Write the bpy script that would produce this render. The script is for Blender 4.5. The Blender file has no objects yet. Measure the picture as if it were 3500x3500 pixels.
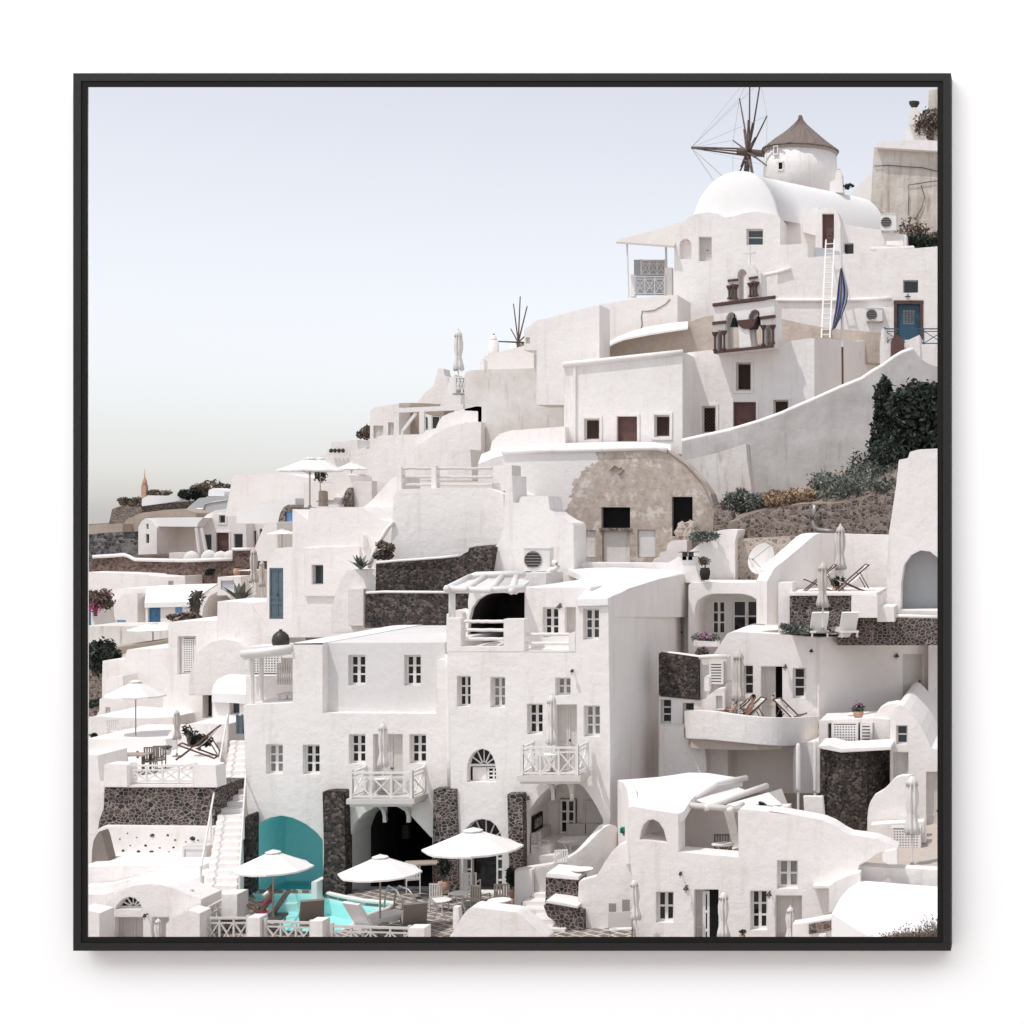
import bpy, bmesh, math, random
from mathutils import Vector, Matrix
from mathutils.geometry import tessellate_polygon
R = math.radians
RN = random.Random(11)
SC = bpy.context.scene
COL = SC.collection

# ------------------------------------------------------------------ camera, light, exposure
F, CX, CY, PW = 5800.0, 3550.0, 1750.0, 3500.0     # focal length and optical centre in photo pixels
cam = bpy.data.cameras.new('camera')
cam.sensor_width = 36.0
cam.lens = 36.0 * F / PW
cam.shift_x = -(CX - PW / 2) / PW
cam.clip_start, cam.clip_end = 0.1, 3000.0
camo = bpy.data.objects.new('camera', cam)
camo.rotation_euler = (R(90), 0, 0)
COL.objects.link(camo)
SC.camera = camo

SUN_TRAVEL = Vector((0.80, 0.85, -2.5)).normalized()
wd = bpy.data.worlds.new('World')
SC.world = wd
wd.use_nodes = True
nt = wd.node_tree
nt.nodes.clear()
sky = nt.nodes.new('ShaderNodeTexSky')
sky.sky_type = 'NISHITA'
sky.sun_disc = False
sky.sun_elevation = math.asin(-SUN_TRAVEL.z)
sky.sun_rotation = math.atan2(-SUN_TRAVEL.x, -SUN_TRAVEL.y)
sky.altitude = 100
sky.air_density = 1.0
sky.dust_density = 0.75
sky.ozone_density = 6.0
hs = nt.nodes.new('ShaderNodeHueSaturation')
hs.inputs['Saturation'].default_value = 0.25
bgn = nt.nodes.new('ShaderNodeBackground')
bgn.inputs['Strength'].default_value = 0.15
wo = nt.nodes.new('ShaderNodeOutputWorld')
nt.links.new(sky.outputs[0], hs.inputs['Color'])
tint = nt.nodes.new('ShaderNodeMix'); tint.data_type = 'RGBA'; tint.blend_type = 'MULTIPLY'
tint.inputs[0].default_value = 1.0; tint.inputs[7].default_value = (1.0, 0.968, 0.958, 1)      # hazy lavender air
nt.links.new(hs.outputs[0], tint.inputs[6])
nt.links.new(tint.outputs[2], bgn.inputs['Color'])
nt.links.new(bgn.outputs[0], wo.inputs['Surface'])

sun = bpy.data.lights.new('sun', 'SUN')
sun.energy = 2.0
sun.angle = R(0.5)
sun.color = (1.0, 0.965, 0.92)
suno = bpy.data.objects.new('sun', sun)
suno.rotation_euler = SUN_TRAVEL.to_track_quat('-Z', 'Y').to_euler()
suno.location = (-20, -20, 60)
COL.objects.link(suno)

# added unseen area light that whitens the wall carrying the picture frame
WALL_Y = 6.0
lamp = bpy.data.lights.new('added_wall_light', 'AREA')
lamp.shape = 'RECTANGLE'
lamp.size, lamp.size_y = 24.0, 5.0
lamp.energy = 880
lampo = bpy.data.objects.new('added_wall_light', lamp)
lampo.location = ((1750 - CX) / F * WALL_Y, 0.0, 6.0)
lampo.rotation_euler = (Vector(((1750 - CX) / F * WALL_Y, WALL_Y, 0)) - Vector(lampo.location)).to_track_quat('-Z', 'Y').to_euler()
COL.objects.link(lampo)

vs = SC.view_settings
vs.view_transform = 'Standard'
vs.look = 'None'
vs.exposure = 0.27
vs.gamma = 1.0
vs.use_curve_mapping = False
SC.render.engine = 'CYCLES'
SC.cycles.max_bounces = 10
SC.cycles.diffuse_bounces = 8
SC.cycles.transparent_max_bounces = 12

# ------------------------------------------------------------------ photo pixel -> world
CR = {'A': (2250, 270, 1.932), 'B': (1450, 900, 2.1467), 'C': (2300, 800, 2.0337), 'D': (1050, 1100, 2.76),
      'E': (280, 1550, 2.76), 'F': (900, 1500, 2.415), 'G': (1600, 1450, 2.273), 'H': (2350, 1250, 2.1467),
      'I': (280, 2050, 2.76), 'J': (280, 2600, 2.76), 'K': (800, 2050, 2.415), 'L': (1450, 1900, 2.415),
      'M': (800, 2600, 2.76), 'N': (1400, 2600, 2.576), 'O': (2050, 2550, 2.7214), 'P': (2550, 2350, 2.1229),
      'Q': (2200, 1950, 1.84), 'R': (2200, 2150, 3.22), 'S': (0, 0, 1.0), 'Z': (0, 0, 0.552)}

def px(c, x, y):
    o = CR[c]
    return o[0] + x / o[2], o[1] + y / o[2]

def W(c, x, y, D):
    a, b = px(c, x, y)
    return Vector(((a - CX) / F * D, D, (CY - b) / F * D))

def Wz(c, x, y, z):
    a, b = px(c, x, y)
    return W(c, x, y, z * F / (CY - b))

class Plane:
    """vertical plane: constant distance, or through two (crop x, distance) points"""
    def __init__(s, c, d):
        if isinstance(d, Plane):
            s.p, s.u = d.p, d.u
        elif isinstance(d, (int, float)):
            s.p, s.u = Vector((0, d, 0)), Vector((1, 0, 0))
        else:
            a, b = W(c, d[0], 0, d[1]), W(c, d[2], 0, d[3])
            a.z = b.z = 0
            s.p, s.u = a, (b - a).normalized()
        s.n = Vector((-s.u.y, s.u.x, 0))
        if s.n.y < 0:
            s.n = -s.n
    def at(s, c, x, y):
        a, b = px(c, x, y)
        r = Vector(((a - CX) / F, 1, (CY - b) / F))
        return r * (s.p.dot(s.n) / r.dot(s.n))
    def uz(s, v):
        return (v - s.p).dot(s.u), v.z
    def pt(s, u, z, w=0.0):
        q = s.p + s.u * u + s.n * w
        return Vector((q.x, q.y, z))

# ------------------------------------------------------------------ mesh building
class MB:
    def __init__(s):
        s.v, s.f, s.m = [], [], []
    def add(s, vs, fs, mi=0):
        k = len(s.v)
        s.v += [Vector(v) for v in vs]
        s.f += [tuple(i + k for i in f) for f in fs]
        s.m += [mi] * len(fs)
    def quad(s, a, b, c, d):
        s.add([a, b, c, d], [(0, 1, 2, 3)])
    def hexa(s, p):
        s.add(p, [(0, 1, 2, 3), (7, 6, 5, 4), (0, 4, 5, 1), (1, 5, 6, 2), (2, 6, 7, 3), (3, 7, 4, 0)])
    def box(s, x0, x1, y0, y1, z0, z1):
        s.hexa([(x0, y0, z0), (x1, y0, z0), (x1, y1, z0), (x0, y1, z0), (x0, y0, z1), (x1, y0, z1), (x1, y1, z1), (x0, y1, z1)])
    def pbox(s, P, u0, u1, z0, z1, w0, w1):
        s.hexa([P.pt(u0, z0, w0), P.pt(u1, z0, w0), P.pt(u1, z0, w1), P.pt(u0, z0, w1),
                P.pt(u0, z1, w0), P.pt(u1, z1, w0), P.pt(u1, z1, w1), P.pt(u0, z1, w1)])
    def tube(s, pts, r, n=8, r2=None):
        pts = [Vector(p) for p in pts]
        if len(pts) < 2:
            return
        base = len(s.v)
        m = len(pts)
        up0 = Vector((0, 0, 1))
        for i, p in enumerate(pts):
            t = (pts[min(i + 1, m - 1)] - pts[max(i - 1, 0)])
            t = t.normalized() if t.length > 1e-9 else up0
            a = t.cross(up0)
            if a.length < 0.05:
                a = t.cross(Vector((1, 0, 0)))
            a.normalize()
            b = t.cross(a)
            rr = r if r2 is None else r + (r2 - r) * i / (m - 1)
            for k in range(n):
                an = 2 * math.pi * k / n
                s.v.append(p + a * (rr * math.cos(an)) + b * (rr * math.sin(an)))
        for i in range(m - 1):
            for k in range(n):
                k2 = (k + 1) % n
                s.f.append((base + i * n + k, base + i * n + k2, base + (i + 1) * n + k2, base + (i + 1) * n + k))
                s.m.append(0)
        s.f.append(tuple(base + k for k in range(n)))
        s.f.append(tuple(base + (m - 1) * n + k for k in reversed(range(n))))
        s.m += [0, 0]
    def bar(s, a, b, w, h=None):
        a, b = Vector(a), Vector(b)
        h = h or w
        t = (b - a).normalized()
        x = t.cross(Vector((0, 0, 1)))
        if x.length < 0.05:
            x = Vector((1, 0, 0))
        x.normalize()
        y = t.cross(x)
        q = [(-1, -1), (1, -1), (1, 1), (-1, 1)]
        s.hexa([a + x * (i * w / 2) + y * (j * h / 2) for i, j in q] + [b + x * (i * w / 2) + y * (j * h / 2) for i, j in q])
    def lathe(s, prof, n=24, c=(0, 0, 0), star=0.0, k=8):
        c = Vector(c)
        base = len(s.v)
        for (r, z) in prof:
            for i in range(n):
                a = 2 * math.pi * i / n
                rr = r * (1 + star * math.cos(k * a))
                s.v.append(c + Vector((rr * math.cos(a), rr * math.sin(a), z)))
        for j in range(len(prof) - 1):
            for i in range(n):
                i2 = (i + 1) % n
                s.f.append((base + j * n + i, base + j * n + i2, base + (j + 1) * n + i2, base + (j + 1) * n + i))
                s.m.append(0)
        s.f.append(tuple(base + i for i in reversed(range(n))))
        s.f.append(tuple(base + (len(prof) - 1) * n + i for i in range(n)))
        s.m += [0, 0]
    def sphere(s, c, rx, ry=None, rz=None, n=12, jit=0.0, rn=RN):
        ry = ry or rx
        rz = rz or rx
        c = Vector(c)
        m = max(4, n // 2)
        base = len(s.v)
        for j in range(m + 1):
            t = math.pi * j / m
            for i in range(n):
                a = 2 * math.pi * i / n
                q = 1 + jit * (rn.random() - .5)
                s.v.append(c + Vector((rx * math.sin(t) * math.cos(a) * q, ry * math.sin(t) * math.sin(a) * q, rz * math.cos(t) * q)))
        for j in range(m):
            for i in range(n):
                i2 = (i + 1) % n
                s.f.append((base + j * n + i, base + j * n + i2, base + (j + 1) * n + i2, base + (j + 1) * n + i))
                s.m.append(0)
    def prism(s, loop, ext, holes=()):
        """loop: 3d points of the front face; ext: vector; holes: (loop, vector or None=through, back?)"""
        loops = [loop] + [h[0] for h in holes]
        flat = [v for l in loops for v in l]
        tris = tessellate_polygon(loops)
        s.add(flat, tris)
        thr = [loop] + [h[0] for h in holes if h[1] is None or h[2] == 'cut']
        fb = [v + ext for l in thr for v in l]
        s.add(fb, [tuple(reversed(t)) for t in tessellate_polygon([[v + ext for v in l] for l in thr])])
        def side(l, e):
            n = len(l)
            for i in range(n):
                s.quad(l[i], l[(i + 1) % n], l[(i + 1) % n] + e, l[i] + e)
        side(loop, ext)
        for l, e, back in holes:
            side(l, ext if e is None else e)
            if e is not None and back is True:
                bl = [v + e for v in l]
                s.add(bl, tessellate_polygon([bl]))
    def build(s, name, mat, parent=None, smooth=False, weld=True):
        """mesh object in world coordinates, re-based on its parent's origin (or on its own base)"""
        me = bpy.data.meshes.new(name)
        if parent is not None:
            off = root_loc(parent)
        else:
            xs = [v.x for v in s.v]; ys = [v.y for v in s.v]; zs = [v.z for v in s.v]
            off = Vector(((min(xs) + max(xs)) / 2, (min(ys) + max(ys)) / 2, min(zs)))
        me.from_pydata([tuple(v - off) for v in s.v], [], s.f)
        bm = bmesh.new()
        bm.from_mesh(me)
        if weld:
            bmesh.ops.remove_doubles(bm, verts=bm.verts, dist=0.0005)
            bmesh.ops.recalc_face_normals(bm, faces=bm.faces)
        bm.to_mesh(me)
        bm.free()
        if mat == 'water' and me.polygons[0].normal.z < 0:
            me.flip_normals()
        if smooth:
            for p in me.polygons:
                p.use_smooth = True
        mats = mat if isinstance(mat, (list, tuple)) else [mat]
        for m_ in mats:
            me.materials.append(MT[m_])
        o = bpy.data.objects.new(name, me)
        COL.objects.link(o)
        if parent is not None:
            o.parent = parent
        else:
            o.location = off
        return o

def root_loc(o):
    v = Vector((0, 0, 0))
    while o is not None:
        v += Vector(o.location)
        o = o.parent
    return v

def tag(o, label=None, cat=None, group=None, kind=None):
    if label: o['label'] = label
    if cat: o['category'] = cat
    if group: o['group'] = group
    if kind: o['kind'] = kind
    return o

def empty(name, loc, label, cat, group=None):
    o = bpy.data.objects.new(name, None)
    o.empty_display_size = 0.3
    o.location = loc
    COL.objects.link(o)
    return tag(o, label, cat, group)

def T(name, label, cat, c, x, y, D, group=None):
    return empty(name, W(c, x, y, D), label, cat, group)

def kids(o):
    return [k for k in bpy.data.objects if k.parent == o]

def copy_tree(o, parent=None):
    c = o.copy()
    COL.objects.link(c)
    if parent is not None:
        c.parent = parent
    for k in kids(o):
        copy_tree(k, c)
    return c

def fillet(pts, r):
    out = []
    n = len(pts)
    for i in range(n):
        p0, p, p1 = pts[i - 1], pts[i], pts[(i + 1) % n]
        a = (p0[0] - p[0], p0[1] - p[1]); b = (p1[0] - p[0], p1[1] - p[1])
        la, lb = math.hypot(*a), math.hypot(*b)
        cosang = (a[0] * b[0] + a[1] * b[1]) / max(1e-6, la * lb)
        if cosang < -0.985:
            out.append(p); continue
        ra, rb = min(r, la * .42), min(r, lb * .42)
        q0 = (p[0] + a[0] / la * ra, p[1] + a[1] / la * ra)
        q1 = (p[0] + b[0] / lb * rb, p[1] + b[1] / lb * rb)
        for k in range(5):
            t = k / 4
            out.append(((1 - t) ** 2 * q0[0] + 2 * t * (1 - t) * p[0] + t * t * q1[0],
                        (1 - t) ** 2 * q0[1] + 2 * t * (1 - t) * p[1] + t * t * q1[1]))
    return out

def smooth_line(pts, it=2):
    for _ in range(it):
        o = [pts[0]]
        for i in range(len(pts) - 1):
            a, b = pts[i], pts[i + 1]
            o.append(tuple(.75 * p + .25 * q for p, q in zip(a, b)))
            o.append(tuple(.25 * p + .75 * q for p, q in zip(a, b)))
        o.append(pts[-1])
        pts = o
    return pts

def rect(x0, y0, x1, y1):
    return [(x0, y0), (x1, y0), (x1, y1), (x0, y1)]

def arch(x0, yt, x1, yb, ys, n=14):
    """opening with elliptical top: spring line at ys, crown at yt"""
    cx, rx = (x0 + x1) / 2, (x1 - x0) / 2
    return [(x0, yb)] + [(cx - rx * math.cos(math.pi * i / n), ys - (ys - yt) * math.sin(math.pi * i / n)) for i in range(n + 1)] + [(x1, yb)]

# ------------------------------------------------------------------ materials (all procedural)
MT = {}
def newmat(name):
    m = bpy.data.materials.new(name)
    m.use_nodes = True
    t = m.node_tree
    b = t.nodes['Principled BSDF']
    MT[name] = m
    return m, t, b

def N(t, typ, **kw):
    n = t.nodes.new(typ)
    for k, v in kw.items():
        if k in n.inputs.keys():
            n.inputs[k].default_value = v
        else:
            setattr(n, k, v)
    return n

def ramp(t, stops):
    r = t.nodes.new('ShaderNodeValToRGB')
    e = r.color_ramp.elements
    while len(e) < len(stops):
        e.new(0.5)
    for i, (p, c) in enumerate(stops):
        e[i].position = p
        e[i].color = (*c, 1) if len(c) == 3 else c
    return r

def mixc(t, fac, a, b, mode='MIX'):
    m = t.nodes.new('ShaderNodeMix')
    m.data_type = 'RGBA'
    m.blend_type = mode
    for sock, val in ((0, fac), (6, a), (7, b)):
        if isinstance(val, (int, float)):
            m.inputs[sock].default_value = val
        elif isinstance(val, tuple):
            m.inputs[sock].default_value = (*val, 1) if len(val) == 3 else val
        else:
            t.links.new(val, m.inputs[sock])
    return m.outputs[2]

def plaster(name, col, col2, stain=(0.62, 0.55, 0.48), amount=0.35, bev=0.05, bump=0.35, rough=0.9, lo=0.55):
    m, t, b = newmat(name)
    tc = N(t, 'ShaderNodeTexCoord')
    n1 = N(t, 'ShaderNodeTexNoise', Scale=0.55, Detail=5.0, Roughness=0.6)
    t.links.new(tc.outputs['Object'], n1.inputs['Vector'])
    r1 = ramp(t, [(0.35, (0, 0, 0)), (0.68, (1, 1, 1))])
    t.links.new(n1.outputs['Fac'], r1.inputs['Fac'])
    c1 = mixc(t, r1.outputs[0], col, col2)
    mp = N(t, 'ShaderNodeMapping')
    mp.inputs['Scale'].default_value = (1.6, 1.6, 0.22)
    t.links.new(tc.outputs['Object'], mp.inputs['Vector'])
    n2 = N(t, 'ShaderNodeTexNoise', Scale=1.3, Detail=8.0, Roughness=0.7)
    t.links.new(mp.outputs[0], n2.inputs['Vector'])
    r2 = ramp(t, [(lo, (0, 0, 0)), (lo + .25, (min(1, amount),) * 3)])
    t.links.new(n2.outputs['Fac'], r2.inputs['Fac'])
    c2 = mixc(t, r2.outputs[0], c1, stain)
    t.links.new(c2, b.inputs['Base Color'])
    b.inputs['Roughness'].default_value = rough
    b.inputs['Specular IOR Level'].default_value = 0.15
    n3 = N(t, 'ShaderNodeTexNoise', Scale=2.2, Detail=7.0, Roughness=0.65)
    t.links.new(tc.outputs['Object'], n3.inputs['Vector'])
    bp = N(t, 'ShaderNodeBump', Strength=bump, Distance=0.10)
    t.links.new(n3.outputs['Fac'], bp.inputs['Height'])
    if bev:
        bv = N(t, 'ShaderNodeBevel', samples=3)
        bv.inputs['Radius'].default_value = bev
        t.links.new(bv.outputs[0], bp.inputs['Normal'])
    t.links.new(bp.outputs[0], b.inputs['Normal'])
    return m

def stone(name, cols, mortar, scale=3.5, mw=0.06, bump=0.35, stretch=(1, 1, 1.25)):
    m, t, b = newmat(name)
    tc = N(t, 'ShaderNodeTexCoord')
    mp = N(t, 'ShaderNodeMapping')
    mp.inputs['Scale'].default_value = stretch
    t.links.new(tc.outputs['Object'], mp.inputs['Vector'])
    nz = N(t, 'ShaderNodeTexNoise', Scale=scale * .8, Detail=3.0)
    t.links.new(mp.outputs[0], nz.inputs['Vector'])
    vm = N(t, 'ShaderNodeVectorMath', operation='MULTIPLY_ADD')
    t.links.new(nz.outputs['Color'], vm.inputs[0])
    vm.inputs[1].default_value = (0.30 / scale,) * 3
    t.links.new(mp.outputs[0], vm.inputs[2])
    v1 = N(t, 'ShaderNodeTexVoronoi', Scale=scale)
    v2 = N(t, 'ShaderNodeTexVoronoi', feature='DISTANCE_TO_EDGE', Scale=scale)
    t.links.new(vm.outputs[0], v1.inputs['Vector'])
    t.links.new(vm.outputs[0], v2.inputs['Vector'])
    sp = N(t, 'ShaderNodeSeparateColor')
    t.links.new(v1.outputs['Color'], sp.inputs[0])
    k = len(cols)
    rc = ramp(t, [(i / k, c) for i, c in enumerate(cols)])
    rc.color_ramp.interpolation = 'CONSTANT'
    t.links.new(sp.outputs[0], rc.inputs['Fac'])
    ng = N(t, 'ShaderNodeTexNoise', Scale=14.0, Detail=4.0)
    t.links.new(tc.outputs['Object'], ng.inputs['Vector'])
    g = ramp(t, [(0.3, (0.55,) * 3), (0.7, (1.4,) * 3)])
    t.links.new(ng.outputs['Fac'], g.inputs['Fac'])
    cg = mixc(t, 1.0, rc.outputs[0], g.outputs[0], 'MULTIPLY')
    mr = ramp(t, [(mw * .5, (1, 1, 1)), (mw * 1.3, (0, 0, 0))])
    t.links.new(v2.outputs['Distance'], mr.inputs['Fac'])
    t.links.new(mixc(t, mr.outputs[0], cg, mortar), b.inputs['Base Color'])
    b.inputs['Roughness'].default_value = 0.95
    b.inputs['Specular IOR Level'].default_value = 0.1
    hr = ramp(t, [(0.0, (0, 0, 0)), (0.16, (1, 1, 1))])
    t.links.new(v2.outputs['Distance'], hr.inputs['Fac'])
    bp = N(t, 'ShaderNodeBump', Strength=bump, Distance=0.09)
    t.links.new(hr.outputs[0], bp.inputs['Height'])
    t.links.new(bp.outputs[0], b.inputs['Normal'])
    return m

def simple(name, col, rough=0.6, col2=None, scale=6.0, bump=0.0, metal=0.0, spec=0.3, stretch=(1, 1, 1), trans=0.0):
    m, t, b = newmat(name)
    b.inputs['Roughness'].default_value = rough
    b.inputs['Metallic'].default_value = metal
    b.inputs['Specular IOR Level'].default_value = spec
    b.inputs['Base Color'].default_value = (*col, 1)
    if col2 or bump:
        tc = N(t, 'ShaderNodeTexCoord')
        mp = N(t, 'ShaderNodeMapping')
        mp.inputs['Scale'].default_value = stretch
        t.links.new(tc.outputs['Object'], mp.inputs['Vector'])
        n = N(t, 'ShaderNodeTexNoise', Scale=scale, Detail=5.0, Roughness=0.65)
        t.links.new(mp.outputs[0], n.inputs['Vector'])
        if col2:
            r = ramp(t, [(0.35, (0, 0, 0)), (0.68, (1, 1, 1))])
            t.links.new(n.outputs['Fac'], r.inputs['Fac'])
            t.links.new(mixc(t, r.outputs[0], col, col2), b.inputs['Base Color'])
        if bump:
            bp = N(t, 'ShaderNodeBump', Strength=bump, Distance=0.05)
            t.links.new(n.outputs['Fac'], bp.inputs['Height'])
            t.links.new(bp.outputs[0], b.inputs['Normal'])
    return m

plaster('plaster', (0.885, 0.855, 0.835), (0.835, 0.80, 0.775), amount=0.55, bump=0.5, lo=0.53)
plaster('plaster_warm', (0.87, 0.83, 0.805), (0.82, 0.775, 0.745), amount=0.42, bump=0.45)
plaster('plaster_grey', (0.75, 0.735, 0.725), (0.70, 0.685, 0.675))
plaster('plaster_aged', (0.62, 0.60, 0.585), (0.45, 0.43, 0.415), (0.33, 0.30, 0.28), 0.8)
plaster('plaster_stained', (0.80, 0.78, 0.76), (0.68, 0.63, 0.58), (0.26, 0.18, 0.13), 1.4)
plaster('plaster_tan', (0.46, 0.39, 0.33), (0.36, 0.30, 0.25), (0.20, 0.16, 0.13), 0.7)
plaster('plaster_ruin', (0.70, 0.66, 0.61), (0.55, 0.49, 0.43), (0.30, 0.21, 0.155), 0.9, lo=0.49, bump=0.8)
plaster('render_tan', (0.56, 0.485, 0.42), (0.45, 0.38, 0.325), (0.36, 0.29, 0.24), 0.7, lo=0.5, bump=0.9)
plaster('cool_grey', (0.50, 0.52, 0.54), (0.44, 0.46, 0.48))  # one even cool grey for concrete, niche, screen and backing walls
plaster('roof_white', (0.90, 0.89, 0.88), (0.87, 0.86, 0.85), amount=0.12, bump=0.15)
stone('stone_dark', [(0.045, 0.036, 0.033), (0.075, 0.05, 0.045), (0.03, 0.03, 0.031), (0.11, 0.085, 0.075), (0.055, 0.047, 0.045), (0.16, 0.13, 0.115)], (0.10, 0.09, 0.085), 8.0, 0.05)
stone('stone_mortar', [(0.08, 0.06, 0.055), (0.10, 0.07, 0.062), (0.055, 0.05, 0.05), (0.125, 0.095, 0.085), (0.07, 0.06, 0.058), (0.035, 0.036, 0.037)], (0.30, 0.265, 0.245), 6.0, 0.07)
stone('stone_brown', [(0.13, 0.085, 0.07), (0.18, 0.12, 0.10), (0.08, 0.055, 0.05), (0.22, 0.16, 0.135)], (0.19, 0.145, 0.125), 4.4, 0.06)
stone('stone_grey', [(0.10, 0.10, 0.105), (0.16, 0.155, 0.15), (0.05, 0.05, 0.055), (0.22, 0.21, 0.2)], (0.18, 0.17, 0.165), 2.6, 0.04)
stone('rubble', [(0.17, 0.135, 0.115), (0.23, 0.185, 0.16), (0.09, 0.072, 0.064), (0.14, 0.11, 0.097), (0.29, 0.245, 0.215)], (0.30, 0.255, 0.225), 5.0, 0.07)
stone('rubble_pale', [(0.42, 0.36, 0.31), (0.50, 0.43, 0.37), (0.28, 0.21, 0.17), (0.46, 0.40, 0.35)], (0.55, 0.48, 0.42), 3.6, 0.14, 0.3)
simple('wood_white', (0.80, 0.785, 0.77), 0.6, (0.74, 0.72, 0.70), 5, 0.15)
simple('paint_cream', (0.66, 0.63, 0.60), 0.6, (0.61, 0.58, 0.55), 4, 0.1)
simple('wood_brown', (0.10, 0.055, 0.04), 0.7, (0.16, 0.095, 0.07), 9, 0.3, stretch=(4, 4, .5))
simple('door_brown', (0.115, 0.062, 0.056), 0.7, (0.15, 0.085, 0.075), 3, 0.1)
simple('spoke_wood', (0.20, 0.155, 0.135), 0.85, (0.085, 0.06, 0.055), 3, 0.3)
simple('wood_tan', (0.42, 0.36, 0.30), 0.8, (0.34, 0.29, 0.24), 6, 0.2)
simple('band_brown', (0.085, 0.045, 0.042), 0.8, (0.13, 0.08, 0.07), 8, 0.2)
simple('glass', (0.012, 0.013, 0.016), 0.08, spec=0.5)
simple('glass_blue', (0.05, 0.065, 0.08), 0.12, spec=0.5)
simple('glass_pale', (0.22, 0.22, 0.22), 0.2, (0.34, 0.33, 0.32), 2.0)
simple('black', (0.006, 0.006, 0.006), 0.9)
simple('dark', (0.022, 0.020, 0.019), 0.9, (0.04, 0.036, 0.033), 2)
simple('dim', (0.085, 0.08, 0.075), 0.9, (0.12, 0.11, 0.10), 2)
simple('curtain', (0.70, 0.68, 0.66), 0.9)
simple('paint_blue', (0.075, 0.19, 0.36), 0.5, (0.10, 0.24, 0.42), 4)
simple('paint_skyblue', (0.22, 0.45, 0.78), 0.5, (0.25, 0.48, 0.8), 4)
simple('paint_teal', (0.03, 0.085, 0.135), 0.5, (0.04, 0.105, 0.165), 4)
simple('paint_slate', (0.10, 0.145, 0.175), 0.55, (0.13, 0.175, 0.205), 4)
simple('canvas', (0.84, 0.825, 0.80), 0.9, (0.80, 0.785, 0.76), 3, 0.1)
simple('canvas_beige', (0.62, 0.585, 0.545), 0.9, (0.54, 0.50, 0.465), 5, 0.15, stretch=(3, 3, .6))
simple('canvas_white', (0.80, 0.78, 0.76), 0.9, (0.66, 0.63, 0.605), 5, 0.15, stretch=(3, 3, .6))
simple('rattan', (0.26, 0.225, 0.195), 0.85, (0.20, 0.17, 0.15), 30, 0.2)
simple('cushion', (0.72, 0.69, 0.66), 0.95)
simple('metal_grey', (0.35, 0.34, 0.33), 0.45, metal=0.6)
simple('metal_dark', (0.06, 0.055, 0.05), 0.5, metal=0.3)
simple('metal_white', (0.75, 0.74, 0.72), 0.45)
simple('terracotta', (0.50, 0.29, 0.20), 0.9, (0.58, 0.38, 0.29), 6, 0.1)
simple('pot_white', (0.78, 0.75, 0.72), 0.8)
simple('thatch', (0.17, 0.135, 0.12), 1.0, (0.30, 0.25, 0.225), 9, 1.0, stretch=(3, 3, .35))
simple('leaf_dark', (0.018, 0.026, 0.020), 0.7, (0.045, 0.055, 0.045), 2.5)
simple('leaf_grey', (0.11, 0.125, 0.115), 0.8, (0.19, 0.20, 0.175), 3)
simple('leaf_green', (0.045, 0.065, 0.045), 0.7, (0.08, 0.10, 0.07), 3)
simple('leaf_brown', (0.13, 0.105, 0.085), 0.9, (0.20, 0.16, 0.13), 3)
simple('leaf_dry', (0.27, 0.19, 0.13), 0.95, (0.36, 0.27, 0.195), 3)
simple('leaf_teal', (0.03, 0.25, 0.19), 0.7)
simple('bark', (0.10, 0.08, 0.065), 0.95, (0.16, 0.13, 0.11), 8, 0.4)
simple('flower_pink', (0.45, 0.03, 0.22), 0.8)
simple('flower_mauve', (0.50, 0.28, 0.45), 0.8)
simple('skin', (0.50, 0.31, 0.23), 0.6)
simple('skin_tan', (0.36, 0.22, 0.165), 0.6)
simple('hair_dark', (0.02, 0.015, 0.013), 0.6)
simple('hair_brown', (0.17, 0.11, 0.075), 0.6)
simple('cloth_pink', (0.80, 0.09, 0.42), 0.8)
simple('cloth_print', (0.7, 0.66, 0.62), 0.9, (0.04, 0.035, 0.05), 14)
simple('bronze', (0.03, 0.055, 0.045), 0.5, (0.05, 0.085, 0.07), 10, metal=0.5)
simple('flag', (0.32, 0.37, 0.60), 0.85)
simple('flag_pale', (0.55, 0.50, 0.45), 0.85)
simple('turquoise', (0.45, 0.87, 0.88), 0.7, (0.53, 0.91, 0.91), 3, 0.1)
simple('pool_paint', (0.60, 0.89, 0.88), 0.6, (0.68, 0.92, 0.90), 2)
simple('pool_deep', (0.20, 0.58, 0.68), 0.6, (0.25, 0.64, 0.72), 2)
simple('earth', (0.36, 0.30, 0.25), 1.0, (0.22, 0.175, 0.145), 0.5, 0.6)
simple('earth_pale', (0.52, 0.46, 0.40), 1.0, (0.42, 0.36, 0.31), 0.7, 0.6)
simple('floor_tan', (0.56, 0.49, 0.43), 0.95, (0.50, 0.44, 0.39), 2, 0.2)
simple('frame_black', (0.011, 0.011, 0.0105), 0.6, (0.015, 0.015, 0.0145), 60, 0.05, stretch=(1, 1, 12))
simple('frame_lip', (0.004, 0.0037, 0.0026), 0.8)
simple('art', (0.10, 0.07, 0.06), 0.8, (0.45, 0.38, 0.33), 7)
simple('soot', (0.035, 0.03, 0.028), 0.95)
simple('plaque', (0.42, 0.33, 0.25), 0.9)
simple('gallery_white', (0.93, 0.93, 0.93), 0.95, spec=0.1)

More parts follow.
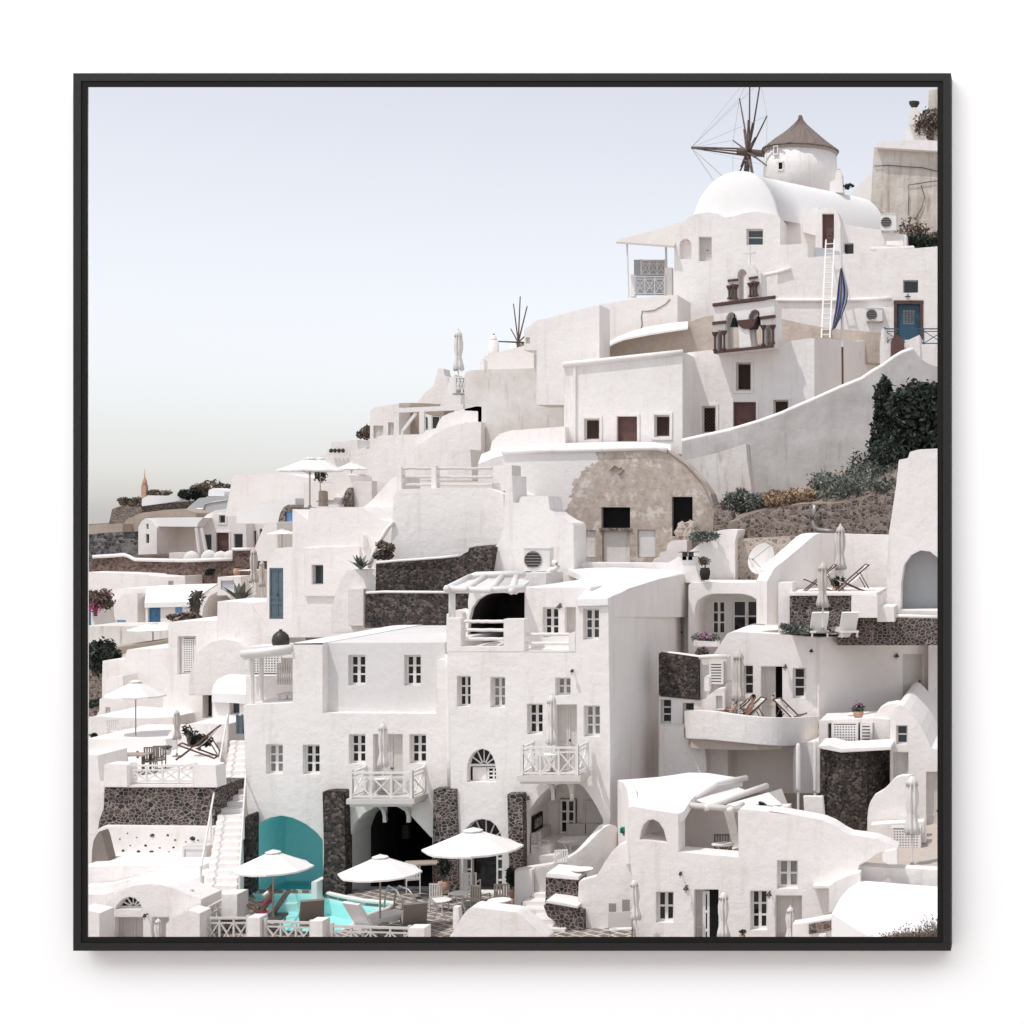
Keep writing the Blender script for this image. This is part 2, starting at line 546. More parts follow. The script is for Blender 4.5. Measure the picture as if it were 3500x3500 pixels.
for nm in [k for k in MT if k.startswith('leaf_')]:                # every leaf its own shade
    t = MT[nm].node_tree
    b = t.nodes['Principled BSDF']
    src = b.inputs['Base Color'].links[0].from_socket if b.inputs['Base Color'].links else None
    ge = N(t, 'ShaderNodeNewGeometry')
    rl = ramp(t, [(0.0, (.55,) * 3), (0.7, (1.25,) * 3), (1.0, (2.6, 2.5, 2.3))])
    t.links.new(ge.outputs['Random Per Island'], rl.inputs['Fac'])
    t.links.new(mixc(t, 1.0, src if src else tuple(b.inputs['Base Color'].default_value)[:3], rl.outputs[0], 'MULTIPLY'), b.inputs['Base Color'])

# peeling facade of the abandoned house: limewash lost over a large patch of bare brown render
m, t, b = newmat('peeling')
tc = N(t, 'ShaderNodeTexCoord')
sx = N(t, 'ShaderNodeSeparateXYZ')
t.links.new(tc.outputs['Object'], sx.inputs[0])
nA = N(t, 'ShaderNodeTexNoise', Scale=0.55, Detail=9.0, Roughness=0.62)
nB = N(t, 'ShaderNodeTexNoise', Scale=1.1, Detail=9.0, Roughness=0.66)
t.links.new(tc.outputs['Object'], nA.inputs['Vector'])
t.links.new(tc.outputs['Object'], nB.inputs['Vector'])
mA = N(t, 'ShaderNodeMath', operation='MULTIPLY_ADD')          # x/width grows to the right
t.links.new(sx.outputs['X'], mA.inputs[0]); mA.inputs[1].default_value = 0.16; mA.inputs[2].default_value = 0.71
mB = N(t, 'ShaderNodeMath', operation='MULTIPLY_ADD')
t.links.new(sx.outputs['Z'], mB.inputs[0]); mB.inputs[1].default_value = -0.06
t.links.new(mA.outputs[0], mB.inputs[2])
mC = N(t, 'ShaderNodeMath', operation='MULTIPLY_ADD')
t.links.new(nA.outputs['Fac'], mC.inputs[0]); mC.inputs[1].default_value = 1.3
t.links.new(mB.outputs[0], mC.inputs[2])
rA = ramp(t, [(0.0, (0, 0, 0)), (1.0, (1, 1, 1))])
rA.color_ramp.elements[0].position = 0.86; rA.color_ramp.elements[1].position = 0.885
t.links.new(mC.outputs[0], rA.inputs['Fac'])
rB = ramp(t, [(0.545, (0, 0, 0)), (0.60, (0.8,) * 3)])
t.links.new(nB.outputs['Fac'], rB.inputs['Fac'])
nC = N(t, 'ShaderNodeTexNoise', Scale=2.6, Detail=8.0, Roughness=0.7)
t.links.new(tc.outputs['Object'], nC.inputs['Vector'])
rC = ramp(t, [(0.3, (0.34, 0.275, 0.23)), (0.5, (0.48, 0.41, 0.355)), (0.72, (0.64, 0.575, 0.52))])
t.links.new(nC.outputs['Fac'], rC.inputs['Fac'])
brown = mixc(t, rB.outputs[0], rC.outputs[0], (0.70, 0.65, 0.60))
white = mixc(t, nC.outputs['Fac'], (0.84, 0.82, 0.80), (0.74, 0.71, 0.68))
t.links.new(mixc(t, rA.outputs[0], white, brown), b.inputs['Base Color'])
b.inputs['Roughness'].default_value = 0.95
bp = N(t, 'ShaderNodeBump', Strength=0.5, Distance=0.08)
t.links.new(nC.outputs['Fac'], bp.inputs['Height'])
t.links.new(bp.outputs[0], b.inputs['Normal'])

# paved deck: dark slabs with pale joints laid on the diagonal
m, t, b = newmat('deck')
tc = N(t, 'ShaderNodeTexCoord')
mp = N(t, 'ShaderNodeMapping'); mp.inputs['Rotation'].default_value = (0, 0, R(38))
t.links.new(tc.outputs['Object'], mp.inputs['Vector'])
bk = N(t, 'ShaderNodeTexBrick', Scale=1.0)
bk.inputs['Color1'].default_value = (0.17, 0.145, 0.13, 1); bk.inputs['Color2'].default_value = (0.24, 0.205, 0.185, 1)
bk.inputs['Mortar'].default_value = (0.55, 0.50, 0.46, 1); bk.inputs['Mortar Size'].default_value = 0.045
bk.inputs['Brick Width'].default_value = 0.62; bk.inputs['Row Height'].default_value = 0.36
t.links.new(mp.outputs[0], bk.inputs['Vector'])
nd = N(t, 'ShaderNodeTexNoise', Scale=5.0, Detail=6.0)
t.links.new(tc.outputs['Object'], nd.inputs['Vector'])
rd = ramp(t, [(0.3, (0.75,) * 3), (0.7, (1.25,) * 3)])
t.links.new(nd.outputs['Fac'], rd.inputs['Fac'])
t.links.new(mixc(t, 1.0, bk.outputs[0], rd.outputs[0], 'MULTIPLY'), b.inputs['Base Color'])
b.inputs['Roughness'].default_value = 0.8

# pool water: tinted clear surface with fresnel reflection
m, t, b = newmat('water')
t.nodes.remove(b)
tr = N(t, 'ShaderNodeBsdfTransparent'); tr.inputs['Color'].default_value = (0.80, 0.98, 0.975, 1)
gl = N(t, 'ShaderNodeBsdfGlossy'); gl.inputs['Roughness'].default_value = 0.22
fr = N(t, 'ShaderNodeFresnel'); fr.inputs['IOR'].default_value = 1.13
nw = N(t, 'ShaderNodeTexNoise', Scale=1.6, Detail=3.0)
bw = N(t, 'ShaderNodeBump', Strength=0.15, Distance=0.1)
t.links.new(nw.outputs['Fac'], bw.inputs['Height'])
t.links.new(bw.outputs[0], gl.inputs['Normal']); t.links.new(bw.outputs[0], fr.inputs['Normal'])
mx = N(t, 'ShaderNodeMixShader')
t.links.new(fr.outputs[0], mx.inputs[0]); t.links.new(tr.outputs[0], mx.inputs[1]); t.links.new(gl.outputs[0], mx.inputs[2])
t.links.new(mx.outputs[0], t.nodes['Material Output'].inputs['Surface'])

# ------------------------------------------------------------------ building vocabulary
def vec(P, e):
    return P.n * e if isinstance(e, (int, float)) else Vector((e[0], e[1], 0))

def B(root, c, pts, D, ext=5.0, mat='plaster', name='wall', holes=(), r=0, struct=None):
    """solid wall: outline on a vertical plane, pushed back by ext; holes = (shape, kind, depth[, surround])"""
    P = Plane(c, D)
    if r: pts = fillet(pts, r)
    loop = [P.at(c, *p) for p in pts]
    E = vec(P, ext)
    hl = []
    for h in holes:
        shp, kind = h[0], h[1]
        dep = h[2] if len(h) > 2 else 0.3
        hp = rect(*shp) if isinstance(shp, tuple) else shp
        l3 = [P.at(c, *p) for p in hp]
        if kind == 'open':
            hl.append((l3, None, False))
        else:
            hl.append((l3, P.n * dep, 'cut' if kind == 'tunnel' else kind == 'none'))
    mb = MB()
    mb.prism(loop, E, hl)
    o = mb.build(name, mat, root)
    for h in holes:
        if h[1] not in ('open', 'none', 'tunnel'):
            hp = rect(*h[0]) if isinstance(h[0], tuple) else h[0]
            fit(root, h[1], c, hp, P, h[2] if len(h) > 2 else 0.3, h[3] if len(h) > 3 else None)
    return o

def bounds(P, c, pts):
    q = [P.uz(P.at(c, *p)) for p in pts]
    return min(a for a, _ in q), max(a for a, _ in q), min(b for _, b in q), max(b for _, b in q)

GRID = {'w23': (2, 3), 'w22': (2, 2), 'w13': (1, 3), 'w12': (1, 2), 'w24': (2, 4), 'w33': (3, 3)}
def fit(root, kind, c, pts, P, dep, opt=None):
    u0, u1, z0, z1 = bounds(P, c, pts)
    g = 0.003
    a0, a1, b0, b1 = u0 + g, u1 - g, z0 + g, z1 - g
    H, Wd = b1 - b0, a1 - a0
    base, _, var = kind.partition(':')
    if opt:                                   # raised white surround
        s = MB()
        e = 0.16
        s.pbox(P, u0 - e, u1 + e, z1 + .005, z1 + e, -.05, .02)
        s.pbox(P, u0 - e, u1 + e, z0 - e, z0 - .005, -.05, .02)
        s.pbox(P, u0 - e, u0 - .005, z0 - .004, z1 + .004, -.05, .02)
        s.pbox(P, u1 + .005, u1 + e, z0 - .004, z1 + .004, -.05, .02)
        s.build('surround', 'plaster', root)
    if base in GRID or base == 'dark' or base == 'lat' or base == 'fan':
        cols, rows = GRID.get(base, (1, 1))
        fm = 'wood_white' if base in GRID else 'paint_cream'
        if var == 'shut': fm = 'paint_cream'
        f = MB()
        t_ = min(0.075, Wd * .12)
        w0, w1 = dep - 0.10, dep - 0.02
        if base == 'dark': t_ = min(.04, Wd * .08)
        f.pbox(P, a0, a0 + t_, b0, b1, w0, w1); f.pbox(P, a1 - t_, a1, b0, b1, w0, w1)
        f.pbox(P, a0 + t_, a1 - t_, b0, b0 + t_, w0, w1); f.pbox(P, a0 + t_, a1 - t_, b1 - t_, b1, w0, w1)
        iw, ih = Wd - 2 * t_, H - 2 * t_
        for i in range(1, cols):
            uu = a0 + t_ + iw * i / cols
            hw = min(.075, Wd * .09)
            f.pbox(P, uu - hw, uu + hw, b0 + t_, b1 - t_, w0 + .003, w1 - .003)
        for j in range(1, rows):
            zz = b0 + t_ + ih * j / rows
            f.pbox(P, a0 + t_, a1 - t_, zz - .03, zz + .03, w0 + .006, w1 - .006)
        if base == 'lat':
            n = max(3, int(iw / .16))
            st = iw / n
            zz = b0 + t_
            k = 0
            l = MB()
            rowsn = max(2, int(ih / st))
            sh = ih / rowsn
            for j in range(rowsn):
                for i in range(n):
                    A0 = P.pt(a0 + t_ + st * i, b0 + t_ + sh * j, dep - .06); A1 = P.pt(a0 + t_ + st * (i + 1), b0 + t_ + sh * (j + 1), dep - .06)
                    A2 = P.pt(a0 + t_ + st * i, b0 + t_ + sh * (j + 1), dep - .056); A3 = P.pt(a0 + t_ + st * (i + 1), b0 + t_ + sh * j, dep - .056)
                    l.bar(A0, A1, .012, .022); l.bar(A2, A3, .012, .022)
            fo = f.build('window', fm, root)
            l.build('lattice', 'wood_brown', fo)
        else:
            fo = f.build('window', fm, root)
        p = MB()
        p.pbox(P, a0 + .004, a1 - .004, b0 + .004, b1 - .004, dep - .045, dep - .03)
        gm = 'glass_pale' if var == 'pale' or (base in GRID and not var and RN.random() < .12) else 'glass_blue' if var == 'blue' else 'black' if base == 'lat' else 'glass'
        p.build('pane', gm, fo)
        if base == 'lat': return
        bk = MB()
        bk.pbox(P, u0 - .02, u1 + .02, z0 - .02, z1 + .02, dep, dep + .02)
        bk.build('back_sheet', 'dark', fo)  # dark sheet closing the hole behind the pane
        return
    if base in ('door', 'ddoor', 'brown', 'bluedoor', 'slate', 'skydoor', 'greydoor', 'shutter', 'louvre', 'holes', 'halfopen'):
        cm = {'door': 'paint_cream', 'ddoor': 'paint_cream', 'brown': 'door_brown', 'bluedoor': 'paint_blue', 'slate': 'paint_slate', 'skydoor': 'paint_skyblue',
              'greydoor': 'plaster_grey', 'shutter': 'paint_cream', 'louvre': 'wood_white', 'holes': 'wood_white', 'halfopen': 'paint_cream'}[base]
        if var == 'blue': cm = 'paint_skyblue'
        d = MB()
        w1 = dep
        if base == 'halfopen':
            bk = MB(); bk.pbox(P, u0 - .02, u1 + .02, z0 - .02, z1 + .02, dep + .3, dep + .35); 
            a1 = a0 + Wd * .62
            Wd = a1 - a0
        n = 2 if base in ('ddoor', 'slate', 'bluedoor', 'shutter', 'skydoor') else 1
        d.pbox(P, a0, a1, b0, b1, w1 - .05, w1)
        for i in range(n):
            q0, q1 = a0 + Wd * i / n, a0 + Wd * (i + 1) / n
            m_ = .09 * min(1, (q1 - q0) / .5)
            d.pbox(P, q0 + .004, q0 + m_, b0 + .002, b1 - .002, w1 - .085, w1 - .05)
            d.pbox(P, q1 - m_, q1 - .004, b0 + .002, b1 - .002, w1 - .085, w1 - .05)
            if base in ('louvre',):
                k = max(5, int(H / .11))
                for j in range(k):
                    zz = b0 + H * (j + .5) / k
                    d.pbox(P, q0 + m_, q1 - m_, zz - H / k * .3, zz + H / k * .3, w1 - .08, w1 - .05)
            elif base == 'holes':
                kx, kz = max(3, int(Wd / .12)), max(3, int(H / .12))
                for j in range(kz + 1):
                    zz = b0 + m_ + (H - 2 * m_) * j / kz
                    d.pbox(P, q0 + m_, q1 - m_, zz - .028, zz + .028, w1 - .085, w1 - .052)
                for j in range(kx + 1):
                    uu = q0 + m_ + (Wd - 2 * m_) * j / kx
                    d.pbox(P, uu - .028, uu + .028, b0 + m_, b1 - m_, w1 - .083, w1 - .0515)
            else:
                rows = [0, .30, .42, 1] if H > 1.5 else [0, 1]
                for zf in rows:
                    zz = b0 + .06 + (H - .12) * zf
                    d.pbox(P, q0 + m_, q1 - m_, zz - .055, zz + .055, w1 - .083, w1 - .05)
        do = d.build('shutter' if base in ('shutter', 'louvre', 'holes') else 'door', cm, root)
        if base in ('louvre', 'holes'):
            p = MB(); p.pbox(P, a0 + .02, a1 - .02, b0 + .02, b1 - .02, w1 - .0505, w1 - .0502); p.build('gap_shade_sheet', 'dim', do)
        elif H > 1.4:
            h_ = MB(); uu = (a0 + a1) / 2 + (.07 if n == 2 else Wd * .34)
            h_.sphere(P.pt(uu, b0 + 1.0 * H / 2.1, w1 - .13), .045, n=8); h_.build('handle', 'metal_dark', do)
        if base == 'halfopen':
            bk.build('black_hall_slab', 'black', do)  # black slab stands in for the unlit hall
        return
    if base == 'void':
        p = MB(); l3 = [P.at(c, *q) for q in pts]
        ctr = sum(l3, Vector()) / len(l3)
        p.prism([v + P.n * dep for v in l3], P.n * .3)
        p.build('opening', 'black', root)  # black slab paints the darkness of the room behind
        return

def tunnel(root, c, pts, D, d0, d1, mat, name='niche', back=True):
    P = Plane(c, D)
    l = [P.at(c, *p) + P.n * d0 for p in pts]
    e = P.n * (d1 - d0)
    mb = MB()
    n = len(l)
    for i in range(n):
        mb.quad(l[i], l[(i + 1) % n], l[(i + 1) % n] + e, l[i] + e)
    bl = [v + e for v in l]
    if back: mb.add(bl, tessellate_polygon([bl]))
    return mb.build(name, mat, root)

def loft(root, c, rows, mat='roof_white', name='roof', down=0.5, smooth=True, nsub=2):
    """sheet through rows of (x, y, D) points, with a skirt of thickness `down`"""
    rows = [smooth_line(r, nsub) if nsub else r for r in rows]
    m, n = len(rows), len(rows[0])
    top = [[W(c, *p) for p in r] for r in rows]
    mb = MB()
    vs = [v for r in top for v in r]
    fs = [(i * n + j, i * n + j + 1, (i + 1) * n + j + 1, (i + 1) * n + j) for i in range(m - 1) for j in range(n - 1)]
    mb.add(vs, fs)
    rim = top[0] + [r[-1] for r in top[1:]] + list(reversed(top[-1]))[1:] + [r[0] for r in reversed(top[1:-1])]
    k = len(rim)
    low = [v - Vector((0, 0, down)) for v in rim]
    for i in range(k):
        mb.quad(rim[i], rim[(i + 1) % k], low[(i + 1) % k], low[i])
    o = mb.build(name, mat, root)
    if smooth:
        for p in o.data.polygons: p.use_smooth = len(p.vertices) == 4
        try: o.data.set_sharp_from_angle(angle=R(40))
        except Exception: pass
    return o

def ribbon(root, c, pts, th=0.25, mat='plaster', name='parapet', sub=2):
    """upright wall following a curve: (x, D, ytop, ybot) points"""
    pts = smooth_line(pts, sub) if sub else pts
    A = [(W(c, p[0], p[2], p[1]), W(c, p[0], p[3], p[1])) for p in pts]
    mb = MB()
    n = len(A)
    off = []
    for i in range(n):
        t = A[min(i + 1, n - 1)][0] - A[max(i - 1, 0)][0]
        nn = Vector((-t.y, t.x, 0)).normalized()
        if nn.y < 0: nn = -nn
        off.append(nn * th)
    vs = []
    for (a, b_), o in zip(A, off):
        vs += [a, b_, b_ + o, a + o]
    fs = []
    for i in range(n - 1):
        k = 4 * i
        for q in range(4):
            q2 = (q + 1) % 4
            fs.append((k + q, k + q2, k + 4 + q2, k + 4 + q))
    fs += [(0, 1, 2, 3), tuple(4 * (n - 1) + q for q in (3, 2, 1, 0))]
    mb.add(vs, fs)
    return mb.build(name, mat, root)

def coping(root, c, pts, D, r, mat='plaster', name='coping'):
    mb = MB()
    P = Plane(c, D)
    mb.tube([P.at(c, *p) for p in pts], r, 8)
    return mb.build(name, mat, root, smooth=True)

def slab(name, plan, z, th, mat, root=None, kind=None):
    """horizontal floor: plan = world (x, y) points"""
    mb = MB()
    mb.prism([Vector((p[0], p[1], z)) for p in plan], Vector((0, 0, -th)))
    o = mb.build(name, mat, root)
    if kind: tag(o, kind=kind)
    return o

def solo(label, cat, o, group=None):
    return tag(o, label, cat, group)

def xrail(mb, P, u0, u1, z0, z1, w, n, t=0.05, cross=True, fanlike=False):
    """balustrade of posts, top and bottom rails and crossed bars in the plane P at offset w"""
    mb.pbox(P, u0, u1, z1 - .07, z1, w - .04, w + .04)
    mb.pbox(P, u0 + .05, u1 - .05, z1 - .22, z1 - .17, w - .025, w + .025)
    mb.pbox(P, u0 + .05, u1 - .05, z0 + .04, z0 + .10, w - .025, w + .025)
    for i in range(n + 1):
        u = u0 + (u1 - u0) * i / n
        e = .05 if i in (0, n) else .03
        mb.pbox(P, u - e, u + e, z0, z1 + (.06 if i in (0, n) else -.01), w - e, w + e)
    for i in range(n):
        q0, q1 = u0 + (u1 - u0) * i / n + .03, u0 + (u1 - u0) * (i + 1) / n - .03
        mb.bar(P.pt(q0, z0 + .1, w - .006), P.pt(q1, z1 - .2, w - .006), t, .04)
        mb.bar(P.pt(q0, z1 - .2, w + .006), P.pt(q1, z0 + .1, w + .006), t, .04)
# ------------------------------------------------------------------ the picture frame on its white wall
def frame_and_wall():
    y = WALL_Y
    h = 0.088
    def zx(v, d): return (v / .552 - CX) / F * d
    def zz(v, d): return (CY - v / .552) / F * d
    yf = y - h
    o0, o1, p0, p1 = 138, 1794, 138, 1794                # outer rail
    l0, l1 = 152.5, 1779.5                                # rail / lip joint
    i0, i1 = 163.5, 1769.5                                # sight opening
    X = lambda v: zx(v, yf)
    Z = lambda v: zz(v, yf)
    wall = MB()
    hx0, hx1, hz0, hz1 = X(o0) + .003, X(o1) - .003, Z(o1) + .003, Z(o0) - .003
    wx0, wx1, wz0, wz1 = X(966) - 8, X(966) + 8, -8.0, 8.0
    wall.prism([Vector((wx0, y, wz0)), Vector((wx1, y, wz0)), Vector((wx1, y, wz1)), Vector((wx0, y, wz1))], Vector((0, .004, 0)),
               [([Vector((hx0, y, hz0)), Vector((hx1, y, hz0)), Vector((hx1, y, hz1)), Vector((hx0, y, hz1))], None, False)])
    solo('plain white wall behind the large black picture frame', 'wall', wall.build('gallery_wall', 'gallery_white'))
    cl = MB(); cl.box(wx0, wx1, y - 2.35, y - .002, 4.5, 4.65)  # slab added out of view to block the sun from the wall
    solo('added unseen white slab that keeps the sun off the white wall', 'sun shade', cl.build('sun_shade_slab', 'gallery_white'))
    root = empty('picture_frame', (X(966), y, Z(o1)), 'large square charcoal picture frame hanging on the plain white wall', 'picture frame')
    def ring(a, b, y0, y1, nm, mt):
        A = [(X(a), Z(a)), (X(3500 * .552 - a), Z(a)), (X(3500 * .552 - a), Z(3500 * .552 - a)), (X(a), Z(3500 * .552 - a))]
        Bq = [(X(b), Z(b)), (X(3500 * .552 - b), Z(b)), (X(3500 * .552 - b), Z(3500 * .552 - b)), (X(b), Z(3500 * .552 - b))]
        for k in range(4):
            k2 = (k + 1) % 4
            mb = MB()
            q = [A[k], A[k2], Bq[k2], Bq[k]]
            mb.hexa([(x_, y0, z_) for x_, z_ in q] + [(x_, y1, z_) for x_, z_ in q])
            mb.build(nm, mt, root)
    ring(138, 152.5, yf, yf + .007, 'rail', 'frame_black')
    ring(152.6, 163.5, yf + .004, yf + .008, 'lip', 'frame_lip')
    for k in range(4):                                    # outer sides that stand on the wall
        mb = MB()
        e = .0025
        a, b_, c_, d_ = X(138), X(1794), Z(1794), Z(138)
        q = [(a, a + e, c_, d_), (b_ - e, b_, c_, d_), (a + e, b_ - e, c_, c_ + e), (a + e, b_ - e, d_ - e, d_)][k]
        mb.box(q[0], q[1], yf + .0072, y - .001, q[2], q[3])
        mb.build('side', 'frame_black', root)
frame_and_wall()

# ------------------------------------------------------------------ terrain
def terrain():
    xs = [-150 + 4 * i for i in range(75)]
    ys = [-30 + 4 * i for i in range(30)] + [90 + 12 * i for i in range(30)]
    def hgt(x, y):
        if y < 20: return -17.5 + (8.5 if y < 14 else 8.5 * (20 - y) / 6)
        if y < 64: return -17.5
        base = -17.5 + (y - 64) * .36
        right = min(1, max(0, (x + 45) / 45))
        lim = -9 + 30 * right - max(0, y - 130) * .02
        if x < -38: lim = -15 - .05 * (-38 - x)
        return min(base, lim)
    mb = MB()
    n = len(xs)
    mb.add([(x, y, hgt(x, y) + .5 * math.sin(x * .7) * math.cos(y * .5)) for y in ys for x in xs],
           [(j * n + i, j * n + i + 1, (j + 1) * n + i + 1, (j + 1) * n + i) for j in range(len(ys) - 1) for i in range(n - 1)])
    o = mb.build('terrain', 'earth_pale', smooth=True)
    tag(o, kind='structure')
    m = MB()
    m.quad((-3000, -400, -40), (3000, -400, -40), (3000, 2600, -40), (-3000, 2600, -40))
    simple('sea', (0.10, 0.16, 0.22), 0.2, (0.12, 0.19, 0.25), 0.05, 0.2)
    tag(m.build('sea', 'sea'), kind='structure')
terrain()

# leaf clumps ----------------------------------------------------------------
def leaves(mb, c, rx, ry, rz, n, size, rn, shell=0.45, up=0.0, slim=0.5):
    c = Vector(c)
    for _ in range(n):
        while True:
            d = Vector((rn.uniform(-1, 1), rn.uniform(-1, 1), rn.uniform(-1, 1)))
            if 0.05 < d.length <= 1: break
        d = d.normalized() * (shell + (1 - shell) * rn.random() ** .5) * (1 + .55 * rn.random() ** 4)
        p = c + Vector((d.x * rx, d.y * ry, d.z * rz))
        a = Vector((rn.uniform(-1, 1), rn.uniform(-1, 1), rn.uniform(-1, 1) + up)).normalized()
        b = a.cross(Vector((rn.uniform(-1, 1), rn.uniform(-1, 1), rn.uniform(-1, 1)))).normalized()
        s = size * rn.uniform(.6, 1.4)
        mb.add([p - a * s, p - b * s * slim, p + a * s, p + b * s * slim], [(0, 1, 2, 3)])

def shrub(name, label, cat, c, x0, y0, x1, y1, D, mat='leaf_dark', n=900, size=0.10, clumps=9, seed=1, group=None, slim=.45, trunk=True, up=0.0, kind=''):
    """bush whose crown fills the pixel box, made of leaf clumps on a short stem"""
    rn = random.Random(seed)
    a, b = W(c, x0, y1, D), W(c, x1, y0, D)
    cone = kind == 'cone'
    w, h = b.x - a.x, b.z - a.z
    base = Vector(((a.x + b.x) / 2, D, a.z))
    root = empty(name, base, label, cat, group)
    mb = MB()
    for k in range(clumps):
        px_, pz_ = rn.uniform(-.34, .34), rn.uniform(.18, .78)
        sc = rn.uniform(.14, .28)
        if not kind: px_ *= 1.35 * math.sqrt(max(.05, 1 - ((pz_ - .46) / .46) ** 2)); pz_ = .1 + .78 * pz_
        px_ *= 1.15 - .45 * abs(pz_ - .4)
        if cone: pz_ = .06 + .84 * (k / clumps); px_ = rn.uniform(-.42, .36) * (1.1 - pz_) ** 1.3; sc = rn.uniform(.10, .14) + .13 * (1 - pz_)
        if kind == 'mat': px_ = -.45 + .9 * (k + .5) / clumps; pz_ = rn.uniform(.2, .7); sc = rn.uniform(.12, .22)
        ce = base + Vector((px_ * w, rn.uniform(-.3, .3) * w * .8, pz_ * h))
        leaves(mb, ce, sc * w, sc * w * .9, sc * h * (.9 if kind != 'mat' else 1.6), n // clumps, size, rn, .3, up, slim)
    mb.build('crown', mat, root, weld=False)
    if trunk:
        t = MB()
        for k in range(4):
            e = base + Vector((rn.uniform(-.25, .25) * w, rn.uniform(-.2, .2) * w, h * rn.uniform(.45, .7)))
            t.tube([base + Vector((rn.uniform(-.05, .05) * w, 0, -.1)), (base + e) / 2 + Vector((rn.uniform(-.05, .05) * w, 0, 0)), e], .035 * max(h, .5) + .008, 6, .01)
        t.build('trunk', 'bark', root)
    return root

# ------------------------------------------------------------------ the far ridge on the left
o = B(None, 'E', [(20, 668), (262, 655), (285, 525), (420, 472), (560, 440), (700, 410), (960, 430), (1060, 410), (1390, 330), (1500, 260), (1900, 260), (1900, 1100), (20, 1100)], 215, 60, 'earth', 'hill', r=30)
tag(o, kind='structure')
solo('weathered tan rock cliff at the far left end of the ridge', 'cliff', B(None, 'E', [(255, 662), (285, 522), (380, 492), (480, 455), (562, 440), (562, 560), (480, 640), (380, 700), (255, 720)], 208, 6, 'rubble', 'cliff', r=20))
R1 = T('retaining_wall', 'smooth tan terrace wall below the rock cliff on the far ridge', 'wall', 'E', 600, 800, 190)
B(R1, 'E', [(380, 700), (420, 620), (560, 560), (760, 535), (945, 520), (1080, 560), (1080, 640), (620, 640), (530, 700), (530, 810), (380, 805)], 190, 4, 'plaster_tan', 'wall', r=20)
B(R1, 'E', [(20, 700), (140, 668), (385, 660), (385, 760), (20, 770)], 188, 4, 'plaster_tan', 'lower_wall', r=8)
solo('white roofed cottage on the far ridge beside the brown belfry', 'house', B(None, 'E', [(565, 430), (622, 395), (960, 400), (978, 436), (780, 470), (565, 497)], 200, 6, 'roof_white', 'ridge_cottage', r=6))
solo('dark stone parapet wall below the white ridge cottage', 'wall', B(None, 'E', [(560, 500), (622, 490), (860, 460), (1062, 445), (1062, 520), (930, 520), (570, 556)], 197, 3, 'stone_dark', 'stone_wall', r=5))
R1 = T('concrete_slope', 'grey cracked concrete slope on the ridge above the cave houses', 'slope', 'E', 1150, 600, 194)
B(R1, 'E', [(935, 600), (950, 560), (1010, 500), (1105, 420), (1385, 398), (1385, 610), (1150, 620)], 194, 4, 'cool_grey', 'wall', r=12)
mb = MB()
P = Plane('E', 194)
mb.tube([P.at('E', x, y) - Vector((0, .02, 0)) for x, y in ((950, 575), (1010, 545), (1090, 520), (1150, 525), (1165, 480), (1230, 462), (1310, 450), (1370, 440))], .09, 5)
mb.build('crack', 'metal_grey', R1)
R1 = T('belfry', 'slim brown brick belfry with a spike on the far ridge', 'tower', 'E', 592, 420, 202)
mb = MB(); c0 = W('E', 592, 425, 202)
w = 22 / 2.76 / F * 202
mb.box(c0.x - w, c0.x + w, c0.y - w, c0.y + w, c0.z, W('E', 592, 300, 202).z); mb.build('shaft', 'terracotta', R1)
mb = MB(); mb.lathe([(w, 0), (w, .3), (w * .8, .6), (w * .3, .9), (.06, 1.0), (.03, 1.9)], 12, (c0.x, c0.y, W('E', 592, 300, 202).z)); mb.build('cap', 'terracotta', R1, True)
for i, (a, b_, c_, d_, m_, lab) in enumerate([
        (370, 412, 555, 500, 'leaf_brown', 'low dry brown scrub on the cliff top at the far left'),
        (640, 350, 805, 400, 'leaf_brown', 'small dry scrub patch beside the brown belfry'),
        (1050, 240, 1400, 430, 'leaf_brown', 'broad brown scrub dome crowning the far ridge'),
        (955, 318, 1125, 445, 'leaf_dark', 'dark green bush in front of the brown ridge scrub')]):
    shrub('ridge_shrub', lab, 'shrub', 'E', a, b_, c_, d_, 203 - i, m_, 1600, .28, 10, 20 + i, 'scrub on the far ridge', trunk=False)
shrub('ridge_shrub', 'dark scrub peeping over the ridge left of the window shutters house', 'shrub', 'D', 485, 955, 600, 1110, 150, 'leaf_brown', 900, .22, 8, 31, 'scrub on the far ridge', trunk=False)
solo('small white arched shed on the far ridge among the scrub', 'shed', B(None, 'E', fillet([(1190, 405), (1195, 345), (1240, 325), (1310, 335), (1345, 360), (1345, 402)], 10), 196, 3, 'roof_white', 'shed'))
solo('grey dry stone wall at the far left edge below the tan terrace', 'wall', B(None, 'E', [(20, 765), (380, 737), (385, 806), (540, 805), (540, 960), (110, 990), (75, 1130), (20, 1130)], 176, 4, 'stone_grey', 'stone_wall', r=6))

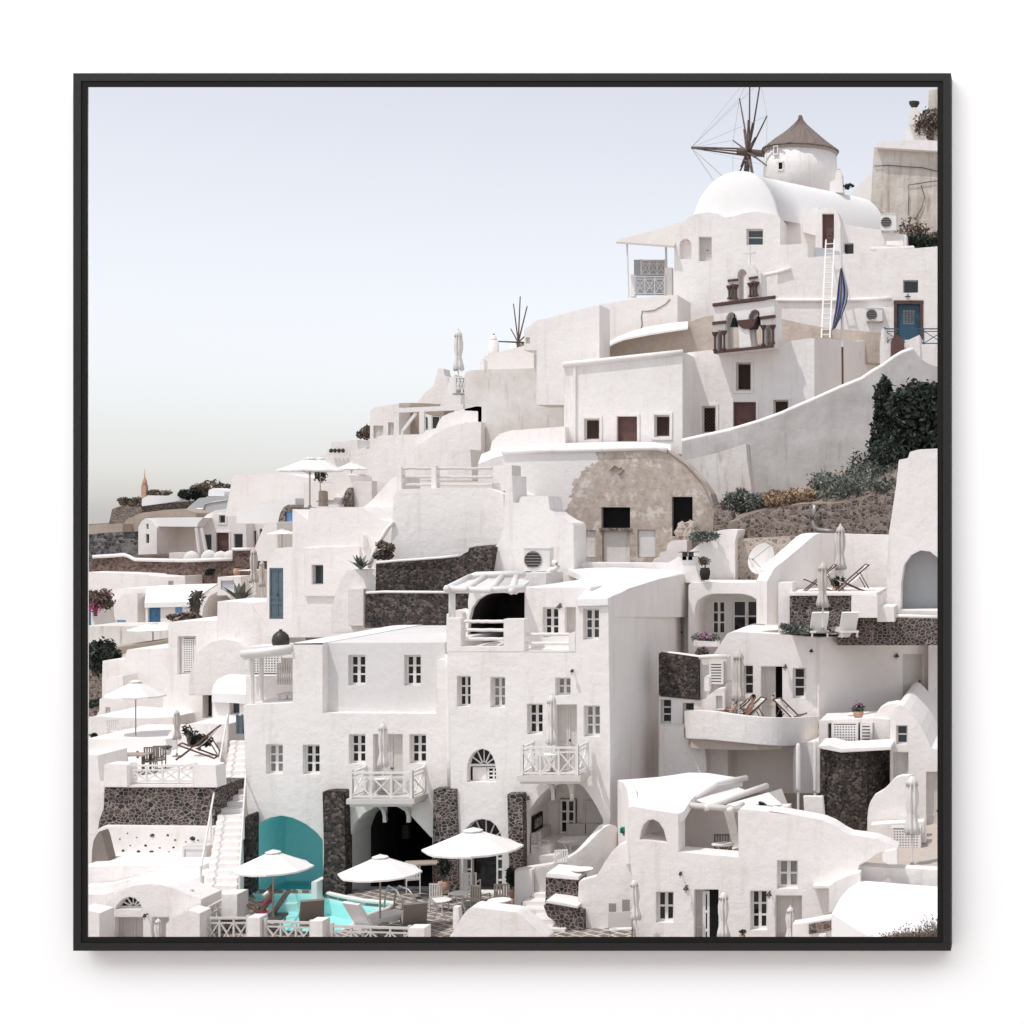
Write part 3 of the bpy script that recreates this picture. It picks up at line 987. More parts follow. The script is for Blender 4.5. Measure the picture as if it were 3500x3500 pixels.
# cave houses at the left
H1 = T('cave_house', 'low white cave house with a barrel roof and deep open porch on the far left', 'house', 'E', 620, 990, 158)
B(H1, 'E', [(532, 995), (532, 695), (560, 642), (600, 612), (640, 622), (678, 668), (708, 700), (708, 995)], 158, 5, 'plaster_warm', 'gable', [((608, 663, 628, 712), 'dark', .25), ((604, 760, 634, 847), 'dark', .25)])
B(H1, 'E', [(690, 690), (645, 622), (640, 612), (700, 606), (1145, 606), (1095, 660), (1085, 692)], 158.3, 6, 'roof_white', 'roof', r=4)
B(H1, 'E', [(700, 690), (1095, 688), (1095, 1000), (700, 1000)], 162, 1, 'plaster_warm', 'porch_wall')
H1 = T('cave_house', 'wide cave house with a rounded gable, brown door and two brown windows', 'house', 'E', 1310, 985, 160)
B(H1, 'E', [(1070, 1010), (1070, 700), (1088, 665), (1180, 575), (1260, 537), (1340, 526), (1430, 542), (1500, 590), (1548, 636), (1560, 1010)], 160, 9, 'plaster_warm', 'gable',
  [((1295, 583, 1352, 657), 'dark', .25, 1), ((1268, 748, 1387, 970), 'brown', .25, 1), ((1150, 763, 1222, 942), 'dark', .25), ((1433, 758, 1517, 892), 'dark', .25)])
mb = MB(); P = Plane('E', 158)
for a in (((1080, 700), (1118, 995)), ((1130, 700), (1180, 965))): mb.tube([P.at('E', *a[0]), P.at('E', *a[1])], .15, 6)
mb.build('porch_post', 'wood_white', H1)
H1 = T('cave_house', 'smaller cave house with a rounded gable behind the white ramp', 'house', 'E', 1700, 980, 161)
B(H1, 'E', [(1546, 1010), (1548, 680), (1590, 562), (1640, 502), (1700, 473), (1762, 481), (1830, 540), (1865, 625), (1880, 1010)], 161.5, 9, 'plaster_warm', 'gable',
  [((1695, 543, 1737, 624), 'dark', .25, 1), ((1588, 730, 1643, 892), 'brown', .25), ((1676, 710, 1700, 800), 'dark', .25)])
H1 = T('white_house', 'plain tall cream block rising behind the cave houses', 'house', 'S', 900, 1760, 140)
B(H1, 'S', [(769, 1765), (796, 1622), (975, 1617), (1005, 1624), (1043, 1632), (1090, 1634), (1090, 1765)], 140, 10, 'plaster_warm', 'wall', r=5)
B(H1, 'S', [(808, 1745), (850, 1738), (900, 1722), (960, 1718), (1010, 1700), (1010, 1790), (808, 1790)], 137, 2, 'roof_white', 'ledge', r=6)
H1 = T('stone_arch_house', 'rough stone arched house front with a sky blue door', 'house', 'F', 205, 770, 134)
B(H1, 'F', [(108, 800), (120, 690), (140, 610), (170, 562), (205, 543), (250, 562), (290, 620), (310, 700), (310, 800)], 134, 6, 'rubble', 'wall', [((180, 603, 252, 770), 'skydoor', .3)])
solo('steep white stair ramp between the cave houses and the stone arch', 'ramp', B(None, 'E', [(1585, 1015), (1640, 862), (1735, 650), (1842, 645), (1852, 1015)], 128, 5, 'plaster', 'ramp', r=10))
Wl = T('retaining_wall', 'long brown lava stone retaining wall with a white coping under the cave houses', 'wall', 'E', 800, 1150, 150)
B(Wl, 'E', [(72, 1125), (78, 1060), (110, 975), (400, 964), (440, 975), (500, 1007), (980, 1012), (1420, 1004), (1420, 905), (1610, 905), (1590, 1260), (975, 1260), (970, 1165), (800, 1165), (780, 1142)], 150, 9, 'stone_brown', 'wall')
coping(Wl, 'E', [(105, 975), (230, 968), (400, 956), (440, 970), (500, 1000), (740, 1006), (980, 1010), (1200, 1003), (1420, 998)], 149.9, .16)
coping(Wl, 'E', [(1418, 905), (1612, 903)], 149.9, .14)
for i, (x, y) in enumerate([(1035, 985), (1200, 975), (1310, 985), (1400, 980)]):
    mb = MB(); p = W('E', x, y, 152)
    mb.sphere((p.x, p.y, p.z - .3), .8, .4, .95, 12)
    solo(['beige round sunbed hood under the porch posts', 'beige pouffe beside the brown cave house door', 'second beige sunbed hood right of the brown door', 'beige sunbed hood nearest the brown stone corner'][i], 'sunbed', mb.build('sunbed', 'cushion', None, True), 'sunbeds on the cave house terrace')
mb = MB(); a = W('E', 865, 990, 157); b_ = W('E', 1060, 935, 157); mb.box(a.x, b_.x, 156.2, 157.6, a.z, b_.z)
solo('cream built bench inside the far porch', 'bench', mb.build('bench', 'plaster_warm'))
solo('low white house with a long flat roof under the brown retaining wall', 'house', B(None, 'E', [(20, 1120), (350, 1128), (620, 1142), (640, 1152), (815, 1165), (975, 1155), (978, 1420), (20, 1420)], 147, 3, 'plaster', 'long_house', r=5, holes=[((815, 1203, 864, 1241), 'none', .4)]))
H1 = T('white_house', 'white stepped house with a small sky blue shutter left of the blue door', 'house', 'E', 380, 1620, 138)
B(H1, 'E', [(90, 1660), (140, 1560), (215, 1490), (233, 1470), (236, 1285), (380, 1275), (605, 1268), (605, 1660)], 138.5, 6, 'plaster', 'wall', r=5)
B(H1, 'E', [(92, 1662), (138, 1564), (390, 1330), (525, 1318), (525, 1662)], 136.5, 1.6, 'plaster', 'buttress', r=5, holes=[((331, 1572, 414, 1622), 'shutter:blue', .15)])
H1 = T('vaulted_house', 'white barrel roofed house with a bright blue double door and blue window', 'house', 'E', 800, 1625, 136)
B(H1, 'E', [(600, 1680), (600, 1402), (1120, 1390), (1180, 1420), (1180, 1680)], 136, 4, 'plaster', 'wall', [((624, 1430, 741, 1625), 'bluedoor', .3), ((879, 1421, 947, 1505), 'shutter:blue', .25)])
loft(H1, 'E', [[(590, 1408, 135.7), (860, 1402, 135.7), (1130, 1392, 135.7)], [(600, 1330, 136.6), (870, 1318, 136.6), (1150, 1310, 136.6)], [(605, 1262, 139), (900, 1240, 139), (1280, 1228, 139)], [(610, 1256, 142), (900, 1236, 142), (1290, 1226, 142)]], down=.4)
H1 = T('arched_vault', 'white vault with a deep shaded arch beside the cactus', 'house', 'E', 1290, 1560, 130)
outl = [(1110, 1600), (1120, 1450), (1160, 1350), (1215, 1280), (1290, 1240), (1380, 1262), (1450, 1330), (1475, 1420), (1475, 1600)]
B(H1, 'E', outl, 130, 7, 'plaster', 'wall', [([(1125, 1590), (1150, 1440), (1200, 1350), (1280, 1305), (1340, 1320), (1400, 1370), (1440, 1440), (1450, 1590)], 'none', 4.0)], r=14)
H1 = T('kiosk', 'small white box kiosk with a pale picture panel on its front', 'kiosk', 'E', 1390, 1290, 128)
B(H1, 'E', [(1275, 1340), (1280, 1165), (1500, 1160), (1505, 1340)], 128, 3, 'plaster', 'wall', [((1310, 1200, 1432, 1282), 'none', .15)])
mb = MB(); P = Plane('E', 128); u0, u1, z0, z1 = bounds(P, 'E', rect(1312, 1202, 1430, 1280)); mb.pbox(P, u0, u1, z0, z1, .10, .14)
simple('seascape', (0.45, 0.48, 0.55), .8, (0.66, 0.66, 0.70), 1.5, stretch=(.3, 1, 4)); mb.build('picture_panel', 'seascape', H1)
B(H1, 'E', [(1495, 1340), (1495, 1180), (1600, 1180), (1600, 1110), (1480, 1108), (1478, 1100), (1640, 1100), (1640, 1340)], 129, 2, 'plaster', 'side_wall')

# left edge planting
shrub('bougainvillea', 'tall straggling bougainvillea with magenta flowers at the left picture edge', 'plant', 'E', 20, 1240, 240, 1520, 126, 'leaf_brown', 2200, .16, 14, 41)
mb = MB(); rn = random.Random(5)
for x, y in ((60, 1490), (120, 1440), (150, 1455), (75, 1500), (230, 1320)): leaves(mb, W('E', x, y, 125), .5, .4, .35, 16, .10, rn)
fl = [k for k in bpy.data.objects if k.get('label', '').startswith('tall straggling')][0]
mb.build('flowers', 'flower_pink', fl, weld=False)
H1 = T('white_house', 'white house corner with a tall blue door at the left picture edge', 'house', 'E', 60, 1640, 128)
B(H1, 'E', [(10, 1660), (10, 1400), (92, 1400), (100, 1560), (140, 1660)], 128, 3, 'plaster', 'wall', [((30, 1418, 86, 1630), 'bluedoor', .3)])

# agave, cactus, succulents
def agave(label, c, x, y, D, h, n=13, mat='leaf_grey', seed=3, group=None):
    rn = random.Random(seed)
    root = T('agave', label, 'plant', c, x, y, D, group)
    b0 = W(c, x, y, D)
    mb = MB()
    for k in range(n):
        a = 2 * math.pi * k / n + rn.uniform(-.2, .2)
        tilt = rn.uniform(.25, 1.1)
        d = Vector((math.cos(a) * math.sin(tilt), math.sin(a) * math.sin(tilt), math.cos(tilt)))
        L = h * rn.uniform(.75, 1.1)
        s = d.cross(Vector((0, 0, 1))).normalized()
        nrm = s.cross(d)
        pts = []
        for t_, wd_ in ((0, .10), (.35, .13), (.7, .08), (1, .004)):
            p = b0 + d * (L * t_) + Vector((0, 0, -.12 * L * t_ * t_))
            pts.append((p + s * wd_ * h, p + nrm * .04 * h * (1 - t_), p - s * wd_ * h, p - nrm * .05 * h * (1 - t_)))
        for q in range(3):
            for e in range(4):
                e2 = (e + 1) % 4
                mb.quad(pts[q][e], pts[q][e2], pts[q + 1][e2], pts[q + 1][e])
    mb.build('leaves', mat, root)
    return root
agave('big grey green agave with pointed leaves on the white ledge beside the folded parasols', 'E', 1490, 1385, 112, 1.7, 13, 'leaf_grey')
root = T('cactus', 'tall dark branching cactus in front of the shaded arch', 'plant', 'E', 1060, 1540, 124)
mb = MB(); P = Plane('E', 124); rn = random.Random(8)
for path in ([(1060, 1545), (1065, 1480), (1085, 1420), (1075, 1370), (1095, 1310), (1125, 1305), (1115, 1345)], [(1075, 1400), (1035, 1385), (1020, 1395)], [(1080, 1375), (1050, 1350)], [(1065, 1470), (1040, 1450)], [(1045, 1540), (1020, 1500)]):
    mb.tube([P.at('E', *p) for p in path], .32, 6, .16)
mb.build('stem', 'bark', root)
mb = MB()
for x, y in ((1075, 1375), (1060, 1385), (1090, 1345), (1070, 1430), (1055, 1470)): leaves(mb, W('E', x, y, 124), .5, .4, .5, 60, .15, rn, .2, 0, .3)
mb.build('crown', 'leaf_dark', root, weld=False)
shrub('hedge', 'low dark hedge of succulents on the white wall in front of the blue door', 'hedge', 'E', 815, 1495, 1060, 1590, 121, 'leaf_brown', 1800, .16, 14, 44, trunk=False)
shrub('shrub', 'dark green shrub on the brown retaining wall', 'shrub', 'E', 1190, 1080, 1275, 1160, 144, 'leaf_dark', 300, .2, 6, 45)

# ------------------------------------------------------------------ left middle: stacked white houses
solo('long pale aged wall below the stepped house with the sky blue shutter', 'wall', B(None, 'I', [(20, 250), (815, 246), (830, 480), (440, 520), (420, 720), (20, 720)], 112, 4, 'plaster_stained', 'wall'))
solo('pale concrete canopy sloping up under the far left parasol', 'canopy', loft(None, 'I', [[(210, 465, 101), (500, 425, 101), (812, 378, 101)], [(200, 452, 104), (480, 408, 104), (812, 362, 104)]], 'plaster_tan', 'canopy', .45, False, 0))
solo('brown rocky slope at the left picture edge below the bush', 'rock', B(None, 'I', [(20, 640), (100, 690), (200, 690), (205, 1100), (20, 1100)], 95, 6, 'rubble', 'rock_slope', r=12))
shrub('olive_tree', 'dark green bushy tree at the left picture edge', 'tree', 'I', -40, 340, 270, 700, 92, 'leaf_dark', 3600, .15, 18, 46)
shrub('shrub', 'small dark shrub at the left edge beside the white terrace chairs', 'shrub', 'I', -20, 1250, 110, 1310, 74, 'leaf_dark', 400, .09, 6, 47)
shrub('shrub', 'dark scrub on the rocks at the left edge behind the open parasol', 'shrub', 'I', 20, 940, 160, 1020, 91, 'leaf_dark', 700, .12, 7, 48, trunk=False)
H1 = T('white_house', 'white stepped house behind the open left parasol', 'house', 'I', 500, 1100, 88)
B(H1, 'I', [(190, 760), (195, 575), (400, 565), (425, 470), (800, 455), (830, 470), (830, 1150), (190, 1150)], 90, 6, 'plaster', 'wall', r=5)
B(H1, 'I', [(205, 1150), (225, 740), (385, 716), (400, 900), (790, 890), (790, 1150)], 88.4, 1.4, 'plaster', 'step', r=6)
B(H1, 'I', [(110, 1150), (165, 1040), (165, 938), (210, 912), (790, 905), (790, 1150)], 85.5, 2.6, 'plaster', 'low_wing', [((224, 1015, 266, 1076), 'shutter', .12)], r=6)
B(H1, 'I', [(20, 1330), (20, 1130), (120, 1095), (320, 1110), (560, 1118), (860, 1105), (860, 1330)], 80, 4, 'plaster', 'terrace_bench', r=10)
H1 = T('white_house', 'large white house with a tall louvred window and slit opening at mid left', 'house', 'I', 1100, 1150, 82)
B(H1, 'I', [(745, 1200), (770, 900), (795, 730), (818, 700), (815, 250), (838, 208), (1040, 200), (1275, 192), (1620, 190), (1620, 1200)], 82, 4.5, 'plaster', 'wall',
  [((905, 345, 1076, 705), 'none', .25), ((1140, 850, 1226, 1117), 'dark', .55)], r=8)
P = Plane('I', 82)
fit(H1, 'holes', 'I', rect(928, 358, 1066, 690), P, .23)
B(H1, 'I', [(1275, 520), (1278, 14), (1430, 18), (1583, 32), (1690, 175), (1812, 345), (1812, 520)], 81.2, 3.5, 'plaster', 'stair_wall', r=7)
B(H1, 'I', [(1010, 780), (1022, 690), (1060, 560), (1120, 465), (1225, 395), (1345, 370), (1460, 395), (1550, 470), (1610, 640), (1620, 900), (1010, 900)], 80.6, 1.6, 'plaster', 'vault_end', r=10)
H1 = T('vaulted_house', 'small white vaulted house with a dark little window beside the stairs', 'house', 'I', 1400, 1150, 74)
B(H1, 'I', [(1232, 1180), (1232, 868), (1600, 890), (1600, 1180)], 74, 5, 'plaster', 'wall', [((1393, 957, 1486, 1082), 'dark:blue', .35)])
loft(H1, 'I', [[(1225, 880, 73.8), (1400, 885, 73.8), (1610, 900, 73.8)], [(1238, 810, 74.4), (1420, 800, 74.4), (1640, 800, 74.4)], [(1285, 745, 76.5), (1440, 725, 76.5), (1700, 740, 76.5)], [(1370, 706, 79), (1460, 700, 79), (1720, 725, 79)]], down=.4)
mb = MB(); P = Plane('I', 70); u0, u1, z0, z1 = bounds(P, 'I', rect(1452, 1092, 1526, 1264)); mb.pbox(P, u0, u1, z0, z1, 0, .06)
for q in (u0 + .03, u1 - .09): mb.pbox(P, q, q + .06, z0, z1 + .05, -.03, 0)
solo('slate blue wooden gate at the head of the white stairs', 'gate', mb.build('gate', 'paint_slate'))
H1 = T('terrace_wall', 'low white terrace wall behind the striped deck chair', 'wall', 'I', 1000, 1500, 72)
B(H1, 'I', [(780, 1560), (800, 1300), (830, 1245), (890, 1200), (1050, 1168), (1375, 1172), (1375, 1560)], 72, 3, 'plaster', 'wall', [((1272, 1345, 1342, 1420), 'shutter', .12)], r=9)
B(H1, 'I', [(20, 1640), (20, 1316), (790, 1318), (800, 1360), (860, 1640)], 71.2, 5, 'plaster', 'parapet', r=5)

# the tower with the slate door
H1 = T('tower_house', 'white tower house with a tall slate blue double door and rounded buttress', 'house', 'F', 500, 1560, 79)
B(H1, 'F', [(240, 1640), (240, 578), (367, 668), (385, 570), (540, 566), (805, 562), (862, 600), (945, 665), (1075, 682), (1060, 740), (985, 860), (945, 1000), (945, 1640)], 79, 6, 'plaster', 'wall', [((400, 1040, 494, 1202), 'dark:blue', .4)], r=8)
B(H1, 'F', [(28, 1640), (30, 1012), (60, 955), (112, 900), (245, 892), (245, 1640)], 79.6, 5, 'plaster', 'porch', [((50, 1067, 164, 1487), 'slate', .12)], r=10)
B(H1, 'F', [(335, 1300), (337, 905), (540, 893), (795, 885), (800, 1300)], 78.88, 1, 'plaster', 'plinth', r=6, holes=[((400, 1040, 494, 1202), 'tunnel', .12)])
B(H1, 'F', [(560, 1600), (562, 1420), (590, 1290), (640, 1160), (692, 1085), (780, 1074), (935, 1076), (940, 1600)], 76.5, 2.2, 'plaster', 'buttress', r=14)
B(H1, 'F', [(700, 1545), (700, 1240), (828, 1238), (828, 1545)], 76.2, .28, 'plaster_warm', 'doorway')
B(H1, 'F', [(792, 900), (792, 800), (808, 778), (828, 800), (832, 900)], 78.6, .5, 'plaster', 'chimney', r=8)
coping(H1, 'F', [(1072, 685), (1030, 735), (960, 850), (905, 960), (875, 1065)], 76.9, .1, name='ramp_rail')
solo('curved white ramp wall beside the tower house', 'ramp', B(None, 'F', [(850, 1100), (882, 960), (962, 810), (1066, 690), (1085, 1000), (935, 1040), (930, 1100)], 77.2, 1.6, 'plaster', 'ramp', r=6))
shrub('shrub', 'dry brown bush between the curved ramp and the rounded white block', 'shrub', 'F', 930, 832, 1060, 940, 76, 'leaf_brown', 900, .07, 9, 51)
mb = MB()
for k in range(7): mb.sphere(W('F', 945 + 15 * k, 965 - (k % 3) * 10, 76.2) + Vector((0, .1 * (k % 2), 0)), .24, .2, .19, 8, .35)
solo('pile of dark rocks under the dry brown bush', 'rocks', mb.build('rocks', 'stone_dark'))
agave('grey spiky agave on the white buttress top', 'F', 805, 1072, 76.4, .8, 16, 'leaf_grey', 6)
solo('white stair walls behind the terrace parasol, stepping up to the fence', 'wall', B(None, 'F', [(815, 575), (900, 500), (968, 428), (1040, 345), (1105, 300), (1115, 420), (1072, 690), (950, 690), (860, 610)], 84, 3, 'plaster', 'stair_wall', r=5))

# black water-skin shaped jar on the roof
# ------------------------------------------------------------------ windmill
def windmill():
    D = 128
    root = T('windmill', 'round white windmill with a conical thatched cap and bare wooden sails', 'windmill', 'A', 939, 740, D)
    ct = W('A', 939, 760, D)
    s = D / F / 1.932
    r = 243 * s
    ztop = W('A', 939, 478, D).z
    mb = MB(); mb.lathe([(r * 1.02, ct.z - 1), (r * 1.0, (ct.z + ztop) / 2), (r * .965, ztop)], 56, (ct.x, ct.y, 0))
    mb.build('tower', 'plaster', root, True)
    mb = MB()
    prof = [(r * 1.03, ztop - .02), (r * 1.045, ztop + .10), (r * .96, ztop + .5), (r * .72, ztop + 1.75), (r * .44, ztop + 3.2), (r * .2, ztop + 4.5), (r * .075, ztop + 5.5), (r * .05, ztop + 6.1), (r * .04, ztop + 6.3)]
    k = (W('A', 0, 240, D).z - ztop) / 6.3
    prof = [(a, ztop + (b_ - ztop) * k) for a, b_ in prof]
    rn = random.Random(3)
    n = 72
    base = len(mb.v)
    mb.lathe(prof, n, (ct.x, ct.y, 0))
    for i in range(len(mb.v)):
        v = mb.v[i]
        j = i // n
        q = (rn.random() - .5) * (.10 if j < 6 else .03)
        d = Vector((v.x - ct.x, v.y - ct.y, 0)).normalized() if j < 8 else Vector()
        mb.v[i] = v + d * q + Vector((0, 0, (rn.random() - .5) * .09 * (j < 7)))
    mb.build('thatched_cap', 'thatch', root)
    mb = MB(); mb.lathe([(r * 1.0, ztop - .22), (r * 1.015, ztop - .03)], 56, (ct.x, ct.y, 0)); mb.build('eaves_band', 'wood_tan', root, True)
    for x0, y0, x1, y1, m_ in ((790, 485, 832, 545, 'glass_pale'), (820, 590, 868, 650, 'black')):
        xc = ((x0 + x1) / 2 - 939) * s
        yw = ct.y - math.sqrt(max(.1, r * r - xc * xc)) + .02
        a, b_ = W('A', x0, y1, D), W('A', x1, y0, D)
        P = Plane('A', yw)
        th = math.atan2(xc, math.sqrt(r * r - xc * xc))
        P.p = Vector((ct.x + xc, yw, 0)); P.u = Vector((math.cos(th), math.sin(th), 0)); P.n = Vector((-math.sin(th), math.cos(th), 0))
        w_, z0, z1 = (b_.x - a.x) / 2, a.z, b_.z
        f = MB()
        f.pbox(P, -w_, w_, z1 - .10, z1 + .02, -.10, .3); f.pbox(P, -w_, w_, z0 - .02, z0 + .10, -.10, .3)
        f.pbox(P, -w_, -w_ + .12, z0 + .1, z1 - .1, -.09, .3); f.pbox(P, w_ - .10, w_, z0 + .1, z1 - .1, -.09, .3)
        fo = f.build('window', 'plaster', root)
        p = MB(); p.pbox(P, -w_ + .12, w_ - .1, z0 + .1, z1 - .1, -.06, .2); p.build('pane', m_, fo)
    # sails: hub at the end of a nearly sideways axle
    hub = W('A', 600, 485, D - 1.0)
    ax = Vector((-.92, -.39, 0)).normalized()
    side = Vector((-ax.y, ax.x, 0))
    up = Vector((0, 0, 1))
    mb = MB(); mb.tube([hub - ax * 2.6, hub + ax * .9], .26, 10); mb.build('axle', 'spoke_wood', root)
    mb = MB()
    tip = hub + ax * (368 * s / .97)
    for q in ((0, .13), (.0, -.13), (.13, 0)):
        mb.tube([hub + side * q[0] + up * q[1] * 2, tip + side * q[0] * .3 + up * q[1] * .3], .075, 6, .05)
    mb.build('bowsprit', 'spoke_wood', root)
    Rr = 500 * s
    tips = []
    for k in range(10):
        th = 2 * math.pi * k / 10 + .04
        d = up * math.cos(th) + side * math.sin(th)
        e = hub + d * Rr
        tips.append(e)
        m_ = MB(); m_.tube([hub + ax * .1 * (k % 2), hub + d * Rr * .35, e], .085, 6, .05)
        m_.tube([hub + ax * .18, hub + d * Rr * .42 + ax * .1], .075, 6, .045)
        m_.build('sail_spoke', 'spoke_wood', root)
    mb = MB()
    for k, e in enumerate(tips):
        mb.tube([tip, e], .010, 4)
        mb.tube([e, tips[(k + 1) % 10]], .010, 4)
    mb.build('rigging', 'metal_grey', root)
windmill()

def far_mill():
    D = 190
    hub = W('B', 690, 580, D)
    root = T('windmill', 'distant windmill showing only its bare wooden sails behind the ridge', 'windmill', 'B', 690, 660, D)
    ax = Vector((-.866, -.5, 0)); side = Vector((.5, -.866, 0)); up = Vector((0, 0, 1))
    s = D / F / 2.1467
    tip = hub + ax * 145 * s
    mb = MB(); mb.tube([hub - ax * 2, tip], .14, 6, .08); mb.build('axle', 'spoke_wood', root)
    for k in range(10):
        th = 2 * math.pi * k / 10 + .16
        e = hub + (up * math.cos(th) + side * math.sin(th) * (1.15 if k < 5 else 1)) * (335 * s * (1 if k in (0, 1, 9) else .8))
        mb = MB(); mb.tube([hub, e], .09, 5, .06); mb.build('sail_spoke', 'spoke_wood', root)
    mb = MB(); p = W('B', 760, 640, D); mb.lathe([(3, p.z - 6), (2.8, p.z + 1)], 24, (p.x, p.y + 3, 0)); mb.build('tower', 'plaster', root, True)
far_mill()

# ------------------------------------------------------------------ dome house at the top
H1 = T('domed_house', 'big white vaulted house with a rounded apse dome below the windmill', 'house', 'A', 480, 1500, 112)
apse = [(232, 930), (245, 880), (275, 800), (320, 730), (380, 665), (440, 628), (500, 610), (540, 607), (600, 612), (650, 630), (700, 670), (750, 740), (785, 820), (805, 905), (812, 930)]
P = Plane('A', 112)
prof = [P.at('A', *p) for p in smooth_line(apse, 1)]
cen = P.at('A', 520, 930)
E = Vector((6.6, 8.5, 0))
mb = MB()
rings = []
for k in range(7):
    a = math.pi / 2 * k / 6
    sc, fw = math.sin(a) if k else .02, math.cos(a)
    rings.append([cen + (v - cen) * sc - E.normalized() * .8 * fw for v in prof])
for t_ in (0.004, .25, .5, .75, 1):
    rings.append([cen + (v - cen) * .955 + E * t_ for v in prof])
n = len(prof)
for i in range(len(rings) - 1):
    for j in range(n - 1):
        mb.quad(rings[i][j], rings[i][j + 1], rings[i + 1][j + 1], rings[i + 1][j])
o = mb.build('vault_roof', 'roof_white', H1, True)
B(H1, 'A', [(100, 1640), (108, 1040), (150, 962), (190, 920), (240, 893), (320, 880), (390, 888), (440, 914), (500, 905), (560, 886), (650, 874), (740, 890), (806, 912), (806, 1100), (860, 1200), (860, 1640)], 110.5, 5, 'plaster', 'wall',
  [(arch(142, 1055, 218, 1188, 1095), 'none', .5), ((268, 1043, 352, 1203), 'shutter', .5), ((583, 990, 692, 1096), 'w12:blue', .45)], r=5)
B(H1, 'A', [(803, 912), (1130, 962), (1210, 1000), (1210, 1160), (803, 1160)], 113.5, 1.0, 'plaster_warm', 'rear_wall')
B(H1, 'A', [(1195, 1180), (1200, 955), (1330, 975), (1490, 1000), (1640, 1030), (1640, 1180)], 114.5, 2, 'plaster_warm', 'long_wall', [((1215, 1085, 1290, 1155), 'dark', .3)])
B(H1, 'A', [(950, 1010), (952, 900), (975, 860), (1010, 845), (1060, 845), (1060, 1040)], 113, 1.2, 'plaster', 'porch_side', r=12)
B(H1, 'A', [(1036, 1170), (1040, 885), (1080, 852), (1150, 837), (1185, 875), (1205, 950), (1207, 1170)], 112.6, 2.5, 'plaster', 'porch', [((1082, 890, 1160, 1120), 'brown', .35)], r=8)
# awning, fence and terrace on its left
R1 = T('awning', 'white flat terrace awning on thin posts beside the domed house', 'awning', 'Z', 1230, 560, 113)
loft(R1, 'Z', [[(1163, 456, 110), (1220, 460, 110), (1272, 464, 110)], [(1172, 450, 114), (1230, 436, 114), (1290, 418, 114)]], 'canvas_beige', 'roof', .12, False, 0)
mb = MB(); mb.tube([W('Z', 1183, 456, 110.3), W('Z', 1186, 562, 110.3)], .06, 8); mb.tube([W('Z', 1256, 440, 112), W('Z', 1258, 545, 112)], .07, 8); mb.build('post', 'wood_white', R1)
R1 = T('terrace_fence', 'ornate pierced white terrace fence under the white awning', 'fence', 'Z', 1225, 560, 112)
for (x0, y0, x1, y1, D) in ((1198, 521, 1254, 556, 111.2), (1210, 491, 1255, 519, 113.5)):
    P = Plane('Z', D); u0, u1, z0, z1 = bounds(P, 'Z', rect(x0, y0, x1, y1))
    mb = MB(); xrail(mb, P, u0, u1, z0, z1, 0, 3, .07)
    for i in range(3):
        c_ = P.pt(u0 + (u1 - u0) * (i + .5) / 3, (z0 + z1) / 2, 0)
        mb.tube([c_ + Vector((.22 * math.cos(t_ * math.pi / 5), .02, .22 * math.sin(t_ * math.pi / 5))) for t_ in range(11)], .025, 5)
    mb.build('panel', 'metal_white', R1)
mb = MB(); P = Plane('Z', 111.3); u0, u1, z0, z1 = bounds(P, 'Z', rect(1190, 518, 1198, 560)); mb.pbox(P, u0, u1, z0, z1, 0, .4); mb.build('pillar', 'plaster', R1); mb = MB()
u0, u1, z0, z1 = bounds(P, 'Z', rect(1254, 505, 1268, 560)); mb.pbox(P, u0, u1, z0, z1, 0, .4); mb.build('pillar', 'plaster', R1)
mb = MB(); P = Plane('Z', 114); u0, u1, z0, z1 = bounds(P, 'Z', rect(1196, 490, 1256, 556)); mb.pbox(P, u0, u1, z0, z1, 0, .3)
mb.build('rear_wall', 'cool_grey', R1)

# things on and behind the vault
R1 = T('chimney', 'small stepped white chimney on the vaulted roof beside the windmill', 'chimney', 'A', 1175, 735, 118)
B(R1, 'A', [(1130, 750), (1133, 680), (1165, 665), (1172, 615), (1185, 600), (1200, 600), (1212, 625), (1218, 690), (1222, 750)], 118, .8, 'plaster', 'stack', r=4)
mb = MB(); p = W('A', 1192, 603, 118.3); mb.sphere(p, .12, n=8); mb.build('finial', 'terracotta', R1)
shrub('potted_plant', 'dark potted flowers beside the stepped chimney', 'plant', 'A', 1205, 680, 1285, 735, 117, 'leaf_dark', 300, .08, 6, 61, trunk=False)
solo('smooth white dome behind the stained wall', 'dome', B(None, 'A', [(1240, 800), (1285, 738), (1345, 675), (1420, 610), (1470, 600), (1470, 850), (1240, 850)], 124, 5, 'roof_white', 'dome', r=20))
H1 = T('ruined_house', 'old stained house with a flat white top at the top right', 'house', 'A', 1640, 1010, 121)
B(H1, 'A', [(1405, 820), (1415, 600), (1425, 450), (1640, 452), (1870, 480), (1870, 1060), (1600, 1060), (1480, 885)], 121, 6, 'plaster_ruin', 'wall', r=4)
B(H1, 'A', [(1440, 452), (1448, 418), (1560, 408), (1640, 402), (1775, 404), (1870, 410), (1870, 478)], 120.4, 5, 'plaster', 'roof', r=3)
mb = MB(); P = Plane('A', 120.9)
for pth in ([(1650, 900), (1655, 780), (1650, 700), (1720, 690), (1780, 680), (1845, 672)], [(1425, 575), (1520, 570), (1640, 580), (1740, 585), (1845, 610)], [(1735, 700), (1760, 780), (1740, 850), (1700, 920)]): mb.tube([P.at('A', *p) for p in pth], .03, 5)
mb.build('cable', 'wood_brown', H1)
H1 = T('chapel_top', 'white rounded chapel gable with a square chimney at the top right corner', 'chapel', 'A', 1730, 405, 124)
B(H1, 'A', [(1622, 420), (1628, 360), (1645, 315), (1680, 285), (1720, 270), (1745, 272), (1778, 300), (1778, 420)], 124, 5, 'plaster', 'gable', r=8)
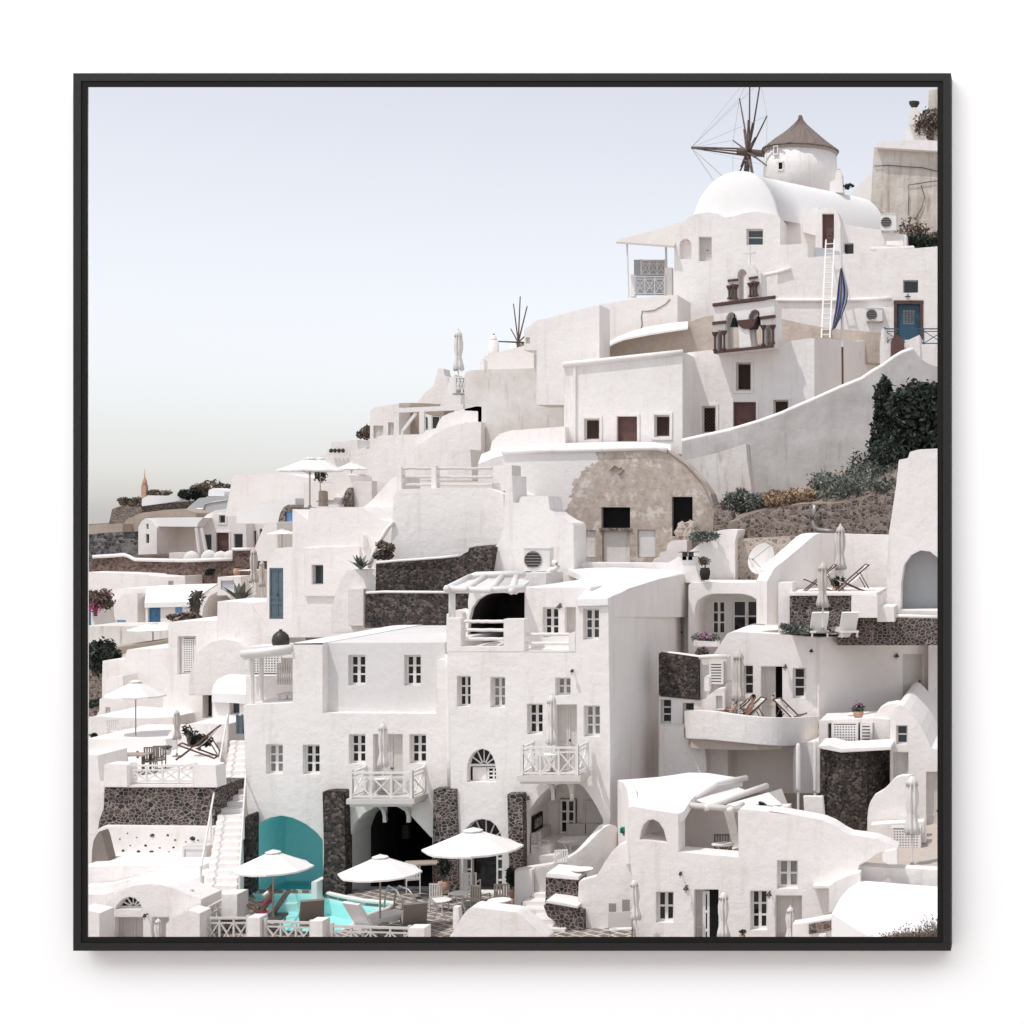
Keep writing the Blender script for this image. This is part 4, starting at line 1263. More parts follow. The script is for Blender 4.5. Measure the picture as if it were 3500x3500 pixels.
B(H1, 'A', [(1655, 300), (1662, 205), (1680, 188), (1712, 188), (1725, 215), (1728, 300)], 123.6, 1.4, 'plaster_warm', 'chimney', r=5)
mb = MB(); p = W('A', 1690, 187, 124); mb.lathe([(.22, 0), (.38, .25), (.40, .4)], 10, p); mb.build('chimney_pot', 'metal_dark', H1)
B(H1, 'A', [(1782, 480), (1784, 150), (1786, 75), (1870, 60), (1870, 480)], 122.5, 3, 'plaster_ruin', 'tower', r=5)
shrub('shrub', 'dry brown climbing shrub beside the chapel at the top right corner', 'shrub', 'A', 1715, 150, 1890, 420, 122, 'leaf_brown', 1100, .15, 14, 63)
shrub('shrub', 'dark shrub at the right picture edge below the stained house wall', 'shrub', 'A', 1590, 850, 1900, 1130, 118, 'leaf_brown', 900, .13, 14, 64)
shrub('shrub', 'dense dark green bush behind the terrace wall at the right picture edge', 'shrub', 'A', 1640, 985, 1900, 1150, 116.5, 'leaf_dark', 2200, .13, 12, 65, trunk=False)
R1 = T('stone_bench', 'white stone table and bench on the terrace wall', 'bench', 'A', 1540, 1135, 113)
B(R1, 'A', [(1395, 1122), (1398, 1108), (1688, 1100), (1690, 1114)], 112.4, .8, 'plaster', 'top', r=3)
B(R1, 'A', [(1505, 1100), (1505, 1070), (1618, 1066), (1618, 1102)], 112.5, .5, 'plaster', 'back')
B(R1, 'A', [(1440, 1160), (1440, 1120), (1640, 1114), (1640, 1160)], 112.6, .5, 'plaster', 'base')

def ac_unit(label, c, x0, y0, x1, y1, D, group='air conditioners on the walls', bracket=True, deep=.42):
    root = T('air_conditioner', label, 'air conditioner', c, (x0 + x1) / 2, y1, D, group)
    P = Plane(c, D)
    u0, u1, z0, z1 = bounds(P, c, rect(x0, y0, x1, y1))
    mb = MB(); mb.pbox(P, u0, u1, z0, z1, 0, deep); mb.pbox(P, u0 - .02, u1 + .02, z1 + .001, z1 + .04, -.03, deep + .02)
    mb.build('casing', 'metal_white', root)
    cx, cz, rr = u0 + (u1 - u0) * .36, (z0 + z1) / 2, min((z1 - z0) * .42, (u1 - u0) * .33)
    m2 = MB(); cpt = P.pt(cx, cz, -.012)
    m2.prism([cpt + P.u * rr * math.cos(a * math.pi / 12) + Vector((0, 0, rr * math.sin(a * math.pi / 12))) for a in range(24)], P.n * .01)
    fo = m2.build('fan', 'metal_dark', root)
    m3 = MB()
    for k in range(6):
        zz = cz - rr + 2 * rr * (k + .5) / 6
        hw = math.sqrt(max(.001, rr * rr - (zz - cz) ** 2))
        m3.pbox(P, cx - hw, cx + hw, zz - .014, zz + .014, -.03, -.015)
    m3.tube([P.pt(cx + rr * math.cos(a * math.pi / 10), cz + rr * math.sin(a * math.pi / 10), -.025) for a in range(21)], .018, 5)
    m3.build('grille', 'metal_grey', fo)
    if bracket:
        m4 = MB()
        for u in (u0 + .1, u1 - .1): m4.pbox(P, u - .025, u + .025, z0 - .06, z0 - .002, -.02, deep + .2)
        m4.build('bracket', 'metal_grey', root)
    return root
ac_unit('grey air conditioner beside the dark shrub on the vaulted house', 'A', 1468, 893, 1572, 1000, 114, deep=.5)

# terrace wall with the blue door
H1 = T('terrace_house', 'long white wall with an ornate blue door in a brown stone surround', 'house', 'C', 1400, 1000, 108)
B(H1, 'C', [(725, 1020), (728, 320), (738, 75), (936, 66), (940, 162), (1080, 150), (1250, 137), (1550, 110), (1880, 82), (1880, 1020)], 110, 3, 'plaster', 'wall',
  [((1600, 320, 1705, 408), 'dark', .4), ((1556, 484, 1720, 735), 'none', .3)], r=4)
B(H1, 'C', [(985, 165), (985, 92), (1040, 96), (1200, 130), (1200, 165)], 111.4, .1, 'cool_grey', 'glass_screen')
coping(H1, 'C', [(715, 460), (900, 462), (1100, 462), (1330, 458), (1520, 448)], 109.95, .13, name='ledge')
coping(H1, 'C', [(640, 285), (720, 268), (820, 240)], 109.9, .14, name='ledge')
P = Plane('C', 110); u0, u1, z0, z1 = bounds(P, 'C', rect(1558, 487, 1718, 733))
d = MB(); d.pbox(P, u0, u1, z0, z1, .2, .26)
for a in (u0 + .04, u1 - .34): d.pbox(P, a, a + .3, z0, z1, .16, .2)
d.pbox(P, u0 + .34, u1 - .34, z1 - .35, z1 - .03, .16, .2); d.pbox(P, u0 + .34, u1 - .34, z0, z0 + 1.0, .16, .2)
do = d.build('door', 'paint_teal', H1)
g = MB(); g.pbox(P, u0 + .36, u1 - .36, z0 + 1.02, z1 - .37, .185, .2); g.build('pane', 'glass_pale', do)
rr = MB()
w_ = (u1 - u0 - .72)
for k in range(4):
    for j in range(5):
        cc = P.pt(u0 + .36 + w_ * (k + .5) / 4, z0 + 1.05 + (z1 - z0 - 1.45) * (j + .5) / 5, .17)
        rr.tube([cc + P.u * .12 * math.cos(t_ * math.pi / 4) + Vector((0, 0, .16 * math.sin(t_ * math.pi / 4))) for t_ in range(9)], .018, 4)
rr.build('ironwork', 'paint_slate', do)
s_ = MB()
s_.pbox(P, u0 - .22, u1 + .22, z1 + .002, z1 + .24, -.06, .1); s_.pbox(P, u0 - .2, u0 - .004, z0, z1, -.06, .1); s_.pbox(P, u1 + .004, u1 + .2, z0, z1, -.06, .1)
s_.build('door_surround', 'band_brown', H1)
def wall_lamp(label, c, x, y, D, s=1.0, group='lanterns on the white walls'):
    root = T('wall_lamp', label, 'lamp', c, x, y, D, group)
    p = W(c, x, y, D)
    mb = MB(); mb.tube([p + Vector((0, .12, .1)), p + Vector((0, -.05, .2 * s)), p + Vector((0, -.2 * s, .14 * s))], .022, 6); mb.build('arm', 'metal_dark', root)
    mb = MB(); mb.lathe([(.03, .14), (.13 * s, .05), (.14 * s, .03), (.06 * s, .02)], 10, p + Vector((0, -.2 * s, 0))); mb.build('shade', 'metal_dark', root)
    mb = MB(); mb.sphere(p + Vector((0, -.2 * s, -.03)), .075 * s, n=10); mb.build('bulb', 'curtain', root, True)
    return root
wall_lamp('round dark lantern above the blue door', 'C', 1635, 445, 109.9, 1.6)
ac_unit('pale air conditioner on the wall left of the blue door', 'C', 1340, 517, 1456, 604, 109.4, deep=.55)
R1 = T('railing', 'sky blue wooden railing in front of the blue door', 'railing', 'C', 1650, 770, 105)
P = Plane('C', 105); u0, u1, z0, z1 = bounds(P, 'C', rect(1472, 655, 1880, 768))
mb = MB(); xrail(mb, P, u0, u1, z0, z1, 0, 3, .08); mb.build('rails', 'paint_teal', R1)
# ladder
def ladder():
    root = T('ladder', 'tall white aluminium ladder leaning on the terrace wall', 'ladder', 'C', 1062, 722, 104)
    a0, b0_, a1, b1 = W('C', 1032, 722, 104), W('C', 1090, 722, 104), W('C', 1064, 40, 109.7), W('C', 1122, 36, 109.7)
    mb = MB(); mb.bar(a0, a1, .09, .05); mb.build('side_rail', 'metal_white', root)
    mb = MB(); mb.bar(b0_, b1, .09, .05); mb.build('side_rail', 'metal_white', root)
    for k in range(19):
        t_ = (k + .6) / 19.5
        mb = MB(); mb.tube([a0.lerp(a1, t_), b0_.lerp(b1, t_)], .035, 6); mb.build('rung', 'metal_white', root)
ladder()
def flag():
    root = T('flagpole', 'tall white flagpole standing at the church corner', 'flagpole', 'C', 1180, 1058, 99)
    mb = MB(); mb.tube([W('C', 1180, 1060, 98), W('C', 1178, 780, 98)], .06, 8); mb.build('lower_pole', 'wood_brown', root)
    mb = MB(); mb.tube([W('C', 1179, 785, 97.9), W('C', 1170, 220, 97.9), W('C', 1163, -40, 97.9)], .09, 8, .06); mb.build('pole', 'metal_white', root)
    fr_ = T('flag', 'furled blue flag with pale stripes hanging from the tall white flagpole', 'flag', 'C', 1165, 672, 97.6)
    L = [(1165, 235), (1150, 330), (1140, 420), (1130, 520), (1115, 600), (1104, 672)]
    Rr_ = [(1176, 235), (1200, 320), (1218, 390), (1216, 455), (1188, 540), (1130, 655)]
    rows = []
    for (a, b_) in zip(smooth_line(L, 1), smooth_line(Rr_, 1)):
        rows.append([(a[0] + (b_[0] - a[0]) * k / 12, a[1] + (b_[1] - a[1]) * k / 12, 97.7 - .22 * math.sin(k * 1.9 + a[1] * .004)) for k in range(13)])
    mb, m2 = MB(), MB()
    for i in range(len(rows) - 1):
        for k in range(12):
            (m2 if k in (3, 4, 7, 10) else mb).add([W('C', *rows[i][k]), W('C', *rows[i][k + 1]), W('C', *rows[i + 1][k + 1]), W('C', *rows[i + 1][k])], [(0, 1, 2, 3)])
    mb.build('cloth', 'flag', fr_, True); m2.build('pale_stripes', 'flag_pale', fr_, True)
flag()
solo('tan rubble slope behind the bell tower', 'rock', B(None, 'C', [(-520, 900), (-500, 770), (-420, 728), (-307, 694), (-118, 672), (0, 645), (120, 610), (220, 572), (290, 566), (765, 592), (900, 622), (1050, 652), (1300, 672), (1470, 690), (1470, 900)], 104.5, 3, 'render_tan', 'rubble_wall', r=6))
solo('white plastered ledge running over the tan rubble at left of the bell tower', 'ledge', loft(None, 'B', [[(1295, 640, 103.2), (1420, 560, 103.2), (1610, 520, 103.2), (1800, 490, 103.2), (1935, 470, 103.2)], [(1290, 610, 104.4), (1400, 545, 104.4), (1600, 470, 104.4), (1790, 440, 104.4), (1935, 425, 104.4)]], 'plaster', 'ledge', .12, True, 1))

# ------------------------------------------------------------------ church with brown doors and bell tower
H1 = T('church', 'long white church front with brown doors and lattice windows', 'church', 'S', 2350, 1510, 95)
B(H1, 'B', [(1025, 1400), (1025, 746), (1300, 714), (1600, 682), (1897, 650), (1897, 1400)], 94, 6, 'plaster', 'left_wall',
  [((1176, 1140, 1286, 1297), 'lat', .3, 1), ((1415, 1124, 1562, 1307), 'brown', .3, 1), ((1690, 1114, 1802, 1276), 'lat', .3, 1)])
coping(H1, 'B', [(1020, 745), (1300, 716), (1600, 684), (1897, 652)], 93.95, .16, name='cornice')
mb = MB(); P = Plane('B', 94); u0, u1, z0, z1 = bounds(P, 'B', rect(1098, 752, 1116, 1330)); mb.pbox(P, u0, u1, z0, z1, -.12, .1); mb.build('pilaster', 'plaster', H1)
B(H1, 'C', [(60, 1500), (60, 838), (110, 822), (400, 793), (700, 757), (930, 728), (985, 724), (985, 1500)], 97, 7, 'plaster', 'right_wall',
  [((440, 893, 543, 1088), 'lat', .35, 1), ((203, 1198, 298, 1384), 'lat', .3, 1), ((420, 1168, 577, 1420), 'brown', .3, 1), ((700, 1153, 804, 1300), 'lat', .3, 1)], r=4)
ribbon(H1, 'C', [(960, 97.05, 725, 1500), (1000, 97.3, 724, 1500), (1060, 99, 724, 1500), (1180, 102, 735, 1500), (1300, 104, 752, 1500), (1470, 106.5, 700, 1500)], 1.0, 'plaster_warm', 'side_wall')
R1 = T('gate', 'small arched brown wooden gate at the head of the sloping wall', 'gate', 'C', 1560, 840, 101)
B(R1, 'C', [(1516, 900), (1516, 745), (1530, 720), (1560, 708), (1590, 718), (1606, 742), (1606, 900)], 101, .12, 'door_brown', 'leaf')
solo('short white wall block left of the small brown gate', 'wall', B(None, 'C', [(1438, 980), (1438, 772), (1450, 660), (1470, 655), (1474, 762), (1512, 756), (1516, 980)], 101.3, 1.5, 'plaster', 'gate_pillar', r=4))
solo('short white wall block right of the small brown gate', 'wall', B(None, 'C', [(1606, 900), (1606, 760), (1640, 735), (1715, 700), (1722, 900)], 101.3, 1.5, 'plaster', 'gate_pillar', r=4))

def bell_tower():
    D = 95.5
    root = T('bell_tower', 'white two tiered bell tower with brown bands and open arches', 'bell tower', 'C', 500, 830, D)
    th = 2.6
    lo = [(283, 826), (283, 505), (708, 455), (708, 786)]
    B(root, 'C', lo, D, th, 'plaster', 'lower_tier', [
        ([(365, 810), (365, 620), (372, 575), (390, 548), (412, 542), (432, 556), (445, 580), (455, 640), (462, 800)], 'open'),
        ([(547, 788), (525, 640), (527, 570), (545, 535), (572, 522), (596, 535), (608, 562), (612, 640), (618, 780)], 'open'),
        (arch(306, 668, 344, 808, 690), 'open'), (arch(642, 630, 690, 772, 655), 'open')])
    up = [(382, 462), (380, 330), (382, 290), (395, 275), (418, 290), (432, 240), (465, 212), (510, 205), (555, 215), (578, 245), (590, 290), (590, 250), (612, 270), (616, 440)]
    B(root, 'C', up, D + .1, th - .6, 'plaster', 'upper_tier', [
        (arch(450, 245, 514, 448, 285), 'open'), (arch(398, 345, 432, 455, 360), 'open'), (arch(545, 325, 580, 438, 342), 'open')])
    P = Plane('C', D)
    bd = MB()
    for a, b_, h in (((278, 494), (712, 438), 20), ((286, 822), (700, 778), 18), ((276, 622), (368, 612), 20), ((610, 585), (712, 572), 20)):
        q = [P.at('C', a[0], a[1] - h / 2), P.at('C', b_[0], b_[1] - h / 2), P.at('C', b_[0], b_[1] + h / 2), P.at('C', a[0], a[1] + h / 2)]
        bd.prism([v - P.n * .14 for v in q], P.n * .3)
    for a, b_, h in (((380, 324), (450, 316), 13), ((527, 308), (590, 298), 13)):
        q = [P.at('C', a[0], a[1] - h / 2), P.at('C', b_[0], b_[1] - h / 2), P.at('C', b_[0], b_[1] + h / 2), P.at('C', a[0], a[1] + h / 2)]
        bd.prism([v - P.n * .05 for v in q], P.n * .3)
    bd.build('brown_bands', 'band_brown', root)
    for (x, y0, y1) in ((294, 700, 815), (358, 690, 806), (630, 652, 775), (698, 650, 765), (394, 378, 455), (440, 370, 455), (540, 358, 440), (582, 352, 434)):
        mb = MB(); a, b_ = P.at('C', x, y1) - P.n * .1, P.at('C', x, y0) - P.n * .1
        mb.tube([a, b_], .06, 8); hgt = b_.z - a.z
        mb.lathe([(.09, 0), (.13, .1), (.17, .16), (.17, .24)], 8, b_ - Vector((0, 0, .1))); mb.lathe([(.12, 0), (.12, .1)], 8, a)
        mb.build('colonnette', 'band_brown', root)
    mb = MB(); a, b_ = P.at('C', 518, 792) + P.n * .9, P.at('C', 516, 655) + P.n * .9
    mb.lathe([(.55, 0), (.42, .2), (.36, .5), (.36, b_.z - a.z)], 14, a); mb.build('column', 'plaster', root, True)
    B(root, 'C', [(440, 600), (580, 588), (560, 640), (530, 658), (490, 658), (462, 640)], D - .1, 1.6, 'band_brown', 'capital')
    mb = MB(); a = P.at('C', 517, 204) + P.n * .6; mb.box(a.x - .07, a.x + .07, a.y - .05, a.y + .05, a.z - .05, a.z + 1.1); mb.box(a.x - .35, a.x + .35, a.y - .048, a.y + .048, a.z + .62, a.z + .76)
    mb.build('cross', 'plaster', root)
    for x, y, lab in ((428, 600, 'left'), (595, 592, 'right')):
        p = W('C', x, y + 58, D + .9)
        r_ = T('bell', 'green bronze bell hanging in the %s arch of the bell tower' % lab, 'bell', 'C', x, y + 58, D + .9, 'bells in the bell tower')
        mb = MB(); p = p + Vector((0, 0, .1)); mb.lathe([(.27, 0), (.22, .1), (.17, .25), (.14, .42), (.08, .52), (.02, .55)], 16, p); mb.build('bell_body', 'bronze', r_, True)
        mb = MB(); mb.tube([p + Vector((0, 0, .5)), p + Vector((0, 0, 1.2))], .03, 6); mb.build('hanger', 'metal_dark', r_)
bell_tower()

# ------------------------------------------------------------------ upper left of the church
H1 = T('tall_house', 'tall plain white block left of the church with a sloping top', 'house', 'B', 1050, 960, 100)
B(H1, 'B', [(822, 1040), (826, 416), (900, 405), (980, 380), (1120, 345), (1287, 302), (1287, 1040)], 100, 2.4, 'plaster', 'wall', r=4)
B(H1, 'B', [(733, 640), (735, 482), (780, 455), (830, 415), (836, 640)], 103, 3, 'plaster', 'wing', [((745, 545, 775, 588), 'none', .3)])
H1 = T('white_house', 'aged white wall with a curved cable between the tall block and the domed house', 'house', 'B', 1550, 700, 106)
B(H1, 'B', [(1283, 720), (1283, 302), (1400, 285), (1520, 262), (1600, 250), (1790, 235), (1860, 232), (1860, 720)], 106, 4, 'plaster', 'wall', r=4)
mb = MB(); P = Plane('B', 106)
mb.tube([P.at('B', *p) for p in ((1805, 262), (1770, 300), (1690, 345), (1630, 352), (1600, 350), (1594, 400), (1600, 450), (1590, 480))], .05, 5); mb.build('cable', 'plaster_tan', H1)
H1 = T('white_house', 'white block house with stained plaster and a flat roof left of the tall block', 'house', 'B', 600, 1300, 105)
B(H1, 'B', [(296, 1080), (298, 808), (344, 784), (560, 776), (828, 768), (828, 960), (1040, 936), (1040, 1400), (395, 1400), (395, 1085)], 104, 5, 'plaster_stained', 'wall', r=4)
B(H1, 'B', [(410, 800), (412, 720), (430, 700), (440, 720), (440, 800)], 106, .6, 'plaster', 'chimney', r=3)
solo('low beige roof parapet with a sloping top beside the distant sails', 'wall', B(None, 'B', [(438, 800), (440, 682), (600, 638), (700, 612), (806, 585), (806, 800)], 109, 4, 'plaster_warm', 'parapet', r=3))
R1 = T('chimney', 'round white chimney with a small capped top beside the distant sails', 'chimney', 'B', 510, 665, 112)
mb = MB(); p = W('B', 510, 700, 112); s = 112 / F / 2.1467
mb.lathe([(42 * s, 0), (40 * s, 40 * s), (34 * s, 130 * s), (20 * s, 136 * s)], 20, p); mb.build('stack', 'plaster', R1, True)
mb = MB(); mb.lathe([(22 * s, 137 * s), (24 * s, 145 * s), (14 * s, 168 * s), (5 * s, 175 * s)], 12, p); mb.build('cowl', 'plaster', R1)
mb = MB(); mb.sphere(p + Vector((0, 0, 178 * s)), 7 * s, n=8); mb.build('finial', 'metal_dark', R1)
H1 = T('terrace_wall', 'horn shaped white chimney wall and terrace at the ridge', 'wall', 'D', 1200, 780, 114)
B(H1, 'D', [(1030, 800), (1040, 762), (1090, 690), (1190, 600), (1212, 540), (1224, 490), (1230, 442), (1286, 440), (1296, 500), (1328, 532), (1330, 640), (1262, 720), (1255, 800)], 116, 1.2, 'plaster', 'horn_wall', r=8)
B(H1, 'D', [(1255, 800), (1262, 715), (1320, 640), (1335, 540), (1392, 495), (1402, 560), (1404, 700), (1490, 662), (1490, 480), (1545, 452), (1560, 800)], 111, 1.5, 'plaster', 'terrace_wall', r=6)
R1 = T('terrace_fence', 'small grey patterned fence panel below the tall folded parasol', 'fence', 'D', 1440, 690, 110.5)
P = Plane('D', 110.6); u0, u1, z0, z1 = bounds(P, 'D', rect(1398, 520, 1492, 680))
mb = MB(); xrail(mb, P, u0, u1, z0, z1, 0, 3, .08); mb.build('panel', 'metal_white', R1)
mb = MB(); mb.pbox(P, u0, u1, z0, z1, .1, .16); mb.build('backing', 'cool_grey', R1)

H1 = T('pergola_house', 'cream house with a flat brown roof edge and white pergola', 'house', 'D', 900, 1070, 112)
B(H1, 'D', [(590, 1200), (595, 842), (640, 805), (720, 795), (868, 766), (868, 1200)], 112, 4, 'plaster_warm', 'wall', [((625, 980, 717, 1100), 'shutter', .2), ((764, 950, 817, 1100), 'shutter', .2)], r=4)
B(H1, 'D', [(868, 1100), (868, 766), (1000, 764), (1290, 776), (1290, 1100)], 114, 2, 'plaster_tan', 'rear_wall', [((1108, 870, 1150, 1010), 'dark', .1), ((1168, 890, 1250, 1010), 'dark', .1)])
mb = MB(); P = Plane('D', 110)
for a, b_, w_ in (((815, 838), (1480, 810), .5), ((1075, 840), (1480, 795), .35), ((1088, 832), (1090, 1070), .55), ((1160, 880), (1162, 1015), .4), ((1080, 850), (1165, 905), .3), ((1030, 858), (900, 1030), .3), ((900, 1030), (900, 1075), .3)):
    mb.bar(P.at('D', *a), P.at('D', *b_), w_ * .6, w_ * .6)
mb.build('pergola', 'wood_white', H1)
H1 = T('white_house', 'long white stepped house wall with ramp tops below the pergola house', 'house', 'D', 1100, 1370, 104)
B(H1, 'D', [(545, 1640), (552, 1205), (620, 1186), (672, 1082), (700, 1070), (900, 1064), (1090, 1060), (1120, 1022), (1212, 1006), (1240, 940), (1270, 895), (1340, 862), (1500, 818), (1600, 796), (1645, 800), (1645, 1640)], 104, 4, 'plaster', 'wall', r=6)
B(H1, 'D', [(1010, 1640), (1010, 1190), (1100, 1130), (1200, 1060), (1340, 985), (1500, 950), (1642, 942), (1642, 1640)], 103.2, .7, 'plaster', 'ramp_wall', r=8)
B(H1, 'D', [(1040, 1500), (1200, 1262), (1340, 1246), (1345, 1500)], 99, 2, 'plaster', 'step', r=6)
B(H1, 'D', [(1328, 1500), (1330, 1208), (1540, 1202), (1560, 1500)], 98, 2, 'plaster', 'box', r=4)
H1 = T('white_house', 'small white house on the ridge with a row of dark pots on its roof', 'house', 'D', 300, 1400, 120)
B(H1, 'D', [(120, 1520), (130, 1262), (185, 1240), (190, 1200), (228, 1196), (230, 1136), (380, 1122), (472, 1112), (482, 1200), (560, 1180), (560, 1520)], 120, 5, 'plaster', 'wall', r=4)
mb = MB()
for x in (225, 262, 300, 338): mb.sphere(W('D', x, 1215, 119.7), .14, .14, .16, 7, .2)
solo('row of dark pots on the small ridge house', 'pots', mb.build('pots', 'metal_dark'))
mb = MB(); rn = random.Random(4); leaves(mb, W('D', 125, 440 + 1000, 92), .3, .25, .36, 300, .08, rn, .2); 
solo('round dark plant hanging under the ridge parasol', 'plant', mb.build('hanging_plant', 'leaf_dark', weld=False))
H1 = T('terrace_house', 'white terrace house with stone corner and steps under the ridge parasols', 'house', 'D', 350, 1740, 92)
B(H1, 'D', [(-30, 1760), (-30, 1520), (95, 1520), (240, 1530), (260, 1440), (360, 1430), (400, 1445), (420, 1520), (620, 1508), (830, 1500), (830, 1760)], 93, 3, 'plaster_warm', 'wall', r=5)
B(H1, 'D', [(345, 1760), (350, 1620), (380, 1570), (415, 1560), (430, 1760)], 91.5, .7, 'rubble', 'stone_corner', r=10)
B(H1, 'D', [(428, 1760), (432, 1508), (612, 1502), (614, 1760)], 91.8, .7, 'plaster_warm', 'doorway')
st = MB(); P = Plane('D', 91)
for k in range(5):
    u0, u1, z0, z1 = bounds(P, 'D', rect(150 + 14 * k, 1700 - 22 * k, 290, 1722 - 22 * k)); st.pbox(P, u0, u1, z0, z1, .25 * k, 2.0)
st.build('steps', 'plaster', H1)
B(H1, 'D', [(105, 1740), (108, 1600), (125, 1590), (150, 1600), (155, 1740)], 90.5, .6, 'plaster_tan', 'pillar', r=6)
solo('long white sunlit platform wall below the church and old house', 'wall', loft(None, 'B', [[(395, 1470, 90), (580, 1400, 90), (1000, 1378, 90), (1660, 1352, 90), (1810, 1390, 90)], [(420, 1400, 93.5), (560, 1345, 93.5), (1000, 1318, 93.5), (1660, 1308, 93.5), (1810, 1330, 93.5)]], 'plaster', 'platform', 2.0, True, 1))
solo('curved white ramp below the stained block house', 'ramp', B(None, 'B', [(480, 1380), (495, 1310), (550, 1252), (640, 1226), (1035, 1196), (1035, 1380)], 93.4, 1.5, 'plaster', 'ramp', r=8))
# ------------------------------------------------------------------ the sloping wall, hillside and terraces on the right
Wl = T('stair_wall', 'long weathered grey wall climbing the hill to the small brown gate', 'wall', 'H', 900, 900, 90)
B(Wl, 'H', [(-40, 700), (-40, 556), (0, 546), (150, 512), (300, 480), (520, 415), (700, 350), (760, 322), (940, 245), (1130, 160), (1280, 100), (1360, 45), (1440, 0), (1520, -60), (1580, -95), (1660, -120), (1680, -85), (1750, -20), (1870, 20), (1870, 1000), (440, 1000), (430, 700)], 90, 1.0, 'plaster_aged', 'wall', r=12)
coping(Wl, 'H', [(-40, 556), (0, 546), (150, 512), (300, 480), (520, 415), (700, 350), (760, 322), (940, 245), (1130, 160), (1280, 100), (1360, 45), (1440, 0), (1520, -60), (1580, -95), (1660, -120)], 90.2, .14)
solo('stained white plaster wall beside the old brown house arch', 'wall', B(None, 'H', [(-60, 1100), (-60, 700), (0, 692), (200, 645), (430, 572), (440, 700), (470, 900), (470, 1100)], 87.5, 1.2, 'plaster_stained', 'wall', r=5))
loft_ = loft(None, 'H', [[(300, 1150, 80), (600, 1080, 80), (1000, 1030, 80), (1560, 950, 80)], [(420, 1050, 84), (700, 960, 84), (1100, 850, 84), (1600, 640, 84)], [(450, 1010, 88.5), (760, 900, 88.5), (1200, 740, 88.5), (1640, 480, 88.5)]], 'earth', 'hillside', 1.0, True, 1)
tag(loft_, kind='structure')
solo('brown rubble retaining wall below the scrub on the right', 'wall', B(None, 'H', [(365, 1300), (368, 1130), (450, 1095), (560, 1062), (700, 1030), (900, 1010), (1050, 1012), (1200, 998), (1300, 960), (1420, 945), (1560, 925), (1560, 1300)], 79.5, 1.5, 'rubble', 'retaining_wall', r=12))
shrub('tree', 'dark pointed leafy tree against the grey stair wall', 'tree', 'H', 1305, 60, 1570, 760, 85, 'leaf_dark', 5200, .15, 26, 71, slim=.5, kind='cone')
shrub('tree', 'broad dense dark tree at the right picture edge', 'tree', 'H', 1570, 60, 2040, 480, 84, 'leaf_dark', 6500, .17, 34, 72)
shrub('tree', 'lower spreading dark tree below the broad dense one at the right picture edge', 'tree', 'H', 1480, 330, 2060, 800, 84.6, 'leaf_dark', 6000, .17, 34, 78)
for i, (a, b_, c_, d_, m_, n_, lab) in enumerate([
        (1220, 520, 1700, 900, 'leaf_dark', 2600, 'dark leafy scrub below the pointed tree'),
        (900, 740, 1300, 1010, 'leaf_grey', 2000, 'wispy scrub above the bent grey pipe'),
        (1200, 700, 1580, 980, 'leaf_grey', 3800, 'grey green scrub beside the tall right hand building'),
        (300, 880, 530, 1120, 'leaf_grey', 3000, 'rounded grey blue bush beside the old brown house'),
        (520, 930, 660, 1060, 'leaf_grey', 900, 'small grey tuft right of the rounded grey blue bush'),
        (580, 900, 900, 1060, 'leaf_dry', 2400, 'dry orange grass patch on the slope'),
        (860, 920, 1010, 1010, 'leaf_dry', 800, 'small dry orange patch among the green scrub'),
        (1000, 780, 1580, 1000, 'leaf_grey', 2600, 'grey straggling scrub along the top of the brown rubble wall'),
        (40, 1200, 200, 1300, 'leaf_grey', 600, 'low grey bush over the white ramp beside the old house')]):
    shrub('scrub', lab, 'shrub', 'H', a, b_, c_, d_, 83.5 - i * .35 if i < 8 else 77, m_, int(n_ * 1.5), .125, 24, 73 + i, 'scrub on the right hand slope', trunk=False, up=.5, slim=.28, kind='mat' if i in (0, 1, 2, 5, 7) else '')
mb = MB(); P = Plane('H', 79.2)
mb.tube([P.at('H', *p) for p in ((935, 1020), (920, 1080), (912, 1140), (925, 1180), (960, 1205), (1030, 1212), (1080, 1215))], .11, 8)
solo('curved grey pipe hanging down the brown rubble wall', 'pipe', mb.build('pipe', 'metal_grey', None, True))

# old brown house
H1 = T('abandoned_house', 'old house front with peeling brown plaster and black openings', 'house', 'G', 1100, 1080, 82)
B(H1, 'G', [(250, 1140), (270, 215), (940, 192), (1470, 176), (1545, 202), (1620, 255), (1690, 312), (1760, 385), (1820, 452), (1880, 540), (1912, 640), (1905, 740), (1905, 1140)], 82, 1.5, 'peeling', 'wall',
  [((1035, 645, 1259, 806), 'void', .35), ((1583, 564, 1744, 870), 'void', .35), ((1040, 830, 1256, 1100), 'none', .3), ((850, 824, 990, 1036), 'none', .18), ((1315, 820, 1455, 1036), 'none', .18)], r=4)
coping(H1, 'G', [(262, 218), (500, 208), (940, 200), (1300, 188), (1470, 186), (1545, 206)], 81.95, .12, 'plaster', 'cornice')
P = Plane('G', 82)
for nm, rc, m_, w_ in (('door', (1043, 832, 1253, 1098), 'plaster_stained', .2), ('blocked_window', (853, 827, 987, 1033), 'plaster_stained', .12), ('blocked_window', (1318, 823, 1452, 1033), 'plaster_grey', .12)):
    u0, u1, z0, z1 = bounds(P, 'G', rect(*rc)); mb = MB(); mb.pbox(P, u0, u1, z0, z1, w_, w_ + .05); mb.build(nm, m_, H1)
mb = MB(); u0, u1, z0, z1 = bounds(P, 'G', rect(1020, 806, 1275, 832)); mb.pbox(P, u0, u1, z0, z1, -.06, .2); mb.build('lintel', 'rubble', H1)
mb = MB()
mb.tube([P.at('G', *p) - Vector((0, .02, 0)) for p in ((1105, 355), (1140, 318), (1185, 345), (1205, 350), (1170, 385))], .09, 5)
